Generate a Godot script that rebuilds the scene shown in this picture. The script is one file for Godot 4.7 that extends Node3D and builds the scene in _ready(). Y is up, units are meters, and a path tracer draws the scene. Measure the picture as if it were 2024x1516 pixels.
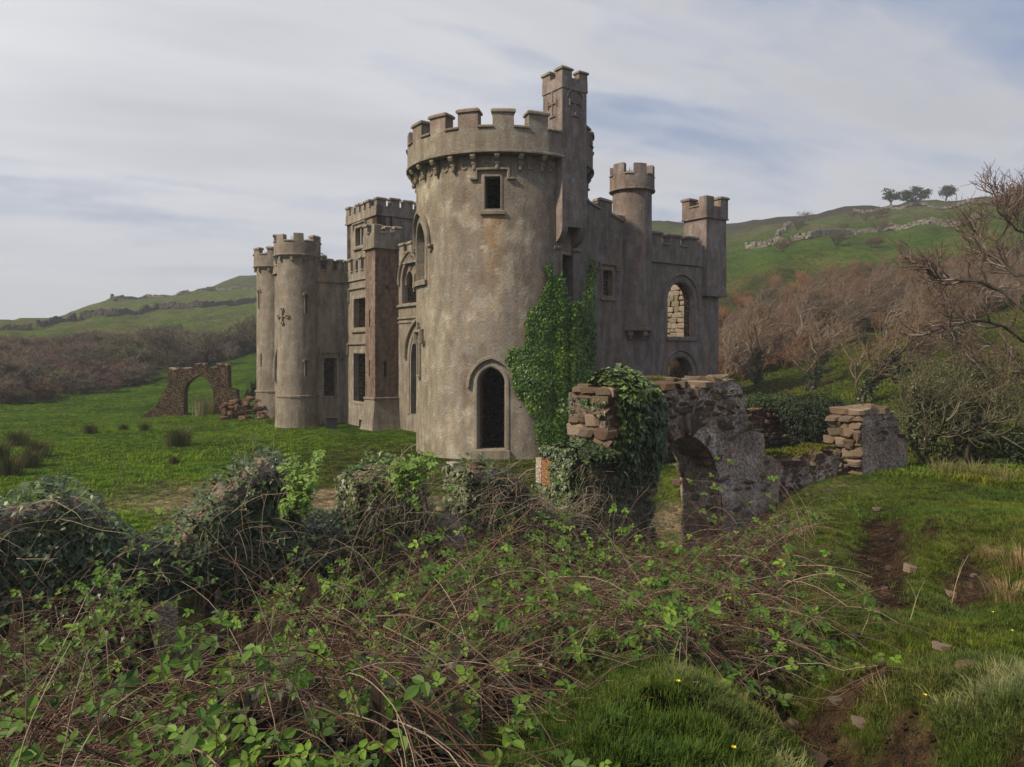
extends Node3D
# Ruined castle on a green hillside. Camera at the origin's height EYE, looking along -Z; x right, "depth" D = -z.
const FOC := 1500.0
const EYE := 3.7
const VS := 0.52

var rng := RandomNumberGenerator.new()
var nz := FastNoiseLite.new()
var nz2 := FastNoiseLite.new()
var taken := {}
var M := {}

# ---------------------------------------------------------------- mesh collector
class MB:
	var v := PackedVector3Array()
	var n := PackedVector3Array()
	var c := PackedColorArray()
	var uv := PackedVector2Array()
	var i := PackedInt32Array()
	var smooth := false
	var col := Color(1, 1, 1)
	func add(p: Vector3, nn: Vector3, cc: Color) -> int:
		v.append(p)
		n.append(nn)
		c.append(cc)
		return v.size() - 1
	func t3(a: int, b: int, d: int) -> void:
		i.append(a)
		i.append(b)
		i.append(d)
	func quad_i(a: int, b: int, d: int, e: int) -> void:
		i.append(a)
		i.append(b)
		i.append(d)
		i.append(a)
		i.append(d)
		i.append(e)
	func tri(a: Vector3, b: Vector3, d: Vector3) -> void:
		var nn := (d - a).cross(b - a).normalized()
		var k := v.size()
		add(a, nn, col)
		add(b, nn, col)
		add(d, nn, col)
		t3(k, k + 1, k + 2)
	func quad(a: Vector3, b: Vector3, d: Vector3, e: Vector3) -> void:
		var nn := (d - a).cross(b - e).normalized()
		var k := v.size()
		add(a, nn, col)
		add(b, nn, col)
		add(d, nn, col)
		add(e, nn, col)
		quad_i(k, k + 1, k + 2, k + 3)
	# eight corners: 0-3 bottom ring, 4-7 top ring
	func hexa(p: Array) -> void:
		quad(p[0], p[1], p[5], p[4])
		quad(p[1], p[2], p[6], p[5])
		quad(p[2], p[3], p[7], p[6])
		quad(p[3], p[0], p[4], p[7])
		quad(p[4], p[5], p[6], p[7])
		quad(p[3], p[2], p[1], p[0])
	func box(lo: Vector3, hi: Vector3) -> void:
		hexa([Vector3(lo.x, lo.y, hi.z), Vector3(hi.x, lo.y, hi.z), Vector3(hi.x, lo.y, lo.z), Vector3(lo.x, lo.y, lo.z),
			Vector3(lo.x, hi.y, hi.z), Vector3(hi.x, hi.y, hi.z), Vector3(hi.x, hi.y, lo.z), Vector3(lo.x, hi.y, lo.z)])
	func tube(pts: PackedVector3Array, r0: float, r1: float, sides: int, c0: Color, c1: Color) -> void:
		var m := pts.size()
		var up := Vector3(0.31, 0.87, 0.38)
		var base := v.size()
		for k in m:
			var d: Vector3 = (pts[mini(k + 1, m - 1)] - pts[maxi(k - 1, 0)]).normalized()
			var a := d.cross(up).normalized()
			var b := a.cross(d)
			var f := float(k) / float(m - 1)
			var r := lerpf(r0, r1, f)
			var cc := c0.lerp(c1, f)
			for s in sides:
				var g := TAU * s / sides
				var nn := a * cos(g) + b * sin(g)
				add(pts[k] + nn * r, nn, cc)
		for k in m - 1:
			for s in sides:
				var s2 := (s + 1) % sides
				quad_i(base + k * sides + s, base + k * sides + s2, base + (k + 1) * sides + s2, base + (k + 1) * sides + s)

func surf(mesh: ArrayMesh, mb: MB, m: Material) -> void:
	if mb.i.is_empty():
		return
	# wind every face to agree with its normals (clockwise seen from the front)
	var ix := mb.i
	for k in range(0, ix.size(), 3):
		var p := mb.v[ix[k]]
		if (mb.v[ix[k + 2]] - p).cross(mb.v[ix[k + 1]] - p).dot(mb.n[ix[k]] + mb.n[ix[k + 1]] + mb.n[ix[k + 2]]) < 0.0:
			var q := ix[k + 1]
			ix[k + 1] = ix[k + 2]
			ix[k + 2] = q
	mb.i = ix
	var a := []
	a.resize(Mesh.ARRAY_MAX)
	a[Mesh.ARRAY_VERTEX] = mb.v
	a[Mesh.ARRAY_NORMAL] = mb.n
	var cc := mb.c
	if m and m.has_meta("vs"):   # stored colours end at 1: tints above it are halved here and doubled in the material
		for k in cc.size(): cc[k] = cc[k] * VS
	a[Mesh.ARRAY_COLOR] = cc
	if mb.uv.size() == mb.v.size():
		a[Mesh.ARRAY_TEX_UV] = mb.uv
	a[Mesh.ARRAY_INDEX] = mb.i
	mesh.add_surface_from_arrays(Mesh.PRIMITIVE_TRIANGLES, a)
	mesh.surface_set_material(mesh.get_surface_count() - 1, m)

func mesh_of(mb: MB, m: Material) -> ArrayMesh:
	var mesh := ArrayMesh.new()
	surf(mesh, mb, m)
	return mesh

func numbered(called: String, parent: Node) -> String:
	var key := str(parent.get_instance_id()) + called
	if not taken.has(key):
		taken[key] = 0
		return called
	taken[key] += 1
	return "%s_%03d" % [called, taken[key]]

func put(called: String, mesh: Mesh, parent: Node3D = null, xf := Transform3D()) -> MeshInstance3D:
	var o := MeshInstance3D.new()
	var par: Node3D = parent if parent else self
	o.name = numbered(called, par)
	o.mesh = mesh
	o.transform = xf
	par.add_child(o, true)
	return o

func obj(called: String, mb: MB, m: Material, parent: Node3D = null) -> MeshInstance3D:
	return put(called, mesh_of(mb, m), parent)

func thing(called: String, label: String, category: String, group := "", xf := Transform3D()) -> Node3D:
	var o := Node3D.new()
	o.name = numbered(called, self)
	o.transform = xf
	add_child(o, true)
	tag(o, label, category, group)
	return o

func tag(o: Node3D, label: String, category := "", group := "", kind := "") -> void:
	if label: o.set_meta("label", label)
	if category: o.set_meta("category", category)
	if group: o.set_meta("group", group)
	if kind: o.set_meta("kind", kind)

func copy_of(o: Node3D, called: String, label: String, xf: Transform3D) -> Node3D:
	var r: Node3D = o.duplicate()
	r.name = numbered(called, self)
	add_child(r, true)
	r.transform = xf
	r.set_meta("label", label)
	return r

func multi(called: String, mesh: Mesh, xfs: Array, cols: Array, parent: Node3D = null) -> MultiMeshInstance3D:
	var mm := MultiMesh.new()
	mm.transform_format = MultiMesh.TRANSFORM_3D
	mm.use_colors = true
	mm.mesh = mesh
	mm.instance_count = xfs.size()
	for k in xfs.size():
		mm.set_instance_transform(k, xfs[k])
		mm.set_instance_color(k, cols[k])
	var o := MultiMeshInstance3D.new()
	o.multimesh = mm
	var par: Node3D = parent if parent else self
	o.name = numbered(called, par)
	par.add_child(o, true)
	o.set_meta("kind", "stuff")
	return o

func at(u: float, v: float, d: float) -> Vector3:
	return Vector3((u - 1012.0) / FOC * d, EYE + (700.0 - v) / FOC * d, -d)

func rr(a: float, b: float) -> float:
	return rng.randf_range(a, b)

func rv(s := 1.0) -> Vector3:
	return Vector3(rr(-s, s), rr(-s, s), rr(-s, s))

# ---------------------------------------------------------------- mapped surfaces (a flat or a round wall)
class Map:
	var cyl := false
	var o := Vector3.ZERO
	var sx := Vector3.RIGHT
	var nn := Vector3.BACK
	var r := 1.0
	var rough := 0.0
	var noise: FastNoiseLite
	func pt(s: float, h: float, d: float) -> Vector3:
		if rough > 0.0:
			d += (noise.get_noise_3d(s * 3.0, h * 3.0, d * 0.6) + 0.5 * noise.get_noise_3d(s * 9.0, h * 9.0, d)) * rough
		if cyl:
			var a := s / r
			return o + Vector3(sin(a) * (r - d), h, cos(a) * (r - d))
		return o + sx * s + Vector3(0, h, 0) - nn * d
	func nrm(s: float) -> Vector3:
		if cyl:
			return Vector3(sin(s / r), 0, cos(s / r))
		return nn
	func tan_(s: float) -> Vector3:
		if cyl:
			return Vector3(cos(s / r), 0, -sin(s / r))
		return sx

func flat_map(o: Vector3, sx: Vector3, nn: Vector3) -> Map:
	var m := Map.new()
	m.o = o
	m.sx = sx
	m.nn = nn
	return m

func round_map(o: Vector3, r: float) -> Map:
	var m := Map.new()
	m.cyl = true
	m.o = o
	m.r = r
	return m

func rect_poly(s0: float, s1: float, h0: float, h1: float) -> PackedVector2Array:
	return PackedVector2Array([Vector2(s0, h0), Vector2(s1, h0), Vector2(s1, h1), Vector2(s0, h1)])

# opening with two-centred pointed head (rise > half width) or round head (rise = half width)
func arch_poly(sc: float, w: float, h0: float, spring: float, apex: float, seg := 7) -> PackedVector2Array:
	var a := w * 0.5
	var rise := apex - spring
	var R := (a * a + rise * rise) / (2.0 * a)
	var out := PackedVector2Array([Vector2(sc - a, h0), Vector2(sc + a, h0)])
	var full := asin(clampf(rise / R, -1, 1))
	if R < a: full = PI - full
	for k in seg + 1:
		var g := full * k / seg
		out.append(Vector2(sc + a - R + R * cos(g), spring + R * sin(g)))
	for k in range(seg - 1, -1, -1):
		var g := full * k / seg
		out.append(Vector2(sc - a + R - R * cos(g), spring + R * sin(g)))
	return out

# only the curved part, left to right, moved outwards by off
func arch_path(sc: float, w: float, spring: float, apex: float, off: float, drop := 0.0, seg := 9) -> PackedVector2Array:
	var p := arch_poly(sc, w + off * 2.0, 0, spring, apex + off * 1.15, seg)
	var out := PackedVector2Array()
	for k in range(p.size() - 1, 1, -1):
		out.append(p[k])
	if drop > 0:
		out.insert(0, out[0] - Vector2(0, drop))
		out.append(out[out.size() - 1] - Vector2(0, drop))
	return out

var tint_fn := 0   # which weathering the wall builder applies
func wall_tint(p: Vector3, s: float, h: float) -> Color:
	var a := nz.get_noise_3d(p.x * 0.9, p.y * 0.5, p.z * 0.9)
	var b := nz2.get_noise_3d(p.x * 4.1, p.y * 3.2, p.z * 4.1)
	var k := 1.0 + a * 0.24 + b * 0.13
	var c := Color(k, k * (1.0 + a * 0.03), k * (1.0 + a * 0.06 - b * 0.03))
	if tint_fn == 1:   # corner tower: ochre run under the upper window, pale salts on the right, grey-green on the left
		var phi := rad_to_deg(s / 3.2) + 34.8
		var run := exp(-pow((phi + 3.0) / 6.0, 2)) * smoothstep(4.6, 8.5, h) * (1.0 - smoothstep(8.5, 8.7, h)) * (0.55 + 0.9 * b + 0.5)
		c = c.lerp(Color(1.32, 0.98, 0.62), clampf(run * 0.75, 0, 0.8))
		var e := nz2.get_noise_3d(p.x * 1.3 + 40, p.y * 1.3, p.z * 1.3)
		var zone := 0.0
		for q in [[8.0, 6.3, 12.0, 0.9], [17.0, 4.7, 10.0, 0.9], [-20.0, 1.0, 13.0, 0.9], [17.0, 1.0, 8.0, 0.9], [-8.0, 5.2, 8.0, 0.7], [14.0, 7.6, 8.0, 0.6], [-34.0, 0.6, 10.0, 0.7]]:
			zone = maxf(zone, exp(-pow((phi - q[0]) / q[2], 2) - pow((h - q[1]) / q[3], 2)))
		var salt := smoothstep(0.0, 0.14, e * 0.6 + b * 0.7 + zone * 0.34 - 0.24)
		c = c.lerp(Color(1.62, 1.64, 1.62), clampf(salt, 0, 1) * 0.62)
		if Vector2((phi + 8.7) * 0.056, h - 7.33).length() < 0.12: c = Color(1.85, 1.85, 1.8)
		var pit := smoothstep(0.16, 0.4, nz2.get_noise_3d(p.x * 2.1, p.y * 1.6 + 90, p.z * 2.1)) * exp(-pow((phi + 28.0) / 16.0, 2)) * smoothstep(2.0, 2.6, h) * (1.0 - smoothstep(4.0, 4.6, h))
		c = c.lerp(Color(0.62, 0.55, 0.55), pit * 0.8)
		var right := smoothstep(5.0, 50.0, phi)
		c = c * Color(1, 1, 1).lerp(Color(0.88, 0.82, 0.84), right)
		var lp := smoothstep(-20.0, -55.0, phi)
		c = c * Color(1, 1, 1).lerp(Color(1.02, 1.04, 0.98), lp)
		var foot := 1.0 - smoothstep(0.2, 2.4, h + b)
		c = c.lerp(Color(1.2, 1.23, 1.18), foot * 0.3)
	elif tint_fn == 4:   # garden wall: flaking purple render, pale lichen
		var w := smoothstep(0.12, 0.34, nz2.get_noise_2d(s * 3.1, h * 3.1) + b * 0.4)
		var dk := smoothstep(0.05, 0.35, nz2.get_noise_2d(s * 2.2 + 60, h * 2.2))
		c = c * Color(1.0, 0.98, 0.97)
		c = c.lerp(Color(1.75, 1.72, 1.65), w * 0.75)
		c = c.lerp(Color(0.70, 0.58, 0.50), dk * 0.6)
	elif tint_fn == 2:   # purple-brown side wall with damp runs
		var run := smoothstep(0.1, 0.5, nz.get_noise_2d(s * 2.2, h * 0.25 + 70)) 
		c = c * Color(0.97, 0.93, 0.94)
		c = c.lerp(Color(1.35, 1.05, 0.72), run * 0.35)
		var w := smoothstep(0.25, 0.5, nz2.get_noise_2d(s * 1.7 + 30, h * 0.7))
		c = c.lerp(Color(1.6, 1.6, 1.6), w * 0.35)
	elif tint_fn == 3:   # pebble-dashed buttress, salts under the parapet
		var w := smoothstep(0.05, 0.4, nz2.get_noise_2d(s * 2.2, h * 0.7)) * smoothstep(5.0, 7.5, h)
		c = c * Color(0.97, 0.91, 0.88)
		c = c.lerp(Color(1.9, 1.85, 1.8), w * 0.55)
	return Color(clampf(c.r, 0.1, 2.2), clampf(c.g, 0.1, 2.2), clampf(c.b, 0.1, 2.2))

func breaks(a: float, b: float, step: float, extra: Array) -> Array:
	var cnt := maxi(1, int(ceil((b - a) / step)))
	var out := []
	for k in cnt + 1:
		out.append(a + (b - a) * k / cnt)
	for e in extra:
		if e > a + 0.01 and e < b - 0.01:
			out.append(e)
	out.sort()
	var res := [out[0]]
	for k in range(1, out.size()):
		if out[k] - res[-1] > 0.004:
			res.append(out[k])
	return res

# sheet of wall between s0..s1, h0..h1 at depth d, with openings cut out; top(s) may cut the top edge
func sheet(mb: MB, m: Map, s0: float, s1: float, h0: float, h1: float, holes: Array, d: float, step: float, flip := false) -> void:
	var ex := []
	var exh := []
	var hb := []
	for hp in holes:
		var r := Rect2(hp[0], Vector2.ZERO)
		for q in hp:
			r = r.expand(q)
		hb.append(r)
		ex.append(r.get_center().x)
		exh.append(r.get_center().y)
	var ss := breaks(s0, s1, step, ex)
	var hs := breaks(h0, h1, step, exh)
	var sgn := -1.0 if flip else 1.0
	# shared grid
	var base := mb.v.size()
	var W := ss.size()
	for y in hs.size():
		for x in W:
			var p := m.pt(ss[x], hs[y], d)
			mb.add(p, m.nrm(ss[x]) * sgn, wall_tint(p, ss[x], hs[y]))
	for y in hs.size() - 1:
		for x in W - 1:
			var cell := Rect2(ss[x], hs[y], ss[x + 1] - ss[x], hs[y + 1] - hs[y])
			var polys := []
			var cut := false
			for k in holes.size():
				if hb[k].intersects(cell):
					if not cut:
						polys = [rect_poly(ss[x], ss[x + 1], hs[y], hs[y + 1])]
						cut = true
					var nxt := []
					for q in polys:
						for w in Geometry2D.clip_polygons(q, holes[k]):
							if not Geometry2D.is_polygon_clockwise(w):
								nxt.append(w)
					polys = nxt
			if not cut:
				var a := base + y * W + x
				mb.quad_i(a, a + W, a + W + 1, a + 1)
			else:
				for q in polys:
					var idx := Geometry2D.triangulate_polygon(q)
					var b0 := mb.v.size()
					for w in q:
						var p := m.pt(w.x, w.y, d)
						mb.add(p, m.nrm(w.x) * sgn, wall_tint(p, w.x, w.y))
					for k in range(0, idx.size(), 3):
						mb.t3(b0 + idx[k], b0 + idx[k + 1], b0 + idx[k + 2])

# the thickness of an opening
func reveal(mb: MB, m: Map, poly: PackedVector2Array, d0: float, d1: float) -> void:
	for k in poly.size():
		var a := poly[k]
		var b := poly[(k + 1) % poly.size()]
		var cnt := maxi(1, int((b - a).length() / 0.45))
		for j in cnt:
			var p := a.lerp(b, float(j) / cnt)
			var q := a.lerp(b, float(j + 1) / cnt)
			mb.col = wall_tint(m.pt(p.x, p.y, d0), p.x, p.y)
			mb.quad(m.pt(p.x, p.y, d0), m.pt(q.x, q.y, d0), m.pt(q.x, q.y, d1), m.pt(p.x, p.y, d1))

# moulding that follows a path in the wall's own plane: a bevelled bar standing proud of it
func strip(mb: MB, m: Map, path: PackedVector2Array, w: float, proud: float, closed := false, back := 0.03) -> void:
	var pts := PackedVector2Array()
	var cnt := path.size() if closed else path.size() - 1
	for k in cnt:
		var a := path[k]
		var b := path[(k + 1) % path.size()]
		var sub := maxi(1, int((b - a).length() / 0.4)) if m.cyl else 1
		for j in sub:
			pts.append(a.lerp(b, float(j) / sub))
	if not closed: pts.append(path[path.size() - 1])
	var np := pts.size()
	var prof := [Vector2(-0.5, -back), Vector2(-0.5, proud * 0.55), Vector2(-0.32, proud), Vector2(0.32, proud), Vector2(0.5, proud * 0.55), Vector2(0.5, -back)]
	var ring := []
	for k in np:
		var pa: Vector2 = pts[(k - 1 + np) % np] if closed or k > 0 else pts[k]
		var pb: Vector2 = pts[(k + 1) % np] if closed or k < np - 1 else pts[k]
		var t1 := (pts[k] - pa).normalized() if pa != pts[k] else (pb - pts[k]).normalized()
		var t2 := (pb - pts[k]).normalized() if pb != pts[k] else t1
		var t := (t1 + t2).normalized()
		var nn := Vector2(-t.y, t.x)
		var mit: float = 1.0 / maxf(0.45, nn.dot(Vector2(-t1.y, t1.x)))
		var row := []
		for q in prof:
			var e: Vector2 = pts[k] + nn * q.x * w * mit
			row.append(m.pt(e.x, e.y, -q.y))
		ring.append(row)
	for k in (np if closed else np - 1):
		var r0: Array = ring[k]
		var r1: Array = ring[(k + 1) % np]
		var pc: Vector2 = pts[k]
		mb.col = wall_tint(r0[2], pc.x, pc.y)
		for j in prof.size() - 1:
			mb.quad(r0[j], r1[j], r1[j + 1], r0[j + 1])
	if not closed:
		for e in [0, np - 1]:
			var r: Array = ring[e]
			mb.quad(r[0], r[1], r[4], r[5])
			mb.quad(r[1], r[2], r[3], r[4])

# block on the wall between s0..s1, h0..h1, from depth d0 (outer) to d1, following the curve; top bevelled by bev
func block(mb: MB, m: Map, s0: float, s1: float, h0: float, h1: float, d0: float, d1: float, bev := 0.0, slope := 0.0) -> void:
	var cnt := maxi(1, int(ceil((s1 - s0) / 0.35))) if m.cyl else maxi(1, int((s1 - s0) / 1.2))
	for k in cnt:
		var a := lerpf(s0, s1, float(k) / cnt)
		var b := lerpf(s0, s1, float(k + 1) / cnt)
		var a2 := a + (bev if k == 0 else 0.0)
		var b2 := b - (bev if k == cnt - 1 else 0.0)
		var ha := slope * float(k) / cnt
		var hb := slope * float(k + 1) / cnt
		mb.col = wall_tint(m.pt(a, h1, d0), a, h1)
		var hm := h1 - bev
		var p := [m.pt(a, h0 + ha, d0), m.pt(b, h0 + hb, d0), m.pt(b, h0 + hb, d1), m.pt(a, h0 + ha, d1),
			m.pt(a, hm + ha, d0), m.pt(b, hm + hb, d0), m.pt(b, hm + hb, d1), m.pt(a, hm + ha, d1)]
		mb.quad(p[0], p[1], p[5], p[4])
		mb.quad(p[3], p[2], p[6], p[7])
		mb.quad(p[3], p[2], p[1], p[0])
		if k == 0: mb.quad(p[3], p[0], p[4], p[7])
		if k == cnt - 1: mb.quad(p[1], p[2], p[6], p[5])
		if bev > 0.0:
			var q := [m.pt(a2, h1 + ha, d0 + bev), m.pt(b2, h1 + hb, d0 + bev), m.pt(b2, h1 + hb, d1 - bev), m.pt(a2, h1 + ha, d1 - bev)]
			mb.quad(p[4], p[5], q[1], q[0])
			mb.quad(p[7], p[6], q[2], q[3])
			if k == 0: mb.quad(p[7], p[4], q[0], q[3])
			if k == cnt - 1: mb.quad(p[5], p[6], q[2], q[1])
			mb.quad(q[0], q[1], q[2], q[3])
		else:
			mb.quad(p[4], p[5], p[6], p[7])

# one merlon: body and weathered coping
func merlon(m: Map, sc: float, w: float, h0: float, h1: float, d0: float, d1: float, parent: Node3D, mat: Material, cap := true) -> void:
	var mb := MB.new()
	var dy := rr(-0.035, 0.025)
	if cap and rng.randf() < 0.10:
		cap = false
		dy -= 0.10
	var a := sc - w * 0.5
	var b := sc + w * 0.5
	if cap:
		block(mb, m, a, b, h0, h1 - 0.13 + dy, d0, d1, 0.0)
		block(mb, m, a - 0.055, b + 0.055, h1 - 0.13 + dy, h1 + dy, d0 - 0.06, d1 + 0.06, 0.055)
	else:
		block(mb, m, a, b, h0, h1 + dy, d0, d1, 0.03)
	obj("merlon", mb, mat, parent)

func hood_rect(mb: MB, m: Map, sc: float, w: float, top: float, drop: float, ear: float, th: float, proud: float) -> void:
	var a := w * 0.5
	var p := PackedVector2Array([Vector2(sc - a - ear, top - drop), Vector2(sc - a, top - drop), Vector2(sc - a, top), Vector2(sc + a, top), Vector2(sc + a, top - drop), Vector2(sc + a + ear, top - drop)])
	if ear <= 0.0: p = PackedVector2Array([p[1], p[2], p[3], p[4]])
	strip(mb, m, p, th, proud)

func _ready() -> void:
	# ---- camera, sky, sun, exposure
	var cam := Camera3D.new()
	cam.name = "camera"
	cam.projection = Camera3D.PROJECTION_FRUSTUM
	cam.near = 0.05
	cam.far = 4000.0
	cam.size = 2.0 * 0.05 * 758.0 / FOC
	cam.frustum_offset = Vector2(0, -58.0 / FOC * 0.05)
	cam.position = Vector3(0, EYE, 0)
	cam.current = true
	add_child(cam)
	rng.seed = 4711
	nz.seed = 11
	nz.frequency = 0.28
	nz.fractal_octaves = 4
	nz2.seed = 23
	nz2.frequency = 0.33
	nz2.fractal_octaves = 3
	var we := WorldEnvironment.new()
	we.name = "world_environment"
	var env := Environment.new()
	env.background_mode = Environment.BG_SKY
	var sky := Sky.new()
	var pano := PanoramaSkyMaterial.new()
	pano.panorama = sky_picture()
	sky.sky_material = pano
	env.sky = sky
	env.background_energy_multiplier = 1.5
	env.tonemap_mode = Environment.TONE_MAPPER_LINEAR
	env.tonemap_exposure = 1.0
	env.sdfgi_enabled = true
	env.ssao_enabled = true
	env.ssil_enabled = true
	env.fog_enabled = true
	env.fog_density = 0.0008
	env.fog_light_color = Color(0.80, 0.82, 0.86)
	we.environment = env
	add_child(we)
	var sun := DirectionalLight3D.new()
	sun.name = "sun"
	sun.light_energy = 1.55
	sun.light_color = Color(1.0, 0.93, 0.82)
	sun.light_angular_distance = 3.0
	sun.shadow_enabled = true
	var sd := Vector3(0.82, -0.85, -0.52)   # travels right, down and away: shadows fall to the right
	sun.look_at_from_position(Vector3.ZERO, sd, Vector3.UP)
	add_child(sun)
	materials()
	var t0 := Time.get_ticks_msec()
	terrain()
	print("terrain ", Time.get_ticks_msec() - t0)
	castle()
	print("castle ", Time.get_ticks_msec() - t0)
	ruins()
	print("ruins ", Time.get_ticks_msec() - t0)
	hills()
	print("hills ", Time.get_ticks_msec() - t0)
	plants()
	print("plants ", Time.get_ticks_msec() - t0)
	foreground()
	print("foreground ", Time.get_ticks_msec() - t0)

# thin drifting cloud over pale blue; computed air and cloud only
func sky_picture() -> ImageTexture:
	var W := 2048
	var H := 1024
	var im := Image.create(W, H, false, Image.FORMAT_RGBAF)
	var a := FastNoiseLite.new()
	a.seed = 5
	a.frequency = 1.0
	a.fractal_octaves = 5
	a.fractal_gain = 0.5
	var b := FastNoiseLite.new()
	b.seed = 9
	b.frequency = 1.0
	b.fractal_octaves = 4
	var low := Color(0.31, 0.325, 0.355)
	for y in H:
		var el := (0.5 - (y + 0.5) / H) * PI
		if el < -0.02:
			for x in W: im.set_pixel(x, y, Color(0.10, 0.105, 0.09))
			continue
		var sy := sin(el)
		var cy := cos(el)
		# clouds lie in a flat layer: project the direction on it
		for x in W:
			var az := (x + 0.5) / W * TAU
			# the first column looks along -Z
			var right := sin(az)            # +1 to the right of the view
			var k := 1.0 / (sy + 0.16)
			var px := sin(az - PI) * cy * k
			var pz := cos(az - PI) * cy * k
			# wisps drawn out along the wind
			var qx := px * 0.92 + pz * 0.38
			var qz := -px * 0.38 + pz * 0.92
			var w1 := a.get_noise_2d(qx * 0.45 + 3.0, qz * 1.5)
			var w2 := b.get_noise_2d(qx * 1.2 + 9.0, qz * 4.2 + w1 * 1.4)
			var big := b.get_noise_2d(px * 0.30 + 31.0, pz * 0.42)
			var w3 := b.get_noise_2d(qx * 4.5 + w2 * 2.0, qz * 9.0)
			var cover := clampf(0.72 + 0.85 * w1 + 0.30 * w2 + 0.14 * w3 + 0.5 * big - 0.90 * right * smoothstep(0.12, 0.40, sy) + 0.08, 0.0, 1.0)
			cover = cover * cover * (3.0 - 2.0 * cover)
			var hz := exp(-sy * 7.0)
			var blue := Color(0.15, 0.21, 0.335).lerp(Color(0.41, 0.425, 0.455), clampf(hz * 1.6, 0, 1))
			var dull := 1.0 - 0.16 * right
			var thick := clampf(0.5 + 0.9 * w1 + 0.5 * big, 0, 1)
			var wht := Color(0.55, 0.55, 0.56).lerp(Color(0.345, 0.35, 0.38), thick * 0.8)
			wht = wht.lerp(Color(0.40, 0.41, 0.435), clampf(hz * 1.3, 0, 1)) * dull
			var c := blue.lerp(wht, cover * 0.92)
			im.set_pixel(x, y, c)
	return ImageTexture.create_from_image(im)

# ---------------------------------------------------------------- materials
func noise_img(size: int, sd: int, freq: float, oct: int, kind := FastNoiseLite.TYPE_SIMPLEX_SMOOTH, ret := FastNoiseLite.RETURN_DISTANCE) -> PackedByteArray:
	var f := FastNoiseLite.new()
	f.seed = sd
	f.noise_type = kind
	f.frequency = freq
	f.fractal_octaves = oct
	f.fractal_gain = 0.55
	f.cellular_return_type = ret
	var im := f.get_seamless_image(size, size)
	im.convert(Image.FORMAT_L8)
	return im.get_data()

func std(tex: Texture2D, scale: Vector3, rough := 0.95, tint := Color(1, 1, 1)) -> StandardMaterial3D:
	var m := StandardMaterial3D.new()
	m.albedo_color = tint
	m.roughness = rough
	m.metallic_specular = 0.3
	m.vertex_color_use_as_albedo = true
	m.cull_mode = BaseMaterial3D.CULL_DISABLED
	if tex:
		m.albedo_texture = tex
		m.uv1_triplanar = true
		m.uv1_triplanar_sharpness = 6.0
		m.uv1_scale = scale
	return m

func tex_from(size: int, px: PackedByteArray, ch := 3) -> ImageTexture:
	return ImageTexture.create_from_image(Image.create_from_data(size, size, false, Image.FORMAT_RGB8 if ch == 3 else Image.FORMAT_L8, px))

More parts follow.
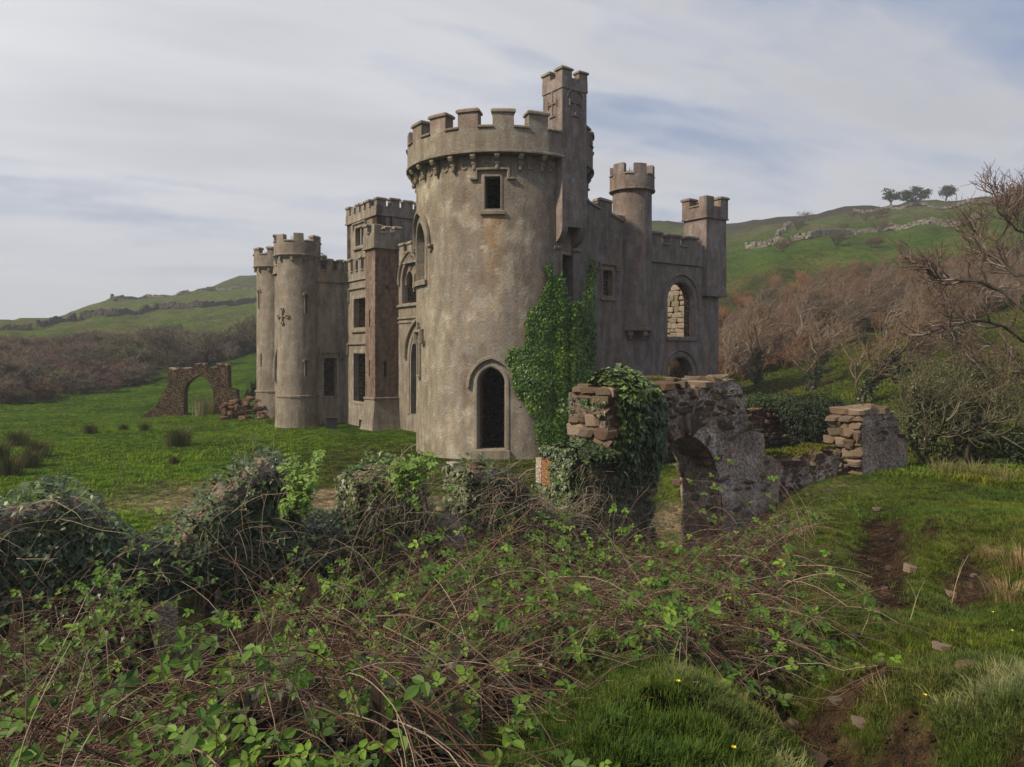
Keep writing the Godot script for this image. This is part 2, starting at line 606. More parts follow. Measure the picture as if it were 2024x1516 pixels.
func materials() -> void:
	var S := 1024
	var n1 := noise_img(S, 1, 0.006, 4)
	var n2 := noise_img(S, 2, 0.03, 4)
	var n3 := noise_img(S, 3, 0.16, 2)
	var cell := noise_img(S, 4, 0.045, 1, FastNoiseLite.TYPE_CELLULAR, FastNoiseLite.RETURN_DISTANCE)
	# weathered lime render: blotches, grain, pits, pale lichen spots
	var px := PackedByteArray()
	var hp := PackedByteArray()
	var px2 := PackedByteArray()
	var hp2 := PackedByteArray()
	px.resize(S * S * 3)
	px2.resize(S * S * 3)
	hp.resize(S * S)
	hp2.resize(S * S)
	for k in S * S:
		var a := n1[k] / 255.0 - 0.5
		var b := n2[k] / 255.0 - 0.5
		var c := n3[k] / 255.0 - 0.5
		var g := 0.82 + a * 0.10 + b * 0.13 + c * 0.22
		if b < -0.30 and c < 0.0: g -= 0.14
		var lich := c > 0.26 and b > 0.12
		if lich: g += 0.2
		# crusts of pale lichen and salts with broken edges
		var crust := a * 0.9 + b * 0.75 + c * 0.30
		if crust > 0.22: g += minf((crust - 0.22) * 1.6, 0.06)
		var warm := b * 0.05 - a * 0.07
		px[k * 3] = clampi(int((g + warm) * 255.0), 20, 255)
		px[k * 3 + 1] = clampi(int(g * 255.0), 20, 255)
		px[k * 3 + 2] = clampi(int((g - warm) * 255.0), 20, 255)
		hp[k] = clampi(int(128 + b * 150 + c * 110 + a * 60), 0, 255)
		# pebble dash
		var d := cell[k] / 255.0
		var g2 := 0.80 + c * 0.75 + a * 0.3 + b * 0.25
		px2[k * 3] = clampi(int((g2 + 0.02) * 255.0), 30, 255)
		px2[k * 3 + 1] = clampi(int(g2 * 255.0), 28, 255)
		px2[k * 3 + 2] = clampi(int((g2 - 0.01 + a * 0.1) * 255.0), 28, 255)
		hp2[k] = clampi(int(128 + c * 260 + b * 40), 0, 255)
	# flaking rubble render of the garden walls: coarse pits, stones grinning through, pale specks
	var px3 := PackedByteArray()
	var hp3 := PackedByteArray()
	px3.resize(S * S * 3)
	hp3.resize(S * S)
	for k in S * S:
		var a := n1[k] / 255.0 - 0.5
		var b := n2[k] / 255.0 - 0.5
		var c := n3[k] / 255.0 - 0.5
		var d := cell[k] / 255.0
		var g := 0.78 + b * 0.52 + c * 0.60 - (d - 0.3) * 0.14
		if c > 0.27 and b > 0.04: g += 0.22
		if b < -0.24: g -= 0.07
		px3[k * 3] = clampi(int((g + 0.01 - a * 0.08) * 255.0), 25, 255)
		px3[k * 3 + 1] = clampi(int((g - 0.01 + a * 0.04) * 255.0), 25, 255)
		px3[k * 3 + 2] = clampi(int((g + a * 0.10) * 255.0), 25, 255)
		hp3[k] = clampi(int(120 + b * 230 + c * 150 - d * 60), 0, 255)
	var t_rn := tex_from(S, px3)
	var t_rnh := tex_from(S, hp3, 1)
	var t_st := tex_from(S, px)
	var t_sth := tex_from(S, hp, 1)
	var t_pb := tex_from(S, px2)
	var t_pbh := tex_from(S, hp2, 1)
	# rain streaks and blotches, multiplied over the render
	var st := PackedByteArray()
	st.resize(512 * 512 * 3)
	var s1 := noise_img(512, 7, 0.02, 5)
	for k in 512 * 512:
		var g := 0.94 + (s1[k] / 255.0 - 0.5) * 0.34
		st[k * 3] = clampi(int(g * 255.0), 60, 255)
		st[k * 3 + 1] = clampi(int(g * 253.0), 60, 255)
		st[k * 3 + 2] = clampi(int(g * 250.0), 60, 255)
	var t_str := tex_from(512, st)
	M.stucco = plaster(t_st, t_sth, 0.31, 1.8, t_str, Color(0.40, 0.355, 0.30))
	M.stucco2 = plaster(t_st, t_sth, 0.33, 2.0, t_str, Color(0.365, 0.318, 0.295))
	M.pebble = plaster(t_pb, t_pbh, 0.5, 3.0, t_str, Color(0.42, 0.35, 0.305))
	M.coping = plaster(t_st, t_sth, 0.7, 1.5, t_str, Color(0.40, 0.355, 0.285))
	M.ruin = plaster(t_rn, t_rnh, 0.40, 5.0, t_str, Color(0.92, 0.80, 0.71))
	# rubble masonry too far inside to tell its stones apart
	var cd := noise_img(512, 14, 0.045, 1, FastNoiseLite.TYPE_CELLULAR, FastNoiseLite.RETURN_DISTANCE2_SUB)
	var cv := noise_img(512, 14, 0.045, 1, FastNoiseLite.TYPE_CELLULAR, FastNoiseLite.RETURN_CELL_VALUE)
	var cn := noise_img(512, 15, 0.08, 3)
	var rb := PackedByteArray()
	var rh := PackedByteArray()
	rb.resize(512 * 512 * 3)
	rh.resize(512 * 512)
	for k in 512 * 512:
		var e := clampf(cd[k] / 255.0 * 2.6, 0, 1)
		var v := cv[k] / 255.0
		var c := cn[k] / 255.0 - 0.5
		var g := (0.45 + 0.5 * v) * (0.55 + 0.45 * e) + c * 0.3
		rb[k * 3] = clampi(int((g + 0.05) * 255), 20, 255)
		rb[k * 3 + 1] = clampi(int((g) * 255), 20, 255)
		rb[k * 3 + 2] = clampi(int((g - 0.06) * 255), 20, 255)
		rh[k] = clampi(int(e * 190 + c * 60 + 20), 0, 255)
	M.rubble = plaster(tex_from(512, rb), tex_from(512, rh, 1), 0.55, 6.0, t_str, Color(0.48, 0.40, 0.32))
	M.rubble.uv1_scale = Vector3(0.55, 0.85, 0.55)
	M.rubble2 = M.rubble.duplicate()
	M.rubble2.albedo_color = Color(0.70, 0.62, 0.53).linear_to_srgb()
	M.stone = plaster(t_rn, t_rnh, 0.6, 4.0, t_str, Color(0.63, 0.57, 0.485))
	M.stone.detail_enabled = false
	# ground
	var gp := PackedByteArray()
	gp.resize(S * S * 3)
	for k in S * S:
		var a := n1[k] / 255.0 - 0.5
		var b := n2[k] / 255.0 - 0.5
		var c := n3[k] / 255.0 - 0.5
		var g := 0.72 + a * 0.3 + b * 0.45 + c * 0.5
		gp[k * 3] = clampi(int((g + b * 0.12) * 255), 20, 255)
		gp[k * 3 + 1] = clampi(int(g * 255), 20, 255)
		gp[k * 3 + 2] = clampi(int((g - b * 0.1) * 255), 20, 255)
	var t_gr := tex_from(S, gp)
	M.ground = std(t_gr, Vector3(0.33, 0.33, 0.33), 1.0)
	M.ground.uv1_world_triplanar = true
	M.ground.heightmap_enabled = true
	M.ground.heightmap_texture = t_gr
	M.ground.heightmap_scale = 5.0
	M.ground.detail_enabled = true
	M.ground.detail_albedo = t_gr
	M.ground.detail_blend_mode = BaseMaterial3D.BLEND_MODE_MUL
	M.ground.detail_uv_layer = BaseMaterial3D.DETAIL_UV_2
	M.ground.uv2_triplanar = true
	M.ground.uv2_world_triplanar = true
	M.ground.uv2_scale = Vector3(0.031, 0.031, 0.031)
	M.ground.metallic_specular = 0.1
	M.bark = std(t_pb, Vector3(1.4, 0.5, 1.4), 0.95)
	M.bark.heightmap_enabled = true
	M.bark.heightmap_texture = t_pbh
	M.bark.heightmap_scale = 2.0
	M.twig = std(null, Vector3.ONE, 0.9)
	M.leaf = std(null, Vector3.ONE, 0.55)
	M.leaf.metallic_specular = 0.4
	M.leaf.backlight_enabled = true
	M.leaf.backlight = Color(0.32, 0.36, 0.12).linear_to_srgb()
	M.ivy = std(null, Vector3.ONE, 0.42)
	M.ivy.metallic_specular = 0.45
	M.grass = std(null, Vector3.ONE, 0.7)
	M.grass.metallic_specular = 0.2
	M.grass.backlight_enabled = true
	M.grass.backlight = Color(0.3, 0.34, 0.1).linear_to_srgb()
	M.dark = std(null, Vector3.ONE, 1.0, Color(0.03, 0.028, 0.025).linear_to_srgb())
	M.metal = std(null, Vector3.ONE, 0.7, Color(0.03, 0.03, 0.03).linear_to_srgb())

func plaster(t: Texture2D, h: Texture2D, scale: float, relief: float, streak: Texture2D, base: Color) -> StandardMaterial3D:
	var m := std(t, Vector3.ONE * scale, 0.96, (base * (1.0 / VS)).linear_to_srgb())
	m.set_meta("vs", true)
	m.metallic_specular = 0.2
	m.heightmap_enabled = true
	m.heightmap_texture = h
	m.heightmap_scale = relief
	m.detail_enabled = true
	m.detail_albedo = streak
	m.detail_blend_mode = BaseMaterial3D.BLEND_MODE_MUL
	m.detail_uv_layer = BaseMaterial3D.DETAIL_UV_2
	m.uv2_triplanar = true
	m.uv2_scale = Vector3(0.24, 0.06, 0.24)
	return m

# ---------------------------------------------------------------- terrain
# far land: for each bearing (as slope x/depth) a list of depth, height
var FAR := [
	[-2.2, [20, 0.0, 60, -2.0, 120, -3.0, 260, -5.0, 1500, -14.0]],
	[-1.07, [20, 0.0, 55, -0.5, 120, 4.0, 170, 8.0, 400, 2.0, 1500, -12.0]],
	[-0.675, [20, 0.0, 45, 0.0, 55, 0.1, 85, 2.6, 140, 8.4, 172, 11.2, 400, 4.0, 1500, -10.0]],
	[-0.508, [20, 0.0, 45, 0.0, 62, 0.5, 90, 3.6, 150, 10.0, 178, 13.6, 232, 20.9, 420, 14.0, 1500, -4.0]],
	[-0.335, [20, 0.0, 45, 0.1, 90, 3.7, 130, 7.0, 190, 16.6, 230, 23.8, 300, 35.2, 600, 37.0, 1500, 34.0]],
	[-0.20, [20, 0.0, 45, 0.2, 92, 3.9, 130, 8.0, 190, 19.9, 232, 28.9, 300, 40.5, 600, 42.0, 1500, 42.0]],
	[0.02, [20, 0.0, 45, 0.3, 90, 5.0, 150, 14.0, 220, 30.0, 300, 44.0, 600, 48.0, 1500, 48.0]],
	[0.192, [20, 0.1, 36, 0.3, 50, 1.6, 90, 10.5, 150, 25.0, 220, 42.0, 285, 52.5, 600, 56.0, 1500, 56.0]],
	[0.279, [20, 0.2, 36, 0.6, 50, 2.2, 60, 3.9, 85, 9.4, 120, 18.1, 150, 24.7, 262, 48.3, 600, 52.0, 1500, 52.0]],
	[0.355, [20, 0.6, 25, 1.0, 35, 1.6, 45, 2.6, 60, 5.4, 85, 11.6, 110, 18.4, 150, 27.0, 252, 49.0, 600, 52.0, 1500, 52.0]],
	[0.459, [20, 1.1, 25, 1.5, 35, 2.5, 45, 3.8, 60, 6.9, 80, 12.2, 100, 16.6, 150, 29.0, 232, 49.0, 600, 52.0, 1500, 52.0]],
	[0.559, [20, 1.4, 25, 2.0, 35, 3.1, 50, 5.8, 70, 10.2, 100, 17.7, 140, 28.0, 203, 45.0, 600, 50.0, 1500, 50.0]],
	[0.675, [20, 2.0, 25, 2.7, 35, 4.2, 50, 7.2, 70, 11.6, 100, 19.7, 182, 42.6, 600, 48.0, 1500, 48.0]],
	[1.07, [20, 2.6, 35, 5.2, 50, 8.2, 70, 13.0, 150, 36.0, 600, 46.0, 1500, 46.0]],
	[2.2, [20, 3.0, 50, 9.0, 150, 30.0, 600, 40.0, 1500, 40.0]],
]

func profile(p: Array, d: float) -> float:
	if d <= p[0]: return p[1]
	for k in range(2, p.size(), 2):
		if d <= p[k]:
			var f: float = (d - p[k - 2]) / (p[k] - p[k - 2])
			return lerpf(p[k - 1], p[k + 1], f)
	return p[p.size() - 1]

func far_h(x: float, d: float) -> float:
	var t: float = clampf(x / maxf(d, 0.5), -2.2, 2.2)
	for k in range(1, FAR.size()):
		if t <= FAR[k][0]:
			var f: float = (t - FAR[k - 1][0]) / (FAR[k][0] - FAR[k - 1][0])
			f = f * f * (3 - 2 * f)
			return lerpf(profile(FAR[k - 1][1], d), profile(FAR[k][1], d), f)
	return profile(FAR[FAR.size() - 1][1], d)

func gauss(x: float, y: float, cx: float, cy: float, ax: float, ay: float, rot := 0.0) -> float:
	var dx := x - cx
	var dy := y - cy
	var u := dx * cos(rot) + dy * sin(rot)
	var w := -dx * sin(rot) + dy * cos(rot)
	return exp(-(u * u / (ax * ax) + w * w / (ay * ay)))

# position relative to the ruined wall: w in front of it (towards the camera), s along it to the right
func wall_w(x: float, d: float) -> float: return (x - 3.72) * 0.571 - (d - 13.5) * 0.821
func wall_s(x: float, d: float) -> float: return (x - 3.72) * 0.821 + (d - 13.5) * 0.571

func near_h(x: float, d: float) -> float:
	var w := wall_w(x, d)
	var s := wall_s(x, d)
	var y0 := lerpf(0.15, 1.15, smoothstep(-0.6, 2.4, s))       # at the foot of the wall
	var behind := lerpf(0.0, 1.0, smoothstep(0.6, 4.0, s))
	var right := lerpf(y0, 1.25, smoothstep(0.2, 2.2, w))
	right = lerpf(right, 1.95, smoothstep(6.6, 9.0, w))
	var left := lerpf(y0, 1.75, smoothstep(0.6, 7.5, w))
	var front := lerpf(left, right, smoothstep(-1.6, 0.3, x - (2.0 + (d - 5.2) * 0.375)))
	var y := lerpf(behind, front, smoothstep(-0.9, 0.3, w))
	# bank in the middle foreground, bank at bottom right, trodden dip between
	y += 0.40 * gauss(x, d, 1.05, 4.35, 0.75, 1.2, 0.15)
	y += 0.22 * gauss(x, d, 0.4, 3.2, 0.8, 0.9)
	y += 0.55 * smoothstep(5.6, 4.3, d + 0.25 * sin(x * 2.1)) * smoothstep(1.75, 2.75, x + (d - 4.0) * 0.25) * smoothstep(9.5, 5.0, x)
	y -= 0.30 * gauss(x, d, 1.85, 4.6, 0.40, 1.5, 0.12)
	# worn gullies on the slope to the right
	y -= 0.24 * gauss(x, d, 4.75, 9.8, 0.36, 2.5, -0.45)
	y -= 0.28 * gauss(x, d, 5.0, 8.3, 0.35, 1.0, -0.6)
	y += 0.20 * gauss(x, d, 5.2, 9.4, 0.4, 1.0, -0.5)
	y += 0.5 * smoothstep(4.6, 6.5, x) * smoothstep(13, 8, d) * smoothstep(4.5, 6.0, d)
	var k := smoothstep(12.0, 6.0, d)
	y += nz.get_noise_2d(x * 4.0, d * 4.0) * (0.05 + 0.10 * k) + nz2.get_noise_2d(x * 14.0, d * 14.0) * 0.05 * k
	return y

func height(x: float, z: float) -> float:
	var d := -z
	var f: float = smoothstep(17.0, 27.0, d)
	if d < 2.0 and d > -3.0:
		pass
	var y: float
	if d <= 1.0:
		y = lerpf(near_h(x, 1.0), 2.2 + x * 0.08, smoothstep(1.0, -6.0, d))
		y = lerpf(y, clampf(x * 0.12, -3, 22) + 1.5, smoothstep(5.0, 60.0, absf(x) - d))
		return y
	var nh: float = near_h(x, d) if f < 1.0 else 0.0
	var side: float = smoothstep(10.0, 22.0, absf(x))
	var fh: float = far_h(x, maxf(d, 20.0 * minf(1.0, 1.0)))
	f = maxf(f, side)
	y = lerpf(nh, fh, f)
	y += nz.get_noise_2d(x * 0.35, d * 0.35) * clampf((d - 25.0) * 0.012, 0.0, 1.6)
	return y

func mixc(a: Color, b: Color, k: float) -> Color:
	return a.lerp(b, clampf(k, 0, 1))

func dirt_at(x: float, d: float) -> float:
	var n := nz2.get_noise_2d(x * 5.0, d * 5.0) * 0.6 + nz.get_noise_2d(x * 2.0 + 50, d * 2.0) * 0.5
	var k := 0.0
	k = maxf(k, 1.3 * gauss(x, d, 4.75, 9.8, 0.36, 2.5, -0.45) + n * 0.9)
	k = maxf(k, 1.1 * gauss(x, d, 5.0, 8.3, 0.34, 0.95, -0.6) + n * 0.9)
	k = maxf(k, 0.80 * gauss(x, d, 1.95, 4.5, 0.36, 1.4, 0.2) + n * 0.9)
	k = maxf(k, 0.72 * gauss(x, d, 2.6, 5.6, 0.9, 0.8) + n)
	k = maxf(k, 1.1 * gauss(x, d, 0.62, 3.42, 0.14, 0.12) + n * 0.5)
	k = maxf(k, 1.1 * gauss(x, d, 0.14, 3.4, 0.18, 0.1) + n * 0.5)
	k = maxf(k, 0.9 * gauss(x, d, 2.35, 3.6, 0.16, 0.14) + n * 0.5)
	k = maxf(k, 0.7 * gauss(x, d, 3.4, 6.3, 0.6, 0.35) + n)
	k = maxf(k, (n + 0.06) * 1.5 * smoothstep(1.6, 2.6, x) * smoothstep(3.9, 4.8, d))
	return smoothstep(0.45, 0.75, k)

func sand_at(x: float, d: float) -> float:
	var cd := 18.6 - (x + 5.0) * 0.34
	var n := nz.get_noise_2d(x * 1.2, d * 1.2) * 0.9
	var half := lerpf(2.3, 1.2, smoothstep(-5.0, 3.0, x))
	var k := 1.0 - smoothstep(half * 0.7, half * 1.1, absf(d - cd) + n)
	return k * smoothstep(-13.0, -6.0, x) * smoothstep(7.5, 5.0, x)

func ground_tint(x: float, d: float, y: float) -> Color:
	var n := nz.get_noise_2d(x * 0.45, d * 0.45)
	var m := nz2.get_noise_2d(x * 0.16, d * 0.16)
	var lawn := Color(0.15, 0.27, 0.03)
	var bright := Color(0.24, 0.40, 0.042)
	var rough := Color(0.115, 0.115, 0.045)
	var c := mixc(lawn, bright, 0.35 + n * 0.9 + m * 0.5)
	if d < 30.0:
		# trodden lawn round the castle is duller, the open field on the left brighter
		var dull: float = smoothstep(-11.0, -5.0, x)
		c = mixc(c, Color(0.18, 0.21, 0.055), dull * 0.85 + n * 0.3)
		c = mixc(c, Color(0.80, 0.62, 0.38), sand_at(x, d) * 0.95)
		var k := dirt_at(x, d) if d < 14.0 else 0.0
		c = mixc(c, Color(0.135, 0.092, 0.06), k)
		if d < 13.0: c = mixc(c, Color(0.045, 0.036, 0.022), bramble_at(x, d))  # shade under the brambles put into the ground colour
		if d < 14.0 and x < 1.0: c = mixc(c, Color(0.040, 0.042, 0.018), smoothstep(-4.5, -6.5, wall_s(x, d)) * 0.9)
	else:
		var t := x / d
		if t < -0.15:
			c = mixc(c, Color(0.15, 0.30, 0.028), smoothstep(40, 60, d) * 0.6)
			# rough pasture above the wood
			var up: float = smoothstep(95.0, 125.0, d)
			c = mixc(c, mixc(Color(0.22, 0.35, 0.05), Color(0.30, 0.32, 0.11), 0.45 + n * 1.3 + m), up)
			c = mixc(c, Color(0.115, 0.11, 0.06), smoothstep(215.0, 260.0, d) * (0.55 + n))
		elif t > 0.15:
			var sl: float = smoothstep(24.0, 34.0, d)
			var heath := mixc(Color(0.135, 0.155, 0.042), Color(0.26, 0.205, 0.105), 0.45 + n * 1.5 + m * 0.8)
			c = mixc(c, heath, sl)
			# upper fields
			var f1: float = smoothstep(84.0, 100.0, d + m * 14) * (1.0 - smoothstep(150.0, 154.0, d))
			c = mixc(c, mixc(Color(0.15, 0.29, 0.028), Color(0.28, 0.35, 0.07), smoothstep(112.0, 92.0, d) + n), f1 * 0.95)
			var f2: float = smoothstep(153.0, 158.0, d)
			c = mixc(c, mixc(Color(0.19, 0.29, 0.045), Color(0.28, 0.26, 0.11), 0.4 + n * 1.6 + m), f2)
			c = mixc(c, Color(0.085, 0.06, 0.04), smoothstep(205.0, 245.0, d + 60.0 * t) * 0.9)
		else:
			c = mixc(c, Color(0.12, 0.095, 0.055), smoothstep(60.0, 140.0, d))
	return c

func terrain() -> void:
	var mb := MB.new()
	var az := []
	var a := -180.0
	while a < 180.0:
		az.append(a)
		a += 0.55 if absf(a) < 42.0 else 3.0
	var rings := [0.3]
	while rings[-1] < 640.0:
		var q: float = rings[-1]
		rings.append(q * (1.03 if q < 60 else 1.022 if q < 300 else 1.08))
	var W := az.size()
	mb.add(Vector3(0, height(0, 0), 0), Vector3.UP, Color(0.05, 0.08, 0.02))
	for r in rings:
		for k in W:
			var g := deg_to_rad(az[k])
			var x: float = sin(g) * r
			var z: float = -cos(g) * r
			var y := height(x, z)
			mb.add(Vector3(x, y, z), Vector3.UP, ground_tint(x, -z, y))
	for k in W:
		mb.t3(0, 1 + k, 1 + (k + 1) % W)
	for j in rings.size() - 1:
		for k in W:
			var p := 1 + j * W + k
			var q := 1 + j * W + (k + 1) % W
			mb.quad_i(p, p + W, q + W, q)
	# smooth normals from the slope
	var acc := PackedVector3Array()
	acc.resize(mb.v.size())
	for k in range(0, mb.i.size(), 3):
		var p := mb.i[k]
		var q := mb.i[k + 1]
		var w := mb.i[k + 2]
		var nn := (mb.v[q] - mb.v[p]).cross(mb.v[w] - mb.v[p])
		if nn.y < 0: nn = -nn
		acc[p] += nn
		acc[q] += nn
		acc[w] += nn
	for k in acc.size(): mb.n[k] = acc[k].normalized()
	var o := obj("ground", mb, M.ground)
	tag(o, "green ground of lawn, pasture and hillside around the ruined castle", "", "", "structure")

# ---------------------------------------------------------------- castle (own axes: x along the side wall, -z along the entrance front)
var castle_node: Node3D

func wall_part(called: String, m: Map, s0: float, s1: float, h0: float, h1: float, holes: Array, th: float, mat: Material, parent: Node3D, step := 0.34, inner := true) -> MeshInstance3D:
	var mesh := ArrayMesh.new()
	var a := MB.new()
	sheet(a, m, s0, s1, h0, h1, holes, 0.0, step)
	for hp in holes: reveal(a, m, hp, 0.0, th * 0.45)
	surf(mesh, a, mat)
	var b := MB.new()
	var keep := tint_fn
	tint_fn = 0
	if inner: sheet(b, m, s0, s1, h0, h1, holes, th, step * 1.6, true)
	for hp in holes: reveal(b, m, hp, th * 0.45, th)
	# wall head and ends
	var cnt := maxi(1, int((s1 - s0) / 0.4))
	for k in cnt:
		var x := lerpf(s0, s1, float(k) / cnt)
		var y := lerpf(s0, s1, float(k + 1) / cnt)
		b.col = Color(0.9, 0.9, 0.86)
		b.quad(m.pt(x, h1, 0), m.pt(y, h1, 0), m.pt(y, h1, th), m.pt(x, h1, th))
	if not m.cyl or s1 - s0 < m.r * TAU - 0.01:
		for e in [s0, s1]:
			b.quad(m.pt(e, h0, 0), m.pt(e, h1, 0), m.pt(e, h1, th), m.pt(e, h0, th))
	surf(mesh, b, M.rubble)
	tint_fn = keep
	return put(called, mesh, parent)

func castle() -> void:
	var th := asin(0.5707)
	var root := thing("castle", "roofless grey-brown battlemented castle ruin with round towers on the green lawn", "castle", "", Transform3D(Basis(Vector3.UP, th), Vector3(-0.446, 0, -29.1)))
	castle_node = root
	corner_tower(root)
	side_wall(root)
	entrance_front(root)
	gate_towers(root)
	inner_walls(root)

func corner_tower(root: Node3D) -> void:
	tint_fn = 1
	var R := 3.2
	var m := round_map(Vector3.ZERO, R)
	var f := func(phi: float) -> float: return deg_to_rad(phi - 34.8) * R
	var door := arch_poly(f.call(-4.7), 0.95, 0.45, 2.68, 3.25)
	var win := rect_poly(f.call(-3.9) - 0.27, f.call(-3.9) + 0.27, 8.62, 9.76)
	var lan := arch_poly(f.call(-66.0), 1.0, 6.4, 7.75, 8.5)
	var win2 := rect_poly(f.call(50.5) - 0.37, f.call(50.5) + 0.37, 5.7, 7.22)
	var slot := rect_poly(f.call(-66.0) - 0.05, f.call(-66.0) + 0.05, 3.2, 4.05)
	var t := wall_part("corner_tower", m, -PI * R, PI * R, -0.6, 10.6, [door, win, lan, win2, slot], 0.7, M.stucco, root, 0.13)
	# parapet carried on corbels
	var mp := round_map(Vector3.ZERO, 3.53)
	var pb := MB.new()
	sheet(pb, mp, -PI * 3.53, PI * 3.53, 10.55, 11.36, [], 0.0, 0.3)
	sheet(pb, mp, -PI * 3.53, PI * 3.53, 10.55, 11.36, [], 0.5, 0.5, true)
	for k in 64:
		var a := (float(k) / 64.0 - 0.5) * TAU * 3.53
		var b := (float(k + 1) / 64.0 - 0.5) * TAU * 3.53
		pb.col = wall_tint(mp.pt(a, 10.55, 0.2), a, 10.5)
		pb.quad(mp.pt(a, 11.36, 0), mp.pt(b, 11.36, 0), mp.pt(b, 11.36, 0.5), mp.pt(a, 11.36, 0.5))
		# soffit with a hollow chamfer
		pb.quad(mp.pt(a, 10.55, 0), mp.pt(b, 10.55, 0), mp.pt(b, 10.50, 0.06), mp.pt(a, 10.50, 0.06))
		pb.quad(mp.pt(a, 10.50, 0.06), mp.pt(b, 10.50, 0.06), mp.pt(b, 10.52, 0.40), mp.pt(a, 10.52, 0.40))
	obj("parapet", pb, M.stucco, t)
	var lip := MB.new()
	strip(lip, mp, PackedVector2Array([Vector2(-PI * 3.53, 10.56), Vector2(PI * 3.53 - 0.01, 10.56)]), 0.10, 0.05)
	obj("parapet_moulding", lip, M.stucco, t)
	for k in 18:
		var sc := deg_to_rad(2.5 + 20.0 * k - 34.8) * 3.53
		if k == 2: continue   # here the chimney stack rises
		merlon(mp, sc, deg_to_rad(11.8) * 3.53, 11.36, 12.02, 0.0, 0.46, t, M.stucco)
		var sb := MB.new()
		var se := deg_to_rad(12.5 + 20.0 * k - 34.8) * 3.53
		block(sb, mp, se - 0.27, se + 0.27, 11.36, 11.44, -0.06, 0.52, 0.03)
		obj("embrasure_sill", sb, M.coping, t)
	# corbels: scroll over a small carved head; wreaths between
	var cm := corbel_mesh()
	var wm := wreath_mesh()
	for k in 26:
		var phi := -1.0 + 360.0 / 26.0 * k
		var al := deg_to_rad(phi - 34.8)
		var b := Basis(Vector3.UP, al)
		put("corbel", cm, t, Transform3D(b, Vector3(sin(al) * R, 10.50, cos(al) * R)))
		var a2 := deg_to_rad(phi + 180.0 / 26.0 - 34.8)
		put("wreath", wm, t, Transform3D(Basis(Vector3.UP, a2), Vector3(sin(a2) * (R + 0.004), 10.17, cos(a2) * (R + 0.004))))
	# unseen discs added inside the tower to darken its windows
	for hh in [10.1, 7.9]:
		var rf := MB.new()
		for k in 32:
			var a := TAU * k / 32.0
			var b := TAU * (k + 1) / 32.0
			rf.tri(Vector3(0, hh, 0), Vector3(sin(a) * 2.6, hh, cos(a) * 2.6), Vector3(sin(b) * 2.6, hh, cos(b) * 2.6))
			rf.tri(Vector3(0, hh - 0.2, 0), Vector3(sin(a) * 2.6, hh - 0.2, cos(a) * 2.6), Vector3(sin(b) * 2.6, hh - 0.2, cos(b) * 2.6))
		obj("added_roof" if hh > 9.0 else "added_floor", rf, M.rubble, t)
	# openings' dressings
	var mb := MB.new()
	strip(mb, m, arch_path(f.call(-4.7), 0.95, 2.62, 3.22, 0.32, 0.06), 0.13, 0.13)
	obj("hood_mould", mb, M.stucco, t)
	mb = MB.new()
	var fr := arch_poly(f.call(-4.7), 1.10, 0.45, 2.68, 3.34)
	fr.remove_at(0)
	var fp := PackedVector2Array([fr[0]])
	for k in range(1, fr.size()): fp.append(fr[k])
	fp.append(Vector2(f.call(-4.7) - 0.55, 0.45))
	strip(mb, m, fp, 0.13, 0.035)
	obj("door_frame", mb, M.stucco, t)
	mb = MB.new()
	block(mb, m, f.call(-4.7) - 0.62, f.call(-4.7) + 0.62, 0.12, 0.44, -0.10, 0.5, 0.03)
	obj("door_step", mb, M.coping, t)
	mb = MB.new()
	hood_rect(mb, m, f.call(-3.9), 1.08, 10.02, 0.32, 0.22, 0.10, 0.12)
	obj("hood_mould", mb, M.coping, t)
	mb = MB.new()
	strip(mb, m, rect_poly(f.call(-3.9) - 0.31, f.call(-3.9) + 0.31, 8.62, 9.81), 0.09, 0.025, true)
	obj("window_frame", mb, M.stucco, t)
	mb = MB.new()
	block(mb, m, f.call(-3.9) - 0.42, f.call(-3.9) + 0.42, 8.47, 8.61, -0.10, 0.35, 0.03)
	obj("window_sill", mb, M.coping, t)
	mb = MB.new()
	strip(mb, m, arch_path(f.call(-66.0), 1.0, 7.75, 8.5, 0.34, 0.12), 0.12, 0.14)
	obj("hood_mould", mb, M.stucco, t)
	for sg in [-1.0, 1.0]:
		mb = MB.new()
		var sx: float = f.call(-66.0) + sg * 0.92
		block(mb, m, sx - 0.13, sx + 0.13, 7.52, 7.62, -0.16, 0.02, 0.02)
		block(mb, m, sx - 0.07, sx + 0.07, 7.36, 7.52, -0.08, 0.02, 0.03)
		obj("hood_stop", mb, M.coping, t)
	mb = MB.new()
	var lf := arch_poly(f.call(-66.0), 1.16, 6.4, 7.75, 8.6)
	var lp := PackedVector2Array()
	for k in range(1, lf.size()): lp.append(lf[k])
	lp.append(lf[0])
	strip(mb, m, lp, 0.15, 0.04)
	obj("window_frame", mb, M.stucco, t)
	mb = MB.new()
	block(mb, m, f.call(-66.0) - 0.68, f.call(-66.0) + 0.68, 6.2, 6.39, -0.12, 0.3, 0.03)
	obj("window_sill", mb, M.coping, t)
	mb = MB.new()
	strip(mb, m, rect_poly(f.call(50.5) - 0.42, f.call(50.5) + 0.42, 5.7, 7.27), 0.10, 0.03, true)
	obj("window_frame", mb, M.stucco, t)
	# blind arrow slit under a small crested label
	mb = MB.new()
	var sc2: float = f.call(-66.0)
	for sg in [-1.0, 1.0]:
		strip(mb, m, PackedVector2Array([Vector2(sc2 + sg * 0.11, 2.95), Vector2(sc2 + sg * 0.11, 4.25)]), 0.07, 0.09)
	strip(mb, m, PackedVector2Array([Vector2(sc2 - 0.16, 4.18), Vector2(sc2 + 0.16, 4.18)]), 0.06, 0.08)
	hood_rect(mb, m, sc2, 0.66, 4.55, 0.42, 0.16, 0.12, 0.17)
	block(mb, m, sc2 - 0.05, sc2 + 0.05, 4.55, 4.72, -0.14, 0.0, 0.02)
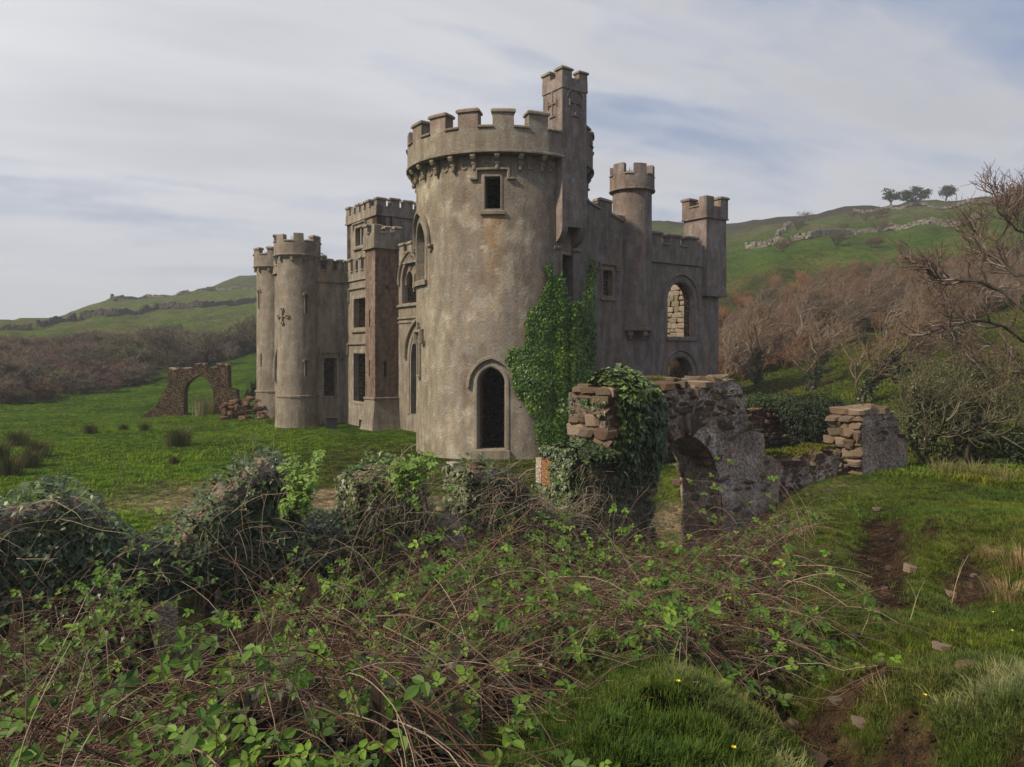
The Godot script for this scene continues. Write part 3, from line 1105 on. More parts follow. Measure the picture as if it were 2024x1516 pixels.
	block(mb, m, sc2 - 0.03, sc2 + 0.03, 4.72, 4.88, -0.12, -0.04, 0.015)
	block(mb, m, sc2 - 0.12, sc2 + 0.12, 2.82, 2.93, -0.10, 0.0, 0.03)
	obj("arrow_slit", mb, M.coping, t)
	chimney(root)

func corbel_mesh() -> ArrayMesh:
	tint_fn = 0
	var mb := MB.new()
	mb.col = Color(1.0, 0.97, 0.92)
	# scroll profile in (out, down), extruded across
	var pr := [Vector2(0.0, 0.02), Vector2(0.31, 0.02), Vector2(0.33, -0.08), Vector2(0.27, -0.17), Vector2(0.17, -0.19), Vector2(0.13, -0.24), Vector2(0.17, -0.30), Vector2(0.13, -0.36), Vector2(0.0, -0.38)]
	var hw := 0.085
	for k in pr.size():
		var a: Vector2 = pr[k]
		var b: Vector2 = pr[(k + 1) % pr.size()]
		mb.quad(Vector3(-hw, a.y, a.x), Vector3(hw, a.y, a.x), Vector3(hw, b.y, b.x), Vector3(-hw, b.y, b.x))
	for sg in [-1.0, 1.0]:
		for k in range(1, pr.size()):
			mb.tri(Vector3(sg * hw, -0.12, 0.04), Vector3(sg * hw, pr[k - 1].y, pr[k - 1].x), Vector3(sg * hw, pr[k].y, pr[k].x))
		# volute boss
		for k in 7:
			var g := TAU * k / 7.0
			var g2 := TAU * (k + 1) / 7.0
			mb.tri(Vector3(sg * (hw + 0.025), -0.08, 0.22), Vector3(sg * hw, -0.08 + 0.075 * sin(g), 0.22 + 0.075 * cos(g)), Vector3(sg * hw, -0.08 + 0.075 * sin(g2), 0.22 + 0.075 * cos(g2)))
	# carved head: brow, nose, chin
	var nv := 6
	for a in nv:
		for b in 8:
			var q := []
			for e in [[a, b], [a, b + 1], [a + 1, b + 1], [a + 1, b]]:
				var la: float = PI * e[0] / nv
				var lo: float = TAU * e[1] / 8.0
				var r := 0.085 * (1.0 + 0.22 * maxf(0.0, cos(lo)) * sin(la) * (0.4 + sin(la * 3.0) * 0.5))
				q.append(Vector3(sin(lo) * sin(la) * r * 0.95, -0.44 + cos(la) * r * 1.2, 0.09 + cos(lo) * sin(la) * r))
			mb.quad(q[0], q[1], q[2], q[3])
	return mesh_of(mb, M.coping)

func wreath_mesh() -> ArrayMesh:
	var mb := MB.new()
	mb.col = Color(0.95, 0.92, 0.88)
	for k in 12:
		if k == 3: continue
		var g := TAU * k / 12.0
		var g2 := TAU * (k + 1) / 12.0
		var pr := [Vector2(0.07, 0.0), Vector2(0.085, 0.04), Vector2(0.115, 0.04), Vector2(0.135, 0.0)]
		for j in 3:
			var q := []
			for e in [[g, j], [g2, j], [g2, j + 1], [g, j + 1]]:
				var w: Vector2 = pr[e[1]]
				q.append(Vector3(sin(e[0]) * w.x, cos(e[0]) * w.x * 1.15, w.y - 0.004))
			mb.quad(q[0], q[1], q[2], q[3])
	return mesh_of(mb, M.stucco)

func chimney(root: Node3D) -> void:
	tint_fn = 2
	var mb := MB.new()
	var lo := Vector3(0.2, 0, 2.45)
	var hi := Vector3(1.3, 0, 3.55)
	var faces := [flat_map(Vector3(0.2, 0, 2.45), Vector3(0, 0, 1), Vector3(-1, 0, 0)), flat_map(Vector3(0.2, 0, 3.55), Vector3(1, 0, 0), Vector3(0, 0, 1)), flat_map(Vector3(1.3, 0, 3.55), Vector3(0, 0, -1), Vector3(1, 0, 0)), flat_map(Vector3(1.3, 0, 2.45), Vector3(-1, 0, 0), Vector3(0, 0, -1))]
	for m in faces: sheet(mb, m, 0, 1.1, 8.15, 13.35, [], 0.0, 0.22)
	var t := obj("chimney_stack", mb, M.stucco2, root)
	# quarter-round foot against the tower
	mb = MB.new()
	for k in 8:
		var g := PI * 0.5 * k / 8.0
		var g2 := PI * 0.5 * (k + 1) / 8.0
		var z0 := 2.45 + 1.1 * cos(g)
		var z1 := 2.45 + 1.1 * cos(g2)
		var y0 := 8.15 - 0.72 * sin(g)
		var y1 := 8.15 - 0.72 * sin(g2)
		mb.col = Color(0.92, 0.88, 0.86)
		for xx in [[0.2, 0.46], [1.04, 1.3]]:
			mb.quad(Vector3(xx[0], y0, z0), Vector3(xx[1], y0, z0), Vector3(xx[1], y1, z1), Vector3(xx[0], y1, z1))
			mb.quad(Vector3(xx[0], 8.15, z0), Vector3(xx[0], 8.15, z1), Vector3(xx[0], y1, z1), Vector3(xx[0], y0, z0))
			mb.quad(Vector3(xx[1], 8.15, z0), Vector3(xx[1], 8.15, z1), Vector3(xx[1], y1, z1), Vector3(xx[1], y0, z0))
	mb.quad(Vector3(0.46, 8.14, 3.5), Vector3(1.04, 8.14, 3.5), Vector3(1.04, 8.14, 2.45), Vector3(0.46, 8.14, 2.45))
	obj("corbel", mb, M.stucco2, t)
	# pilasters that carry it down the wall
	for xx in [[0.14, 0.40], [1.06, 1.36]]:
		mb = MB.new()
		var m := flat_map(Vector3(xx[0], 0, 3.02 if xx[0] < 0.5 else 2.98), Vector3(1, 0, 0), Vector3(0, 0, 1))
		var w: float = xx[1] - xx[0]
		block(mb, m, 0, w, 1.0 if xx[0] > 0.5 else 6.9, 7.5, -0.14, 0.4, 0.0)
		block(mb, m, -0.03, w + 0.03, 7.38, 7.5, -0.22, 0.4, 0.03)
		obj("pilaster", mb, M.stucco2, t)
	# head: string, raised band, broken crenels with coping
	mb = MB.new()
	var lo2 := 0.035
	for m in faces:
		block(mb, m, -lo2 + 0.003, 1.1 + lo2 - 0.003, 12.95, 13.02, -lo2, 0.1, 0.0)
		block(mb, m, -lo2 + 0.003, 1.1 + lo2 - 0.003, 13.02, 13.36, -lo2 + 0.015, 0.2, 0.0)
	obj("head_band", mb, M.stucco2, t)
	for fi in 4:
		var m: Map = faces[fi]
		for mm in [[-0.02, 0.42], [0.74, 1.12]]:
			if fi == 2 and mm[0] < 0: continue
			mb = MB.new()
			block(mb, m, mm[0], mm[1], 13.36, 13.60, -0.018, 0.26, 0.0)
			block(mb, m, mm[0] - 0.04, mm[1] + 0.04, 13.60, 13.72 - 0.02 * fi, -0.07, 0.30, 0.05)
			obj("coping_block", mb, M.coping, t)
	# raised crosses on the two faces seen
	for fi in 2:
		var m: Map = faces[fi]
		mb = MB.new()
		var cxs := 0.56
		strip(mb, m, PackedVector2Array([Vector2(cxs, 12.05), Vector2(cxs, 12.95)]), 0.06, 0.05)
		strip(mb, m, PackedVector2Array([Vector2(cxs - 0.24, 12.50), Vector2(cxs + 0.24, 12.50)]), 0.06, 0.05)
		strip(mb, m, PackedVector2Array([Vector2(cxs - 0.16, 12.05), Vector2(cxs + 0.16, 12.05)]), 0.05, 0.05)
		strip(mb, m, PackedVector2Array([Vector2(cxs - 0.24, 12.38), Vector2(cxs - 0.24, 12.62)]), 0.05, 0.05)
		strip(mb, m, PackedVector2Array([Vector2(cxs + 0.24, 12.38), Vector2(cxs + 0.24, 12.62)]), 0.05, 0.05)
		if fi == 1:
			strip(mb, m, arch_path(cxs, 0.66, 12.7, 12.93, 0.0), 0.05, 0.05)
		obj("cross_relief", mb, M.stucco2, t)

func parapet_run(m: Map, s0: float, s1: float, h0: float, h1: float, hm: float, mers: Array, proud: float, thick: float, parent: Node3D, mat: Material) -> void:
	var mb := MB.new()
	# butt the band against the wall head below
	sheet(mb, m, s0, s1, h0, h1, [], -proud, 0.34)
	sheet(mb, m, s0, s1, h0, h1, [], thick, 0.6, true)
	var cnt := maxi(1, int((s1 - s0) / 0.4))
	for k in cnt:
		var x := lerpf(s0, s1, float(k) / cnt)
		var y := lerpf(s0, s1, float(k + 1) / cnt)
		mb.col = wall_tint(m.pt(x, h1, 0), x, h1)
		mb.quad(m.pt(x, h1, -proud), m.pt(y, h1, -proud), m.pt(y, h1, thick), m.pt(x, h1, thick))
		mb.quad(m.pt(x, h0, -proud), m.pt(y, h0, -proud), m.pt(y, h0, 0.01), m.pt(x, h0, 0.01))
	if not m.cyl:
		for e in [s0, s1]:
			mb.quad(m.pt(e, h0, -proud), m.pt(e, h1, -proud), m.pt(e, h1, thick), m.pt(e, h0, thick))
	strip(mb, m, PackedVector2Array([Vector2(s0, h0), Vector2(s1, h0)]), 0.09, proud + 0.035)
	obj("parapet", mb, mat, parent)
	for k in mers.size():
		var mm: Array = mers[k]
		merlon(m, (mm[0] + mm[1]) * 0.5, mm[1] - mm[0], h1, hm, -proud, thick - 0.04, parent, mat)
		if k > 0:
			var sb := MB.new()
			var a: float = mers[k - 1][1]
			block(sb, m, a + 0.02, mm[0] - 0.02, h1, h1 + 0.07, -proud - 0.06, thick + 0.02, 0.03)
			obj("embrasure_sill", sb, M.coping, parent)

func side_wall(root: Node3D) -> void:
	tint_fn = 2
	var m := flat_map(Vector3.ZERO, Vector3(1, 0, 0), Vector3(0, 0, 1))
	var a1 := arch_poly(9.97, 1.72, 4.5, 6.15, 7.0)
	var a2 := arch_poly(9.9, 1.7, 0.6, 2.72, 3.56)
	var w1 := rect_poly(5.22, 5.76, 6.14, 7.26)
	var t := wall_part("side_wall", m, 2.6, 12.56, -0.4, 8.55, [a1, a2, w1], 0.6, M.stucco2, root)
	var mb := MB.new()
	strip(mb, m, arch_path(9.97, 1.72, 6.15, 7.0, 0.32, 0.35), 0.13, 0.10)
	obj("hood_mould", mb, M.stucco2, t)
	mb = MB.new()
	strip(mb, m, arch_path(9.97, 1.72, 6.15, 7.0, 0.12, 1.55), 0.16, 0.03)
	obj("window_frame", mb, M.stucco2, t)
	mb = MB.new()
	block(mb, m, 9.0, 11.0, 4.32, 4.5, -0.10, 0.3, 0.03)
	obj("window_sill", mb, M.stucco2, t)
	mb = MB.new()
	strip(mb, m, arch_path(9.9, 1.7, 2.72, 3.56, 0.30, 0.3), 0.13, 0.10)
	obj("hood_mould", mb, M.stucco2, t)
	mb = MB.new()
	strip(mb, m, arch_path(9.9, 1.7, 2.72, 3.56, 0.12, 1.9), 0.2, 0.04)
	obj("door_frame", mb, M.coping, t)
	mb = MB.new()
	hood_rect(mb, m, 5.5, 0.92, 7.52, 0.24, 0.16, 0.09, 0.10)
	obj("hood_mould", mb, M.coping, t)
	mb = MB.new()
	strip(mb, m, rect_poly(5.17, 5.81, 6.12, 7.31), 0.12, 0.03, true)
	obj("window_frame", mb, M.coping, t)
	mb = MB.new()
	block(mb, m, 5.05, 5.93, 5.98, 6.1, -0.09, 0.2, 0.03)
	obj("window_sill", mb, M.coping, t)
	# level parapet to the right of the stair turret
	parapet_run(m, 7.9, 11.42, 7.83, 8.62, 9.18, [[8.05, 8.7], [9.2, 9.85], [10.4, 11.02]], 0.07, 0.42, t, M.stucco2)
	# raking parapet on the left
	for q in [[2.7, 4.42, 8.55, 10.18, 0.0], [5.08, 5.74, 8.55, 10.30, -0.06], [4.42, 5.08, 8.55, 10.12, -0.24], [5.74, 6.95, 8.55, 9.72, -0.40]]:
		mb = MB.new()
		var s0: float = q[0]
		var s1: float = q[1]
		var h1: float = q[3]
		var sl: float = q[4]
		var bodies := breaks(s0, s1, 0.3, [])
		for k in bodies.size() - 1:
			var x: float = bodies[k]
			var y: float = bodies[k + 1]
			var f0 := (x - s0) / (s1 - s0)
			var f1 := (y - s0) / (s1 - s0)
			mb.col = wall_tint(m.pt(x, 9.3, 0), x, 9.3)
			mb.hexa([m.pt(x, 8.55, 0.0), m.pt(y, 8.55, 0.0), m.pt(y, 8.55, 0.45), m.pt(x, 8.55, 0.45), m.pt(x, h1 - 0.1 + sl * f0, 0.0), m.pt(y, h1 - 0.1 + sl * f1, 0.0), m.pt(y, h1 - 0.1 + sl * f1, 0.45), m.pt(x, h1 - 0.1 + sl * f0, 0.45)])
		for e in [0]:
			mb.col = Color(1.1, 1.05, 0.95)
			var o := 0.07
			mb.hexa([m.pt(s0 - 0.03, h1 - 0.1, -o), m.pt(s1 + 0.03, h1 - 0.1 + sl, -o), m.pt(s1 + 0.03, h1 - 0.1 + sl, 0.5), m.pt(s0 - 0.03, h1 - 0.1, 0.5), m.pt(s0, h1 + 0.02, -0.01), m.pt(s1, h1 + 0.02 + sl, -0.01), m.pt(s1, h1 + 0.02 + sl, 0.44), m.pt(s0, h1 + 0.02, 0.44)])
		obj("raking_parapet", mb, M.stucco2, t)
	merlon(m, 4.1, 0.6, 10.18, 10.66, 0.0, 0.42, t, M.stucco2)
	# round stair turret
	var c := Vector3(7.2, 0, -0.30)
	var mt := round_map(c, 0.86)
	var tt := wall_part("stair_turret", mt, -PI * 0.86, PI * 0.86, 4.85, 10.85, [], 0.25, M.stucco2, root, 0.22)
	mb = MB.new()
	block(mb, mt, -1.0, 1.0, 4.72, 4.86, -0.05, 0.5, 0.02)
	for sx in [-0.72, 0.0, 0.72]:
		block(mb, mt, sx - 0.12, sx + 0.12, 4.5, 4.72, 0.02, 0.5, 0.04)
		block(mb, mt, sx - 0.07, sx + 0.07, 4.36, 4.5, 0.1, 0.5, 0.04)
	obj("bracket", mb, M.stucco2, tt)
	# patch where the render fell away and the stones show
	for k in 11:
		var sx := rr(-0.32, 0.0)
		var hh := rr(5.75, 6.3)
		put("stone", stone_mesh(80 + k % 4, M.stone), tt, Transform3D(Basis(Vector3.UP, sx / 0.86) * Basis.from_scale(Vector3(rr(0.1, 0.2), rr(0.08, 0.13), 0.06)), mt.pt(sx, hh, 0.01)))
	var mr := round_map(c, 0.98)
	var mers := []
	for k in 6:
		var sc := deg_to_rad(-22.0 + 60.0 * k) * 0.98
		mers.append([sc - 0.30, sc + 0.30])
	var pr := MB.new()
	sheet(pr, mr, -PI * 0.98, PI * 0.98, 10.82, 11.46, [], 0.0, 0.22)
	sheet(pr, mr, -PI * 0.98, PI * 0.98, 10.82, 11.46, [], 0.3, 0.3, true)
	for k in 32:
		var a := (float(k) / 32.0 - 0.5) * TAU * 0.98
		var b := (float(k + 1) / 32.0 - 0.5) * TAU * 0.98
		pr.quad(mr.pt(a, 11.46, 0), mr.pt(b, 11.46, 0), mr.pt(b, 11.46, 0.3), mr.pt(a, 11.46, 0.3))
		pr.quad(mr.pt(a, 10.82, 0), mr.pt(b, 10.82, 0), mr.pt(b, 10.78, 0.14), mr.pt(a, 10.78, 0.14))
	strip(pr, mr, PackedVector2Array([Vector2(-PI * 0.98, 10.84), Vector2(PI * 0.98 - 0.01, 10.84)]), 0.08, 0.04)
	obj("parapet", pr, M.stucco2, tt)
	for q in mers:
		merlon(mr, (q[0] + q[1]) * 0.5, q[1] - q[0], 11.46, 11.95, 0.0, 0.28, tt, M.stucco2, false)
	for q in mers:
		mb = MB.new()
		block(mb, mr, q[1] + 0.02, q[1] + 0.40, 11.46, 11.52, -0.05, 0.3, 0.02)
		obj("embrasure_sill", mb, M.coping, tt)
	# corner turret, corbelled out over the angle
	var x0 := 11.42
	var x1 := 12.82
	var z0 := -1.15
	var z1 := 0.25
	var fs := [flat_map(Vector3(x0, 0, z0), Vector3(0, 0, 1), Vector3(-1, 0, 0)), flat_map(Vector3(x0, 0, z1), Vector3(1, 0, 0), Vector3(0, 0, 1)), flat_map(Vector3(x1, 0, z1), Vector3(0, 0, -1), Vector3(1, 0, 0)), flat_map(Vector3(x1, 0, z0), Vector3(-1, 0, 0), Vector3(0, 0, -1))]
	mb = MB.new()
	for ff in fs: sheet(mb, ff, 0, 1.4, 6.5, 10.1, [], 0.0, 0.25)
	mb.col = Color(0.8, 0.75, 0.7)
	mb.quad(Vector3(x0, 6.5, z1), Vector3(x1, 6.5, z1), Vector3(x1, 6.5, z0), Vector3(x0, 6.5, z0))
	var ct := obj("corner_turret", mb, M.stucco2, root)
	mb = MB.new()
	for ff in fs: block(mb, ff, -0.05 + 0.003, 1.45 - 0.003, 6.42, 6.52, -0.05, 0.05, 0.0)
	obj("string_course", mb, M.stucco2, ct)
	mb = MB.new()
	for ff in fs: block(mb, ff, -0.07 + 0.003, 1.47 - 0.003, 10.08, 10.14, -0.10, 0.1, 0.0)
	for ff in fs: block(mb, ff, -0.06 + 0.003, 1.46 - 0.003, 10.14, 10.66, -0.06, 0.25, 0.0)
	obj("parapet", mb, M.stucco2, ct)
	for k in 4:
		for q in [[-0.06, 0.40], [1.0, 1.457]]:
			if k % 2 == 1 and q[0] < 0: merlon(fs[k], 0.20, 0.52, 10.66, 11.22, -0.06, 0.40, ct, M.stucco2)
			elif k % 2 == 1: merlon(fs[k], 1.2, 0.52, 10.66, 11.16, -0.06, 0.40, ct, M.stucco2)
			elif q[0] > 0 and k == 0: 
				var sb := MB.new()
				block(sb, fs[k], 0.42, 1.0, 10.66, 10.72, -0.11, 0.3, 0.02)
				obj("embrasure_sill", sb, M.coping, ct)

func entrance_front(root: Node3D) -> void:
	# wall with the traceried window, between the corner tower and the buttress (s = -q)
	tint_fn = 0
	var m := flat_map(Vector3(0.05, 0, 0), Vector3(0, 0, 1), Vector3(-1, 0, 0))
	var gw := arch_poly(-7.59, 1.68, 6.1, 7.1, 8.2)
	var dr := arch_poly(-6.74, 1.6, 0.92, 3.5, 4.75)
	var vent := rect_poly(-6.95, -6.7, 0.05, 0.6)
	var t := wall_part("window_wall", m, -9.6, -2.6, -0.4, 8.0, [gw, dr, vent], 0.65, M.stucco, root)
	parapet_run(m, -8.83, -2.9, 7.98, 8.46, 8.98, [[-8.83, -8.22], [-7.86, -7.40], [-7.04, -6.58], [-6.22, -5.76], [-5.4, -4.94], [-4.58, -4.12]], 0.03, 0.4, t, M.stucco)
	var mb := MB.new()
	strip(mb, m, arch_path(-7.59, 1.68, 7.1, 8.2, 0.27, 0.1), 0.12, 0.12)
	obj("hood_mould", mb, M.stucco, t)
	mb = MB.new()
	strip(mb, m, arch_path(-7.59, 1.68, 7.1, 8.2, 0.07, 1.0), 0.12, 0.03)
	obj("window_frame", mb, M.stucco, t)
	# tracery: two cusped lights under the arch, mullion broken away
	mb = MB.new()
	var head := arch_poly(-7.59, 1.66, 6.98, 7.1, 8.18)
	var l1 := arch_poly(-8.0, 0.66, 5.5, 7.22, 7.62)
	var l2 := arch_poly(-7.18, 0.66, 5.5, 7.22, 7.62)
	var eye := PackedVector2Array()
	var plate := [head]
	for cutp in [l1, l2]:
		var nx := []
		for q in plate:
			for w in Geometry2D.clip_polygons(q, cutp):
				if not Geometry2D.is_polygon_clockwise(w): nx.append(w)
		plate = nx
	for q in plate:
		var idx := Geometry2D.triangulate_polygon(q)
		for dd in [0.16, 0.32]:
			for k in range(0, idx.size(), 3):
				mb.col = Color(1, 0.98, 0.94)
				mb.tri(m.pt(q[idx[k]].x, q[idx[k]].y, dd), m.pt(q[idx[k + 1]].x, q[idx[k + 1]].y, dd), m.pt(q[idx[k + 2]].x, q[idx[k + 2]].y, dd))
		reveal(mb, m, q, 0.16, 0.32)
	var mi := flat_map(Vector3(0.05 + 0.16, 0, 0), Vector3(0, 0, 1), Vector3(-1, 0, 0))
	for cc in [-7.86, -7.32]:
		var ring := PackedVector2Array()
		var ring2 := PackedVector2Array()
		for k in 12:
			ring.append(Vector2(cc + 0.15 * cos(TAU * k / 12.0), 7.80 + 0.15 * sin(TAU * k / 12.0)))
			ring2.append(Vector2(cc + 0.06 * cos(TAU * k / 12.0), 7.80 + 0.06 * sin(TAU * k / 12.0)))
		strip(mb, mi, ring, 0.05, 0.05, true)
		strip(mb, mi, ring2, 0.05, 0.06, true)
	block(mb, mi, -7.66, -7.52, 6.78, 7.1, -0.02, 0.15, 0.02)
	block(mb, mi, -7.63, -7.56, 6.62, 6.78, 0.0, 0.12, 0.02)
	obj("tracery", mb, M.coping, t)
	for hh in [[5.98, 0.13, 0.12], [5.40, 0.10, 0.08], [5.2, 0.08, 0.06]]:
		mb = MB.new()
		strip(mb, m, PackedVector2Array([Vector2(-8.82, hh[0]), Vector2(-2.9, hh[0])]), hh[1], hh[2])
		obj("string_course", mb, M.coping, t)
	mb = MB.new()
	strip(mb, m, arch_path(-6.74, 1.6, 3.5, 4.75, 0.48, 0.0), 0.16, 0.14)
	obj("hood_mould", mb, M.stucco, t)
	mb = MB.new()
	strip(mb, m, arch_path(-6.74, 1.6, 3.5, 4.75, 0.2, 2.6), 0.22, 0.05)
	obj("door_frame", mb, M.stucco, t)
	# square buttress tower with battered foot
	tint_fn = 3
	var x0 := -1.15
	var x1 := 0.05
	var zs := -8.85
	var zn := -9.97
	var fl := flat_map(Vector3(x0, 0, zn), Vector3(0, 0, 1), Vector3(-1, 0, 0))
	var fr := flat_map(Vector3(x0, 0, zs), Vector3(1, 0, 0), Vector3(0, 0, 1))
	var fb := flat_map(Vector3(x1, 0, zn), Vector3(-1, 0, 0), Vector3(0, 0, -1))
	var fx := flat_map(Vector3(x1, 0, zs), Vector3(0, 0, -1), Vector3(1, 0, 0))
	mb = MB.new()
	var sl := [rect_poly(0.42, 0.54, 5.0, 5.8), rect_poly(0.42, 0.54, 2.62, 3.4)]
	var sr := [rect_poly(0.45, 0.62, 2.62, 3.36), rect_poly(0.56, 0.68, 6.78, 6.98)]
	sheet(mb, fl, 0, 1.12, 1.6, 8.8, sl, 0, 0.28)
	sheet(mb, fr, 0, 1.2, 1.6, 8.8, sr, 0, 0.28)
	sheet(mb, fx, 0, 1.12, 7.9, 8.8, [], 0, 0.28)
	sheet(mb, fb, 0, 1.2, 1.6, 8.8, [], 0, 0.28)
	for q in sl: reveal(mb, fl, q, 0, 0.3)
	for q in sr: reveal(mb, fr, q, 0, 0.3)
	var bt := obj("buttress_tower", mb, M.pebble, root)
	mb = MB.new()
	mb.col = Color(0.1, 0.1, 0.1)
	mb.box(Vector3(x0 + 0.3, 1.7, zn + 0.3), Vector3(x1 - 0.3, 8.7, zs - 0.3))
	obj("core", mb, M.rubble, bt)
	# batter
	tint_fn = 0
	mb = MB.new()
	for k in 5:
		var f0 := float(k) / 5.0
		var f1 := float(k + 1) / 5.0
		var e0 := 0.34 * (1.0 - f0) * (1.0 - f0 * 0.3) + 0.04
		var e1 := 0.34 * (1.0 - f1) * (1.0 - f1 * 0.3) + 0.04
		var h0 := lerpf(-0.4, 1.6, f0)
		var h1 := lerpf(-0.4, 1.6, f1)
		mb.col = wall_tint(Vector3(x0, h0, zs), h0, h0)
		mb.quad(Vector3(x0 - e0, h0, zn), Vector3(x0 - e0, h0, zs + e0), Vector3(x0 - e1, h1, zs + e1), Vector3(x0 - e1, h1, zn))
		mb.quad(Vector3(x0 - e0, h0, zs + e0), Vector3(x1 + 0.1, h0, zs + e0), Vector3(x1 + 0.1, h1, zs + e1), Vector3(x0 - e1, h1, zs + e1))
	obj("battered_foot", mb, M.stucco, bt)
	mb = MB.new()
	strip(mb, fl, PackedVector2Array([Vector2(0, 1.6), Vector2(1.2, 1.6)]), 0.11, 0.11)
	strip(mb, fr, PackedVector2Array([Vector2(-0.10, 1.602), Vector2(1.2, 1.602)]), 0.11, 0.112)
	obj("plinth_moulding", mb, M.coping, bt)
	mb = MB.new()
	var o := 0.09
	mb.col = wall_tint(Vector3(x0, 9, zs), 0, 9)
	for ff in [[fl, 1.12], [fr, 1.2], [fx, 1.12], [fb, 1.2]]:
		var ln: float = ff[1]
		block(mb, ff[0], -o + 0.003, ln + o - 0.003, 8.74, 9.42, -o, 0.2, 0.0)
		block(mb, ff[0], -o - 0.03, ln + o + 0.03, 8.70, 8.78, -o - 0.04, 0.1, 0.0)
	obj("parapet", mb, M.stucco, bt)
	for q in [[fr, -0.085, 0.27], [fr, 0.5, 0.74], [fr, 0.98, 1.285], [fl, 0.0, 0.42], [fx, 0.3, 0.6], [fb, 0.4, 0.8]]:
		merlon(q[0], (q[1] + q[2]) * 0.5, q[2] - q[1], 9.42, 9.96 - 0.16 * (1.0 if q[1] > 0.4 else 0.0), -o, 0.22, bt, M.stucco)
	for q in [[fr, 0.28, 0.49], [fr, 0.75, 0.97], [fl, 0.44, 0.74]]:
		mb = MB.new()
		block(mb, q[0], q[1], q[2], 9.42, 9.48, -o - 0.07, 0.25, 0.02)
		obj("embrasure_sill", mb, M.coping, bt)
	# recessed bay between the buttress and the gatehouse
	var m2 := flat_map(Vector3(-0.9, 0, 0), Vector3(0, 0, 1), Vector3(-1, 0, 0))
	var wu := rect_poly(-11.93, -10.35, 4.95, 6.5)
	var wl := rect_poly(-11.98, -10.35, 1.27, 3.76)
	var cel := rect_poly(-11.3, -11.0, -0.05, 0.45)
	var t2 := wall_part("bay_wall", m2, -13.25, -9.6, -0.4, 7.42, [wu, wl, cel], 0.6, M.stucco, root)
	parapet_run(m2, -13.2, -9.98, 7.42, 7.84, 8.56, [[-13.2, -12.95], [-12.6, -12.25], [-11.95, -11.6], [-11.3, -10.95], [-10.62, -10.2]], 0.05, 0.35, t2, M.stucco)
	mb = MB.new()
	hood_rect(mb, m2, -11.14, 2.75, 7.0, 0.62, 0.0, 0.10, 0.10)
	obj("hood_mould", mb, M.stucco, t2)
	mb = MB.new()
	hood_rect(mb, m2, -11.16, 2.95, 4.22, 0.56, 0.0, 0.10, 0.10)
	obj("hood_mould", mb, M.coping, t2)
	for q in [[wu, 4.95, 6.5], [wl, 1.27, 3.76]]:
		mb = MB.new()
		strip(mb, m2, rect_poly(-12.02, -10.3, q[1], q[2] + 0.05), 0.16, 0.03, true)
		obj("window_frame", mb, M.stucco, t2)
	mb = MB.new()
	block(mb, m2, -12.15, -10.1, 4.80, 4.94, -0.12, 0.3, 0.03)
	obj("window_sill", mb, M.coping, t2)
	# return wall that faces us, up to the gate tower
	var m1 := flat_map(Vector3(0, 0, -13.2), Vector3(1, 0, 0), Vector3(0, 0, 1))
	tint_fn = 2
	var w1 := rect_poly(-2.0, -1.30, 1.5, 3.5)
	var t1 := wall_part("return_wall", m1, -2.9, -0.3, -0.4, 7.4, [w1], 0.6, M.stucco, root)
	parapet_run(m1, -2.6, -0.95, 7.4, 7.95, 8.62, [[-2.6, -2.2], [-1.85, -1.55], [-1.2, -0.95]], 0.05, 0.35, t1, M.stucco)
	tint_fn = 0
	mb = MB.new()
	hood_rect(mb, m1, -1.65, 1.1, 3.8, 0.34, 0.18, 0.09, 0.10)
	obj("hood_mould", mb, M.coping, t1)
	mb = MB.new()
	strip(mb, m1, rect_poly(-2.06, -1.24, 1.5, 3.56), 0.12, 0.03, true)
	obj("window_frame", mb, M.stucco, t1)
	# square tower behind
	var sx0 := -0.3
	var sx1 := 3.4
	var sz1 := -10.5
	var sz0 := -14.26
	var sf := [flat_map(Vector3(sx0, 0, sz0), Vector3(0, 0, 1), Vector3(-1, 0, 0)), flat_map(Vector3(sx0, 0, sz1), Vector3(1, 0, 0), Vector3(0, 0, 1)), flat_map(Vector3(sx1, 0, sz1), Vector3(0, 0, -1), Vector3(1, 0, 0)), flat_map(Vector3(sx1, 0, sz0), Vector3(-1, 0, 0), Vector3(0, 0, -1))]
	var ww := rect_poly(1.14, 2.24, 9.3, 10.28)
	var ww2 := rect_poly(1.3, 2.2, 9.3, 10.28)
	var st := Node3D.new()
	st.name = "square_tower"
	root.add_child(st, true)
	for k in 4:
		tint_fn = 2 if k == 1 else 0
		var ln := 3.76 if k % 2 == 0 else 3.7
		var hol := [ww] if k == 0 else ([ww2] if k == 2 else [])
		var tw := wall_part("tower_wall", sf[k], 0.0, ln, 4.0, 10.62, hol, 0.5, M.stucco, st)
		tw.name = "tower_wall" if k == 0 else "tower_wall_%03d" % k
	tint_fn = 0
	mb = MB.new()
	for k in 4:
		var ln := 3.76 if k % 2 == 0 else 3.7
		block(mb, sf[k], -0.06 + 0.002 * k, ln + 0.06 - 0.002 * k, 10.62, 11.08, -0.06, 0.3, 0.0)
		block(mb, sf[k], -0.09 + 0.002 * k, ln + 0.09 - 0.002 * k, 10.58, 10.66, -0.09, 0.2, 0.0)
	obj("parapet", mb, M.stucco, st)
	for k in 4:
		var pitch := 0.635 if k % 2 == 0 else 0.74
		var cntm := 6 if k % 2 == 0 else 5
		var wdt := 0.40 if k % 2 == 0 else 0.50
		for j in cntm:
			if k == 0 and j == 5: continue
			var sc := 0.2 + pitch * j
			merlon(sf[k], sc + 0.02, wdt, 11.08, 11.52, -0.06, 0.26, st, M.stucco)
	for j in 5:
		mb = MB.new()
		block(mb, sf[0], 0.2 + 0.635 * j + 0.24, 0.2 + 0.635 * (j + 1) - 0.20, 11.08, 11.13, -0.13, 0.28, 0.02)
		obj("embrasure_sill", mb, M.coping, st)
	mb = MB.new()
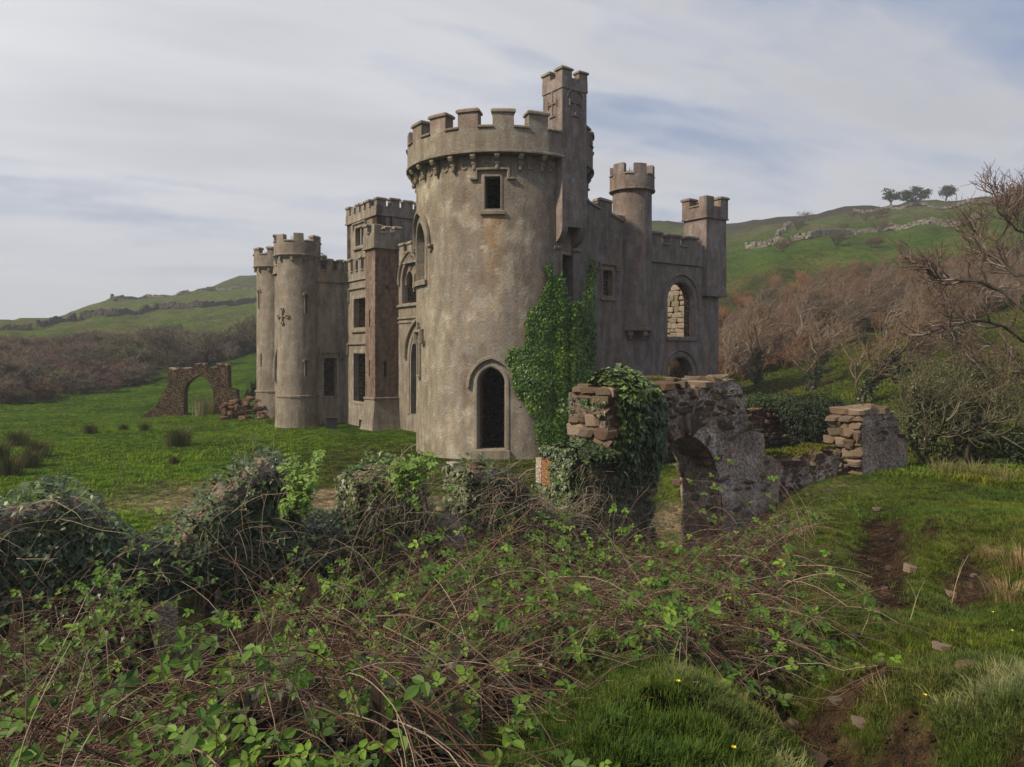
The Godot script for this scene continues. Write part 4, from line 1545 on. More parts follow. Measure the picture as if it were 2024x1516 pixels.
	hood_rect(mb, sf[0], 1.69, 1.6, 10.50, 0.28, 0.0, 0.09, 0.09)
	obj("hood_mould", mb, M.coping, st)
	mb = MB.new()
	strip(mb, sf[0], rect_poly(1.10, 2.28, 9.28, 10.30), 0.10, 0.03, true)
	block(mb, sf[0], 1.63, 1.75, 9.3, 10.28, 0.05, 0.2, 0.0)
	obj("window_frame", mb, M.coping, st)
	mb = MB.new()
	block(mb, sf[0], 0.95, 2.42, 9.12, 9.26, -0.12, 0.2, 0.03)
	obj("window_sill", mb, M.coping, st)
	mb = MB.new()
	block(mb, sf[1], 0.72, 0.80, 9.9, 10.56, -0.05, 0.0, 0.01)
	obj("rain_pipe", mb, M.metal, st)

func gate_towers(root: Node3D) -> void:
	for g in 2:
		tint_fn = 0
		var c := Vector3(-3.18, 0, -13.75) if g == 0 else Vector3(-2.55, 0, -19.45)
		var R := 0.99
		var m := round_map(c, R)
		var f := func(phi: float) -> float: return deg_to_rad(phi - 34.8 + (6.0 if g == 0 else 10.0)) * R
		var holes := [rect_poly(f.call(36) - 0.05, f.call(36) + 0.05, 5.75, 6.7), rect_poly(f.call(36) - 0.05, f.call(36) + 0.05, 2.6, 3.4)]
		if g == 1: holes = [rect_poly(f.call(-52) - 0.05, f.call(-52) + 0.05, 6.3, 7.3), rect_poly(f.call(-40) - 0.05, f.call(-40) + 0.05, 3.0, 3.7)]
		var t := wall_part("gate_tower", m, -PI * R, PI * R, 1.5, 8.75, holes, 0.25, M.stucco, root, 0.24)
		# flared foot
		var mb := MB.new()
		for k in 40:
			var a := TAU * k / 40.0
			var b := TAU * (k + 1) / 40.0
			for j in 5:
				var h0 := lerpf(-0.5, 1.55, j / 5.0)
				var h1 := lerpf(-0.5, 1.55, (j + 1) / 5.0)
				var r0 := R + 0.04 + 0.14 * pow(1.0 - j / 5.0, 1.5)
				var r1 := R + 0.04 + 0.14 * pow(1.0 - (j + 1) / 5.0, 1.5)
				mb.col = wall_tint(c + Vector3(sin(a), h0, cos(a)), a, h0)
				mb.quad(c + Vector3(sin(a) * r0, h0, cos(a) * r0), c + Vector3(sin(b) * r0, h0, cos(b) * r0), c + Vector3(sin(b) * r1, h1, cos(b) * r1), c + Vector3(sin(a) * r1, h1, cos(a) * r1))
		obj("battered_foot", mb, M.stucco, t)
		mb = MB.new()
		strip(mb, m, PackedVector2Array([Vector2(-PI * R, 1.6), Vector2(PI * R - 0.01, 1.6)]), 0.13, 0.10)
		obj("plinth_moulding", mb, M.coping, t)
		for sx in ([f.call(36)] if g == 0 else [f.call(-52)]):
			for hh in ([[6.74, 5.74], [3.44, 2.6]] if g == 0 else [[7.34, 6.3]]):
				mb = MB.new()
				hood_rect(mb, m, sx, 0.26, hh[0], 0.12, 0.12, 0.05, 0.06)
				strip(mb, m, rect_poly(sx - 0.09, sx + 0.09, hh[1], hh[0] - 0.06), 0.05, 0.03, true)
				obj("arrow_slit", mb, M.coping, t)
		# parapet
		var mr := round_map(c, R + 0.16)
		var RR := R + 0.16
		mb = MB.new()
		sheet(mb, mr, -PI * RR, PI * RR, 8.62, 9.30, [], 0.0, 0.24)
		sheet(mb, mr, -PI * RR, PI * RR, 8.62, 9.30, [], 0.3, 0.34, true)
		for k in 36:
			var a := (float(k) / 36.0 - 0.5) * TAU * RR
			var b := (float(k + 1) / 36.0 - 0.5) * TAU * RR
			mb.quad(mr.pt(a, 9.30, 0), mr.pt(b, 9.30, 0), mr.pt(b, 9.30, 0.3), mr.pt(a, 9.30, 0.3))
			mb.quad(mr.pt(a, 8.62, 0), mr.pt(b, 8.62, 0), mr.pt(b, 8.46, 0.15), mr.pt(a, 8.46, 0.15))
		strip(mb, mr, PackedVector2Array([Vector2(-PI * RR, 8.65), Vector2(PI * RR - 0.01, 8.65)]), 0.08, 0.04)
		obj("parapet", mb, M.stucco, t)
		for k in 7:
			var sc := deg_to_rad(-33.0 + 51.4 * k - 34.8 + 42.0 * g) * RR
			merlon(mr, sc, 0.50, 9.30, 9.74 - 0.05 * (k % 3), 0.0, 0.28, t, M.stucco, k % 2 == 0)
			mb = MB.new()
			block(mb, mr, sc + 0.28, sc + 0.74, 9.30, 9.36, -0.05, 0.3, 0.02)
			obj("embrasure_sill", mb, M.coping, t)
		for k in 10:
			var sc := deg_to_rad(36.0 * k - 34.8) * R
			mb = MB.new()
			block(mb, m, sc - 0.06, sc + 0.06, 8.36, 8.56, -0.13, 0.02, 0.04)
			obj("corbel", mb, M.coping, t)
		if g == 0:
			# moulded cross with ringed ends
			mb = MB.new()
			var sc: float = f.call(-36)
			var hc := 5.58
			strip(mb, m, PackedVector2Array([Vector2(sc - 0.24, hc), Vector2(sc + 0.24, hc)]), 0.09, 0.08)
			strip(mb, m, PackedVector2Array([Vector2(sc, hc - 0.27), Vector2(sc, hc + 0.27)]), 0.09, 0.082)
			for e in [Vector2(-0.30, 0), Vector2(0.30, 0), Vector2(0, -0.34), Vector2(0, 0.34)]:
				var ring := PackedVector2Array()
				for k in 9: ring.append(Vector2(sc, hc) + e + Vector2(cos(TAU * k / 9.0), sin(TAU * k / 9.0)) * 0.075)
				strip(mb, m, ring, 0.06, 0.085, true)
			obj("cross_relief", mb, M.coping, t)
	# gate wall between them, with its arch and an armorial panel
	var mg := flat_map(Vector3(-2.85, 0, 0), Vector3(0, 0, 1), Vector3(-1, 0, 0))
	var ga := arch_poly(-16.6, 2.8, -0.3, 2.6, 4.3)
	var t3 := wall_part("gate_wall", mg, -19.4, -13.8, -0.4, 8.4, [ga], 0.7, M.stucco, root)
	parapet_run(mg, -18.6, -14.7, 8.2, 8.6, 9.1, [[-18.5, -18.0], [-17.5, -17.0], [-16.5, -16.0], [-15.5, -15.0]], 0.1, 0.4, t3, M.stucco)
	var mb := MB.new()
	strip(mb, mg, arch_path(-16.6, 2.8, 2.6, 4.3, 0.25, 0.4), 0.2, 0.16)
	obj("hood_mould", mb, M.stucco, t3)
	mb = MB.new()
	block(mb, mg, -17.2, -15.2, 5.4, 7.4, -0.16, 0.0, 0.06)
	block(mb, mg, -16.7, -15.7, 5.7, 7.1, -0.26, -0.16, 0.08)
	obj("armorial_panel", mb, M.coping, t3)

func inner_walls(root: Node3D) -> void:
	tint_fn = 0
	# [axis map, s0, s1, top]: what stands inside the shell
	var walls := [
		[flat_map(Vector3(3.6, 0, 0), Vector3(0, 0, 1), Vector3(-1, 0, 0)), -13.0, -3.4, 7.6],
		[flat_map(Vector3(12.5, 0, 0), Vector3(0, 0, -1), Vector3(1, 0, 0)), 0.02, 8.4, 8.4],
		[flat_map(Vector3(0, 0, -8.4), Vector3(-1, 0, 0), Vector3(0, 0, -1)), -12.5, -4.0, 7.4],
		[flat_map(Vector3(0, 0, -17.0), Vector3(1, 0, 0), Vector3(0, 0, 1)), -1.6, 3.0, 9.0],
	]
	var first: Node3D
	for k in walls.size():
		var w: Array = walls[k]
		var hol := []
		if k == 2: hol = [arch_poly(-8.5, 1.4, 4.0, 5.6, 6.3)]
		var t := wall_part("inner_wall", w[0], w[1], w[2], -0.4, w[3], hol, 0.6, M.rubble if k != 1 else M.stucco2, root, 0.5)
		t.name = "inner_wall" if k == 0 else "inner_wall_%03d" % k
		if k == 1: first = t
	# facing stones on the end wall, seen through the round-headed window
	var vars := []
	for k in 5: vars.append(stone_mesh(k, M.stone))
	var y := 3.4
	while y < 8.0:
		var hrow := rr(0.20, 0.34)
		var z := -0.9
		while z > -4.2:
			var ln := rr(0.26, 0.6)
			var b := Basis(Vector3(0, 0, 1), 0.0).scaled(Vector3(0.20, hrow * 0.92, ln * 0.94))
			put("stone", vars[rng.randi() % 5], first, Transform3D(b, Vector3(11.90 - rr(0.0, 0.05), y + hrow * 0.5, z - ln * 0.5)))
			z -= ln
		y += hrow

# rough squared stone about one metre each way: bevelled box with knocked corners
func stone_mesh(sd: int, m: Material, col := Color(1, 1, 1)) -> ArrayMesh:
	var r := RandomNumberGenerator.new()
	r.seed = 900 + sd
	var mb := MB.new()
	var k := 0.85 + 0.3 * r.randf()
	mb.col = Color(col.r * k * r.randf_range(0.95, 1.1), col.g * k, col.b * k * r.randf_range(0.82, 1.02))
	var e := 0.5
	var c := {}
	for x in [-1, 1]:
		for y in [-1, 1]:
			for z in [-1, 1]:
				var p := Vector3(x, y, z) * e + Vector3(r.randf_range(-1, 1), r.randf_range(-1, 1), r.randf_range(-1, 1)) * 0.15
				var bv := r.randf_range(0.1, 0.26)
				c[Vector3i(x, y, z)] = [p - Vector3(x, 0, 0) * bv * 0.0, bv, p]
	var P := func(x: int, y: int, z: int, ax: int) -> Vector3:
		var q: Array = c[Vector3i(x, y, z)]
		var p: Vector3 = q[2]
		var bv: float = q[1]
		var s := Vector3(x, y, z) * bv
		s[ax] = 0.0
		return p - s
	for ax in 3:
		var u := (ax + 1) % 3
		var w := (ax + 2) % 3
		for sg in [-1, 1]:
			var f := []
			for cc in [[-1, -1], [1, -1], [1, 1], [-1, 1]]:
				var i := [0, 0, 0]
				i[ax] = sg
				i[u] = cc[0]
				i[w] = cc[1]
				f.append(P.call(i[0], i[1], i[2], ax))
			mb.quad(f[0], f[1], f[2], f[3])
	for ax in 3:   # edges parallel to ax
		var u := (ax + 1) % 3
		var w := (ax + 2) % 3
		for cc in [[-1, -1], [1, -1], [1, 1], [-1, 1]]:
			var a := [0, 0, 0]
			var b := [0, 0, 0]
			a[ax] = -1
			b[ax] = 1
			a[u] = cc[0]
			b[u] = cc[0]
			a[w] = cc[1]
			b[w] = cc[1]
			mb.quad(P.call(a[0], a[1], a[2], u), P.call(b[0], b[1], b[2], u), P.call(b[0], b[1], b[2], w), P.call(a[0], a[1], a[2], w))
	for key in c:
		mb.tri(P.call(key.x, key.y, key.z, 0), P.call(key.x, key.y, key.z, 1), P.call(key.x, key.y, key.z, 2))
	# normals of flat faces point outwards
	for q in mb.v.size():
		if mb.n[q].dot(mb.v[q]) < 0: mb.n[q] = -mb.n[q]
	return mesh_of(mb, m)

# ---------------------------------------------------------------- ruined garden wall in the foreground (own axes: x along it to the right, z towards us)
const RUIN_AT := Vector3(3.72, 0.0, -13.5)

func ruin_xf(s := 0.0, y := 0.0, w := 0.0) -> Transform3D:
	var b := Basis(Vector3.UP, asin(0.5707))
	return Transform3D(b, RUIN_AT + b * Vector3(s, y, w))

func rough_map(rough := 0.06) -> Map:
	var m := flat_map(Vector3.ZERO, Vector3(1, 0, 0), Vector3(0, 0, 1))
	m.rough = rough
	m.noise = nz2
	return m

# region above a broken wall head, cut away as if it were an opening; the profile is jittered
func above(prof: Array, hmax: float, jag := 0.05) -> PackedVector2Array:
	var out := PackedVector2Array()
	for k in prof.size() - 1:
		var a: Vector2 = prof[k]
		var b: Vector2 = prof[k + 1]
		var cnt := maxi(1, int((b - a).length() / 0.16))
		for j in cnt:
			out.append(a.lerp(b, float(j) / cnt) + Vector2(0, rr(-jag, jag)))
	out.append(prof[prof.size() - 1])
	out.append(Vector2(prof[prof.size() - 1].x + 0.2, hmax))
	out.append(Vector2(prof[0].x - 0.2, hmax))
	return out

func profile_y(prof: Array, s: float) -> float:
	for k in prof.size() - 1:
		if s >= prof[k].x and s <= prof[k + 1].x:
			return lerpf(prof[k].y, prof[k + 1].y, (s - prof[k].x) / maxf(0.001, prof[k + 1].x - prof[k].x))
	return prof[0].y if s < prof[0].x else prof[prof.size() - 1].y

func broken_wall(parent: Node3D, m: Map, prof: Array, h0: float, holes: Array, th: float, mat: Material, step := 0.2) -> MeshInstance3D:
	var hmax := 0.0
	for q in prof: hmax = maxf(hmax, q.y)
	hmax += 0.12
	var s0: float = prof[0].x
	var s1: float = prof[prof.size() - 1].x
	var cutp := above(prof, hmax + 0.2)
	var all := holes.duplicate()
	all.append(cutp)
	var mesh := ArrayMesh.new()
	var a := MB.new()
	sheet(a, m, s0, s1, h0, hmax, all, 0.0, step)
	surf(mesh, a, mat)
	var b := MB.new()
	sheet(b, m, s0, s1, h0, hmax, all, th, step * 1.5, true)
	for hp in holes:
		for q in [[0.0, th * 0.5], [th * 0.5, th]]: reveal(b, m, hp, q[0], q[1])
	for k in cutp.size() - 3:
		var p := cutp[k]
		var q := cutp[k + 1]
		for f in [[0.0, 0.33], [0.33, 0.66], [0.66, 1.0]]:
			var lift0 := rr(0.0, 0.05) if f[0] > 0 else 0.0
			b.col = Color(0.95, 0.92, 0.85)
			b.quad(m.pt(p.x, p.y, th * f[0]), m.pt(q.x, q.y, th * f[0]), m.pt(q.x, q.y, th * f[1]), m.pt(p.x, p.y, th * f[1]))
	for e in [s0, s1]:
		var hy := profile_y(prof, e)
		for k in 6:
			var y0 := lerpf(h0, hy, k / 6.0)
			var y1 := lerpf(h0, hy, (k + 1) / 6.0)
			b.quad(m.pt(e, y0, 0), m.pt(e, y1, 0), m.pt(e, y1, th), m.pt(e, y0, th))
	surf(mesh, b, M.rubble if mat != M.ruin else M.ruin2)
	return put("masonry", mesh, parent)

var STONES := []
func stone_put(parent: Node3D, p: Vector3, size: Vector3, called := "stone", yaw := 0.0, tilt := 0.0) -> void:
	var b := Basis(Vector3.UP, yaw) * Basis(Vector3(0, 0, 1), tilt)
	b = b * Basis.from_scale(size)
	put(called, STONES[rng.randi() % STONES.size()], parent, Transform3D(b, p))

# courses of stones bedded in the face, proud of it
func face_stones(parent: Node3D, m: Map, s0: float, s1: float, h0: float, h1: float, prof: Array, chance: float, d := 0.0, avoid := PackedVector2Array()) -> void:
	var y := h0
	while y < h1:
		var hr := rr(0.07, 0.15)
		var s := s0 + rr(0, 0.2)
		while s < s1:
			var ln := rr(0.11, 0.32)
			var c := Vector2(s + ln * 0.5, y + hr * 0.5)
			if c.y + hr * 0.4 < profile_y(prof, c.x) and rng.randf() < chance and (avoid.is_empty() or not Geometry2D.is_point_in_polygon(c, avoid)):
				var p := m.pt(c.x, c.y, d + rr(0.05, 0.085))
				stone_put(parent, p, Vector3(ln * rr(0.85, 1.0), hr * rr(0.8, 1.0), 0.2), "stone", rr(-0.12, 0.12), rr(-0.14, 0.14))
			s += ln
		y += hr

func top_stones(parent: Node3D, prof: Array, s0: float, s1: float, th: float, big := 0.3) -> void:
	var s := s0
	while s < s1:
		var ln := rr(0.6, 1.3) * big
		for z in [-0.12, -th * 0.5, -th + 0.12]:
			if rng.randf() < 0.2: continue
			var y := profile_y(prof, s + ln * 0.5)
			stone_put(parent, Vector3(s + ln * 0.5 + rr(-0.05, 0.05), y + rr(-0.03, 0.05), z + rr(-0.06, 0.06)), Vector3(ln, rr(0.35, 0.75) * big, rr(0.7, 1.3) * big), "stone", rr(-0.4, 0.4), rr(-0.15, 0.15))
		s += ln * 0.9

var ARCH_PROF := [Vector2(-3.32, 2.05), Vector2(-2.72, 2.2), Vector2(-2.68, 3.05), Vector2(-2.0, 3.2), Vector2(-1.5, 3.16), Vector2(-0.9, 3.2), Vector2(-0.7, 3.05), Vector2(-0.35, 3.2), Vector2(0.5, 3.16), Vector2(0.66, 2.85), Vector2(0.70, 2.36), Vector2(1.20, 2.22), Vector2(1.24, 1.82), Vector2(1.7, 1.62)]
var LEFT_PROF := [Vector2(-12.4, 2.1), Vector2(-10.64, 2.05), Vector2(-10.1, 2.26), Vector2(-9.76, 2.0), Vector2(-9.57, 1.72), Vector2(-9.3, 1.46), Vector2(-9.0, 1.55), Vector2(-8.5, 2.1), Vector2(-7.97, 2.42), Vector2(-7.72, 2.2), Vector2(-7.6, 1.5), Vector2(-6.85, 1.45), Vector2(-6.8, 2.0), Vector2(-6.45, 2.24), Vector2(-5.95, 1.95), Vector2(-5.88, 1.45), Vector2(-5.2, 1.4), Vector2(-5.16, 2.05), Vector2(-4.85, 2.08), Vector2(-4.3, 1.65), Vector2(-4.0, 1.35), Vector2(-3.33, 1.35)]

func ruins() -> void:
	tint_fn = 4
	for k in 9:
		var cc := Color(1, 1, 1)
		cc = [Color(0.95, 0.93, 0.88), Color(1.0, 0.90, 0.76), Color(0.72, 0.62, 0.60), Color(0.85, 0.76, 0.66), Color(1.15, 1.12, 1.02), Color(0.70, 0.66, 0.62), Color(0.88, 0.78, 0.66), Color(0.62, 0.53, 0.52), Color(0.8, 0.78, 0.72)][k]
		STONES.append(stone_mesh(20 + k, M.stone, cc))
	M.ruin2 = M.ruin.duplicate()
	M.ruin2.albedo_color = Color(0.92, 0.80, 0.68).linear_to_srgb()
	# --- wall with the pointed arch
	var t := thing("ruined_wall", "crumbling rubble wall with pointed archway, ivy-smothered on its left side", "ruined wall", "", ruin_xf())
	var m := rough_map(0.09)
	var ap := arch_poly(-0.90, 1.80, -0.4, 1.25, 2.34, 8)
	broken_wall(t, m, ARCH_PROF, -0.5, [ap], 0.95, M.ruin, 0.12)
	face_stones(t, m, -2.0, 0.66, 2.42, 3.2, ARCH_PROF, 0.85)
	face_stones(t, m, -2.68, -2.2, 2.2, 3.1, ARCH_PROF, 0.9)
	face_stones(t, m, 0.0, 0.66, 2.0, 2.42, ARCH_PROF, 0.5)
	face_stones(t, m, 0.05, 1.6, 0.4, 2.0, ARCH_PROF, 0.13)
	face_stones(t, m, -3.3, -2.7, 1.0, 2.2, ARCH_PROF, 0.6)
	top_stones(t, ARCH_PROF, -2.66, 0.62, 0.72, 0.30)
	top_stones(t, ARCH_PROF, -1.7, 0.62, 0.72, 0.18)
	top_stones(t, ARCH_PROF, 0.72, 1.2, 0.95, 0.25)
	# the arch's own stones, some fallen
	for k in 9:
		if k in [1]: continue
		var f := (k + 0.5) / 9.0
		var path := arch_path(-0.90, 1.80, 1.25, 2.34, 0.10, 0.0, 8)
		var q := path[int(f * (path.size() - 1))]
		if f < 0.35: continue
		var ang := atan2(q.y - 1.3, q.x + 0.9)
		stone_put(t, Vector3(q.x, q.y, -0.06), Vector3(0.22, 0.075, 0.2), "arch_stone", 0.0, ang)
	for q in [[-0.86, 2.52, 0.1], [-0.72, 2.50, 0.09], [-0.60, 2.50, 0.08], [-1.0, 2.40, 0.12]]:
		stone_put(t, Vector3(q[0], q[1], -0.05), Vector3(q[2], 0.28, 0.2), "arch_stone", 0.0, rr(-0.1, 0.1))
	# stones showing in the jamb
	var ye := 2.2
	while ye < 3.05:
		var hr := rr(0.12, 0.22)
		var z := 0.04
		while z > -0.7:
			var ln := rr(0.2, 0.4)
			stone_put(t, Vector3(-2.62 + rr(-0.05, 0.03), ye + hr * 0.5, z - ln * 0.5), Vector3(rr(0.2, 0.34), hr * 0.95, ln * 0.95), "stone", rr(-0.1, 0.1), rr(-0.1, 0.1))
			z -= ln
		ye += hr
	var y := 0.25
	while y < 2.0:
		var hr := rr(0.10, 0.2)
		var z := -0.06
		while z > -0.9:
			var ln := rr(0.15, 0.36)
			if rng.randf() < 0.55: stone_put(t, Vector3(0.05 if y < 1.25 else 0.05 - pow((y - 1.2), 2) * 0.55, y, z - ln * 0.5), Vector3(0.14, hr * 0.85, ln * 0.9), "stone", 0.0, 0.0)
			z -= ln
		y += hr
	# threshold slabs
	for q in [[-1.3, 0.16, 0.2, 0.7], [-0.6, 0.14, 0.25, 0.6], [-0.95, 0.06, 0.6, 0.8], [-0.2, 0.1, 0.55, 0.5]]:
		stone_put(t, Vector3(q[0], q[1], q[2]), Vector3(q[3], 0.14, 0.4), "threshold_stone", rr(-0.2, 0.2))
	# --- the same wall line to the left: broken stumps under ivy
	var t2 := thing("ruined_wall", "long broken rubble wall under four ivy mounds behind the brambles", "ruined wall", "", ruin_xf())
	var door := rect_poly(-9.04, -8.62, 0.25, 1.05)
	broken_wall(t2, rough_map(0.07), LEFT_PROF, -0.6, [door], 0.6, M.ruin, 0.2)
	for q in [[-6.78, -5.9], [-5.14, -4.2]]:
		face_stones(t2, m, q[0], q[1], 0.9, 2.2, LEFT_PROF, 0.65)
		top_stones(t2, LEFT_PROF, q[0] + 0.15, q[1], 0.5, 0.17)
	face_stones(t2, m, -9.6, -8.2, 0.3, 1.4, LEFT_PROF, 0.4, 0.0, door)
	var mb := MB.new()
	mb.col = Color(1.75, 1.6, 1.4)
	mb.box(Vector3(-9.29, 0.0, -0.2), Vector3(-9.05, 1.06, 0.2))
	obj("door_jamb", mb, M.stone, t2)
	mb = MB.new()
	mb.col = Color(1.5, 1.48, 1.4)
	mb.box(Vector3(-6.90, 1.0, -0.62), Vector3(-6.78, 2.04, -0.48))
	obj("jamb_stone", mb, M.stone, t2)
	mb = MB.new()
	mb.col = Color(1.5, 1.48, 1.4)
	mb.box(Vector3(-5.26, 1.7, -0.62), Vector3(-5.14, 2.14, -0.42))
	obj("jamb_stone", mb, M.stone, t2)
	mb = MB.new()
	mb.col = Color(1.5, 1.48, 1.4)
	mb.box(Vector3(-3.40, 1.62, -0.95), Vector3(-3.33, 2.02, -0.80))
	mb.col = Color(1.15, 0.66, 0.36)
	mb.box(Vector3(-3.39, 1.60, -0.797), Vector3(-3.33, 2.00, -0.55))
	obj("brick_jamb", mb, M.stone, t)
	stone_put(t2, Vector3(-4.45, 1.72, 0.08), Vector3(0.26, 0.36, 0.08), "slab", 0.2, 0.6)
	stone_put(t2, Vector3(-6.1, 1.55, 0.06), Vector3(0.42, 0.36, 0.12), "slab", 0.2, 0.1)
	stone_put(t2, Vector3(-6.25, 1.12, 0.1), Vector3(0.46, 0.3, 0.14), "slab", 0.1, -0.1)
	# --- low mossy wall and tall stub on the right
	var lp := [Vector2(1.72, 1.5), Vector2(2.4, 1.62), Vector2(3.0, 1.58), Vector2(3.9, 1.66), Vector2(4.48, 1.6)]
	var t3 := thing("low_wall", "low tumbled mossy stone wall between the arch wall and the tall stub", "stone wall", "", ruin_xf(0, -0.08, -0.4))
	broken_wall(t3, rough_map(0.06), lp, 0.4, [], 0.7, M.ruin, 0.2)
	face_stones(t3, m, 1.75, 4.4, 1.0, 1.6, lp, 0.8)
	top_stones(t3, lp, 1.8, 4.4, 0.7, 0.30)
	top_stones(t3, lp, 1.8, 4.4, 0.7, 0.2)
	var sp := [Vector2(4.5, 2.36), Vector2(4.9, 2.52), Vector2(5.4, 2.44), Vector2(5.9, 2.2), Vector2(6.3, 1.8)]
	var t4 := thing("wall_stub", "tall broken stub of purple rendered wall with pale rubble end", "ruined wall", "", ruin_xf())
	broken_wall(t4, rough_map(0.05), sp, 0.5, [], 0.62, M.ruin, 0.2)
	var yy := 0.95
	while yy < 2.3:
		var hr := rr(0.08, 0.2)
		var z := 0.0
		while z > -0.6:
			var ln := rr(0.12, 0.3)
			stone_put(t4, Vector3(4.5 + rr(-0.06, 0.06), yy + hr * 0.5, z - ln * 0.5), Vector3(0.24, hr * 0.95, ln * 0.95), "stone", rr(-0.3, 0.3), rr(-0.25, 0.25))
			z -= ln
		yy += hr
	face_stones(t4, m, 5.0, 6.0, 1.8, 2.5, sp, 0.7)
	top_stones(t4, sp, 4.5, 5.9, 0.62, 0.3)
	# loose heap running back from the stub's foot
	for k in 16:
		stone_put(t4, Vector3(4.32 - rr(0.0, 0.4), 0.95 + rr(0, 0.3), -0.65 - rr(0.0, 1.1)), Vector3(rr(0.2, 0.42), rr(0.14, 0.28), rr(0.2, 0.4)), "stone", rr(-0.5, 0.5), rr(-0.2, 0.2))
	# --- courtyard wall behind, dark red rubble
	var bp := [Vector2(3.2, 1.9), Vector2(5.0, 2.05), Vector2(7.2, 2.12), Vector2(8.6, 2.05), Vector2(9.4, 1.7), Vector2(10.6, 1.5)]
	var t5 := thing("courtyard_wall", "dark red rubble wall behind the arch, half under an evergreen bush", "stone wall", "", ruin_xf(0, 0, -5.2))
	var mc: StandardMaterial3D = M.rubble.duplicate()
	mc.albedo_color = Color(0.72, 0.52, 0.46).linear_to_srgb()
	broken_wall(t5, rough_map(0.05), bp, -0.3, [], 0.6, mc, 0.25)
	face_stones(t5, m, 6.4, 10.0, 1.0, 2.1, bp, 0.22)

# where a line of sight meets the ground between two distances
func hit(u: float, v: float, d0 := 3.0, d1 := 400.0) -> Vector3:
	var d := d0
	while d < d1:
		var p := at(u, v, d)
		if height(p.x, p.z) >= p.y: return Vector3(p.x, height(p.x, p.z), p.z)
		d *= 1.01
	var e := at(u, v, d1)
	return Vector3(e.x, height(e.x, e.z), e.z)

# dry-stone field wall: a ragged row of stones on a tapering bank
func field_wall(pts: Array, h: float, label: String, col: Color) -> void:
	var t := thing("field_wall", label, "stone wall", "dry stone walls on the hillsides")
	var mb := MB.new()
	for k in pts.size() - 1:
		var a: Vector3 = pts[k]
		var b: Vector3 = pts[k + 1]
		var ln := a.distance_to(b)
		var dir := (b - a).normalized()
		var side := dir.cross(Vector3.UP).normalized()
		var s := 0.0
		while s < ln:
			var w := rr(0.3, 0.7)
			for row in 3:
				var p := a + dir * (s + rr(-0.2, 0.2))
				p.y = height(p.x, p.z)
				var hh := h / 3.0 * rr(0.75, 1.25)
				var th := 0.55 - row * 0.1
				var y0 := p.y + row * h / 3.0 - 0.12
				var g := rr(0.25, 0.6)
				mb.col = Color(col.r * g, col.g * g, col.b * g * rr(0.9, 1.05))
				if row == 2 and rng.randf() < 0.12: continue
				var e := dir * w * 0.5
				var f := side * th * rr(0.8, 1.15)
				mb.hexa([p * Vector3(1, 0, 1) + Vector3(0, y0, 0) - e + f, p * Vector3(1, 0, 1) + Vector3(0, y0, 0) + e + f, p * Vector3(1, 0, 1) + Vector3(0, y0, 0) + e - f, p * Vector3(1, 0, 1) + Vector3(0, y0, 0) - e - f,
					p * Vector3(1, 0, 1) + Vector3(0, y0 + hh, 0) - e * 0.85 + f * 0.8, p * Vector3(1, 0, 1) + Vector3(0, y0 + hh * rr(0.8, 1.2), 0) + e * 0.85 + f * 0.8, p * Vector3(1, 0, 1) + Vector3(0, y0 + hh, 0) + e * 0.85 - f * 0.8, p * Vector3(1, 0, 1) + Vector3(0, y0 + hh, 0) - e * 0.85 - f * 0.8])
			s += w * 0.8
	var o := obj("stones", mb, M.fieldstone, t)
	tag(o, "", "", "", "stuff")

func line_on(us: Array, d0: float, d1: float) -> Array:
	var out := []
	for q in us: out.append(hit(q[0], q[1], d0, d1))
	return out

func hills() -> void:
	M.fieldstone = std(null, Vector3.ONE, 0.95)
	field_wall(line_on([[1478, 491], [1540, 481], [1600, 472], [1680, 463], [1760, 453], [1840, 443], [1930, 431]], 90, 240), 1.15, "long pale grey stone wall above the dark green field on the right hillside", Color(0.33, 0.30, 0.25))
	field_wall(line_on([[1533, 473], [1545, 460], [1560, 443]], 90, 300), 1.0, "short stone wall climbing the right hillside below the skyline", Color(0.30, 0.28, 0.235))
	field_wall(line_on([[1690, 418], [1760, 411], [1830, 405], [1930, 398]], 120, 300), 0.8, "broken stone wall along the right skyline under the pines", Color(0.30, 0.27, 0.23))
	field_wall(line_on([[162, 633], [230, 623], [310, 614], [400, 607], [512, 597]], 90, 300), 1.3, "long dark stone wall across the left pasture above the bare wood", Color(0.13, 0.115, 0.10))
	field_wall(line_on([[76, 646], [110, 639], [148, 632]], 90, 300), 1.3, "short dark stone wall left of the gap in the left pasture", Color(0.13, 0.115, 0.10))
	field_wall(line_on([[-30, 657], [20, 655], [62, 650]], 90, 300), 1.1, "low dark stone wall at the left edge above the bare wood", Color(0.14, 0.12, 0.10))
	field_wall(line_on([[168, 601], [230, 593], [290, 587], [360, 582], [430, 578], [512, 573]], 120, 320), 0.8, "grey stone wall along the upper edge of the left pasture", Color(0.26, 0.24, 0.21))
	far_arch()

var HEAP := []
func heap_put(parent: Node3D, p: Vector3, size: Vector3, called: String, yaw: float, tilt: float) -> void:
	if HEAP.is_empty():
		for k in 5: HEAP.append(stone_mesh(60 + k, M.stone, [Color(0.55, 0.42, 0.35), Color(0.42, 0.32, 0.27), Color(0.62, 0.5, 0.42), Color(0.36, 0.30, 0.26), Color(0.5, 0.36, 0.29)][k]))
	var b := Basis(Vector3.UP, yaw) * Basis(Vector3(0, 0, 1), tilt) * Basis.from_scale(size * Vector3(0.8, 0.9, 0.8))
	put(called, HEAP[rng.randi() % 5], parent, Transform3D(b, p))

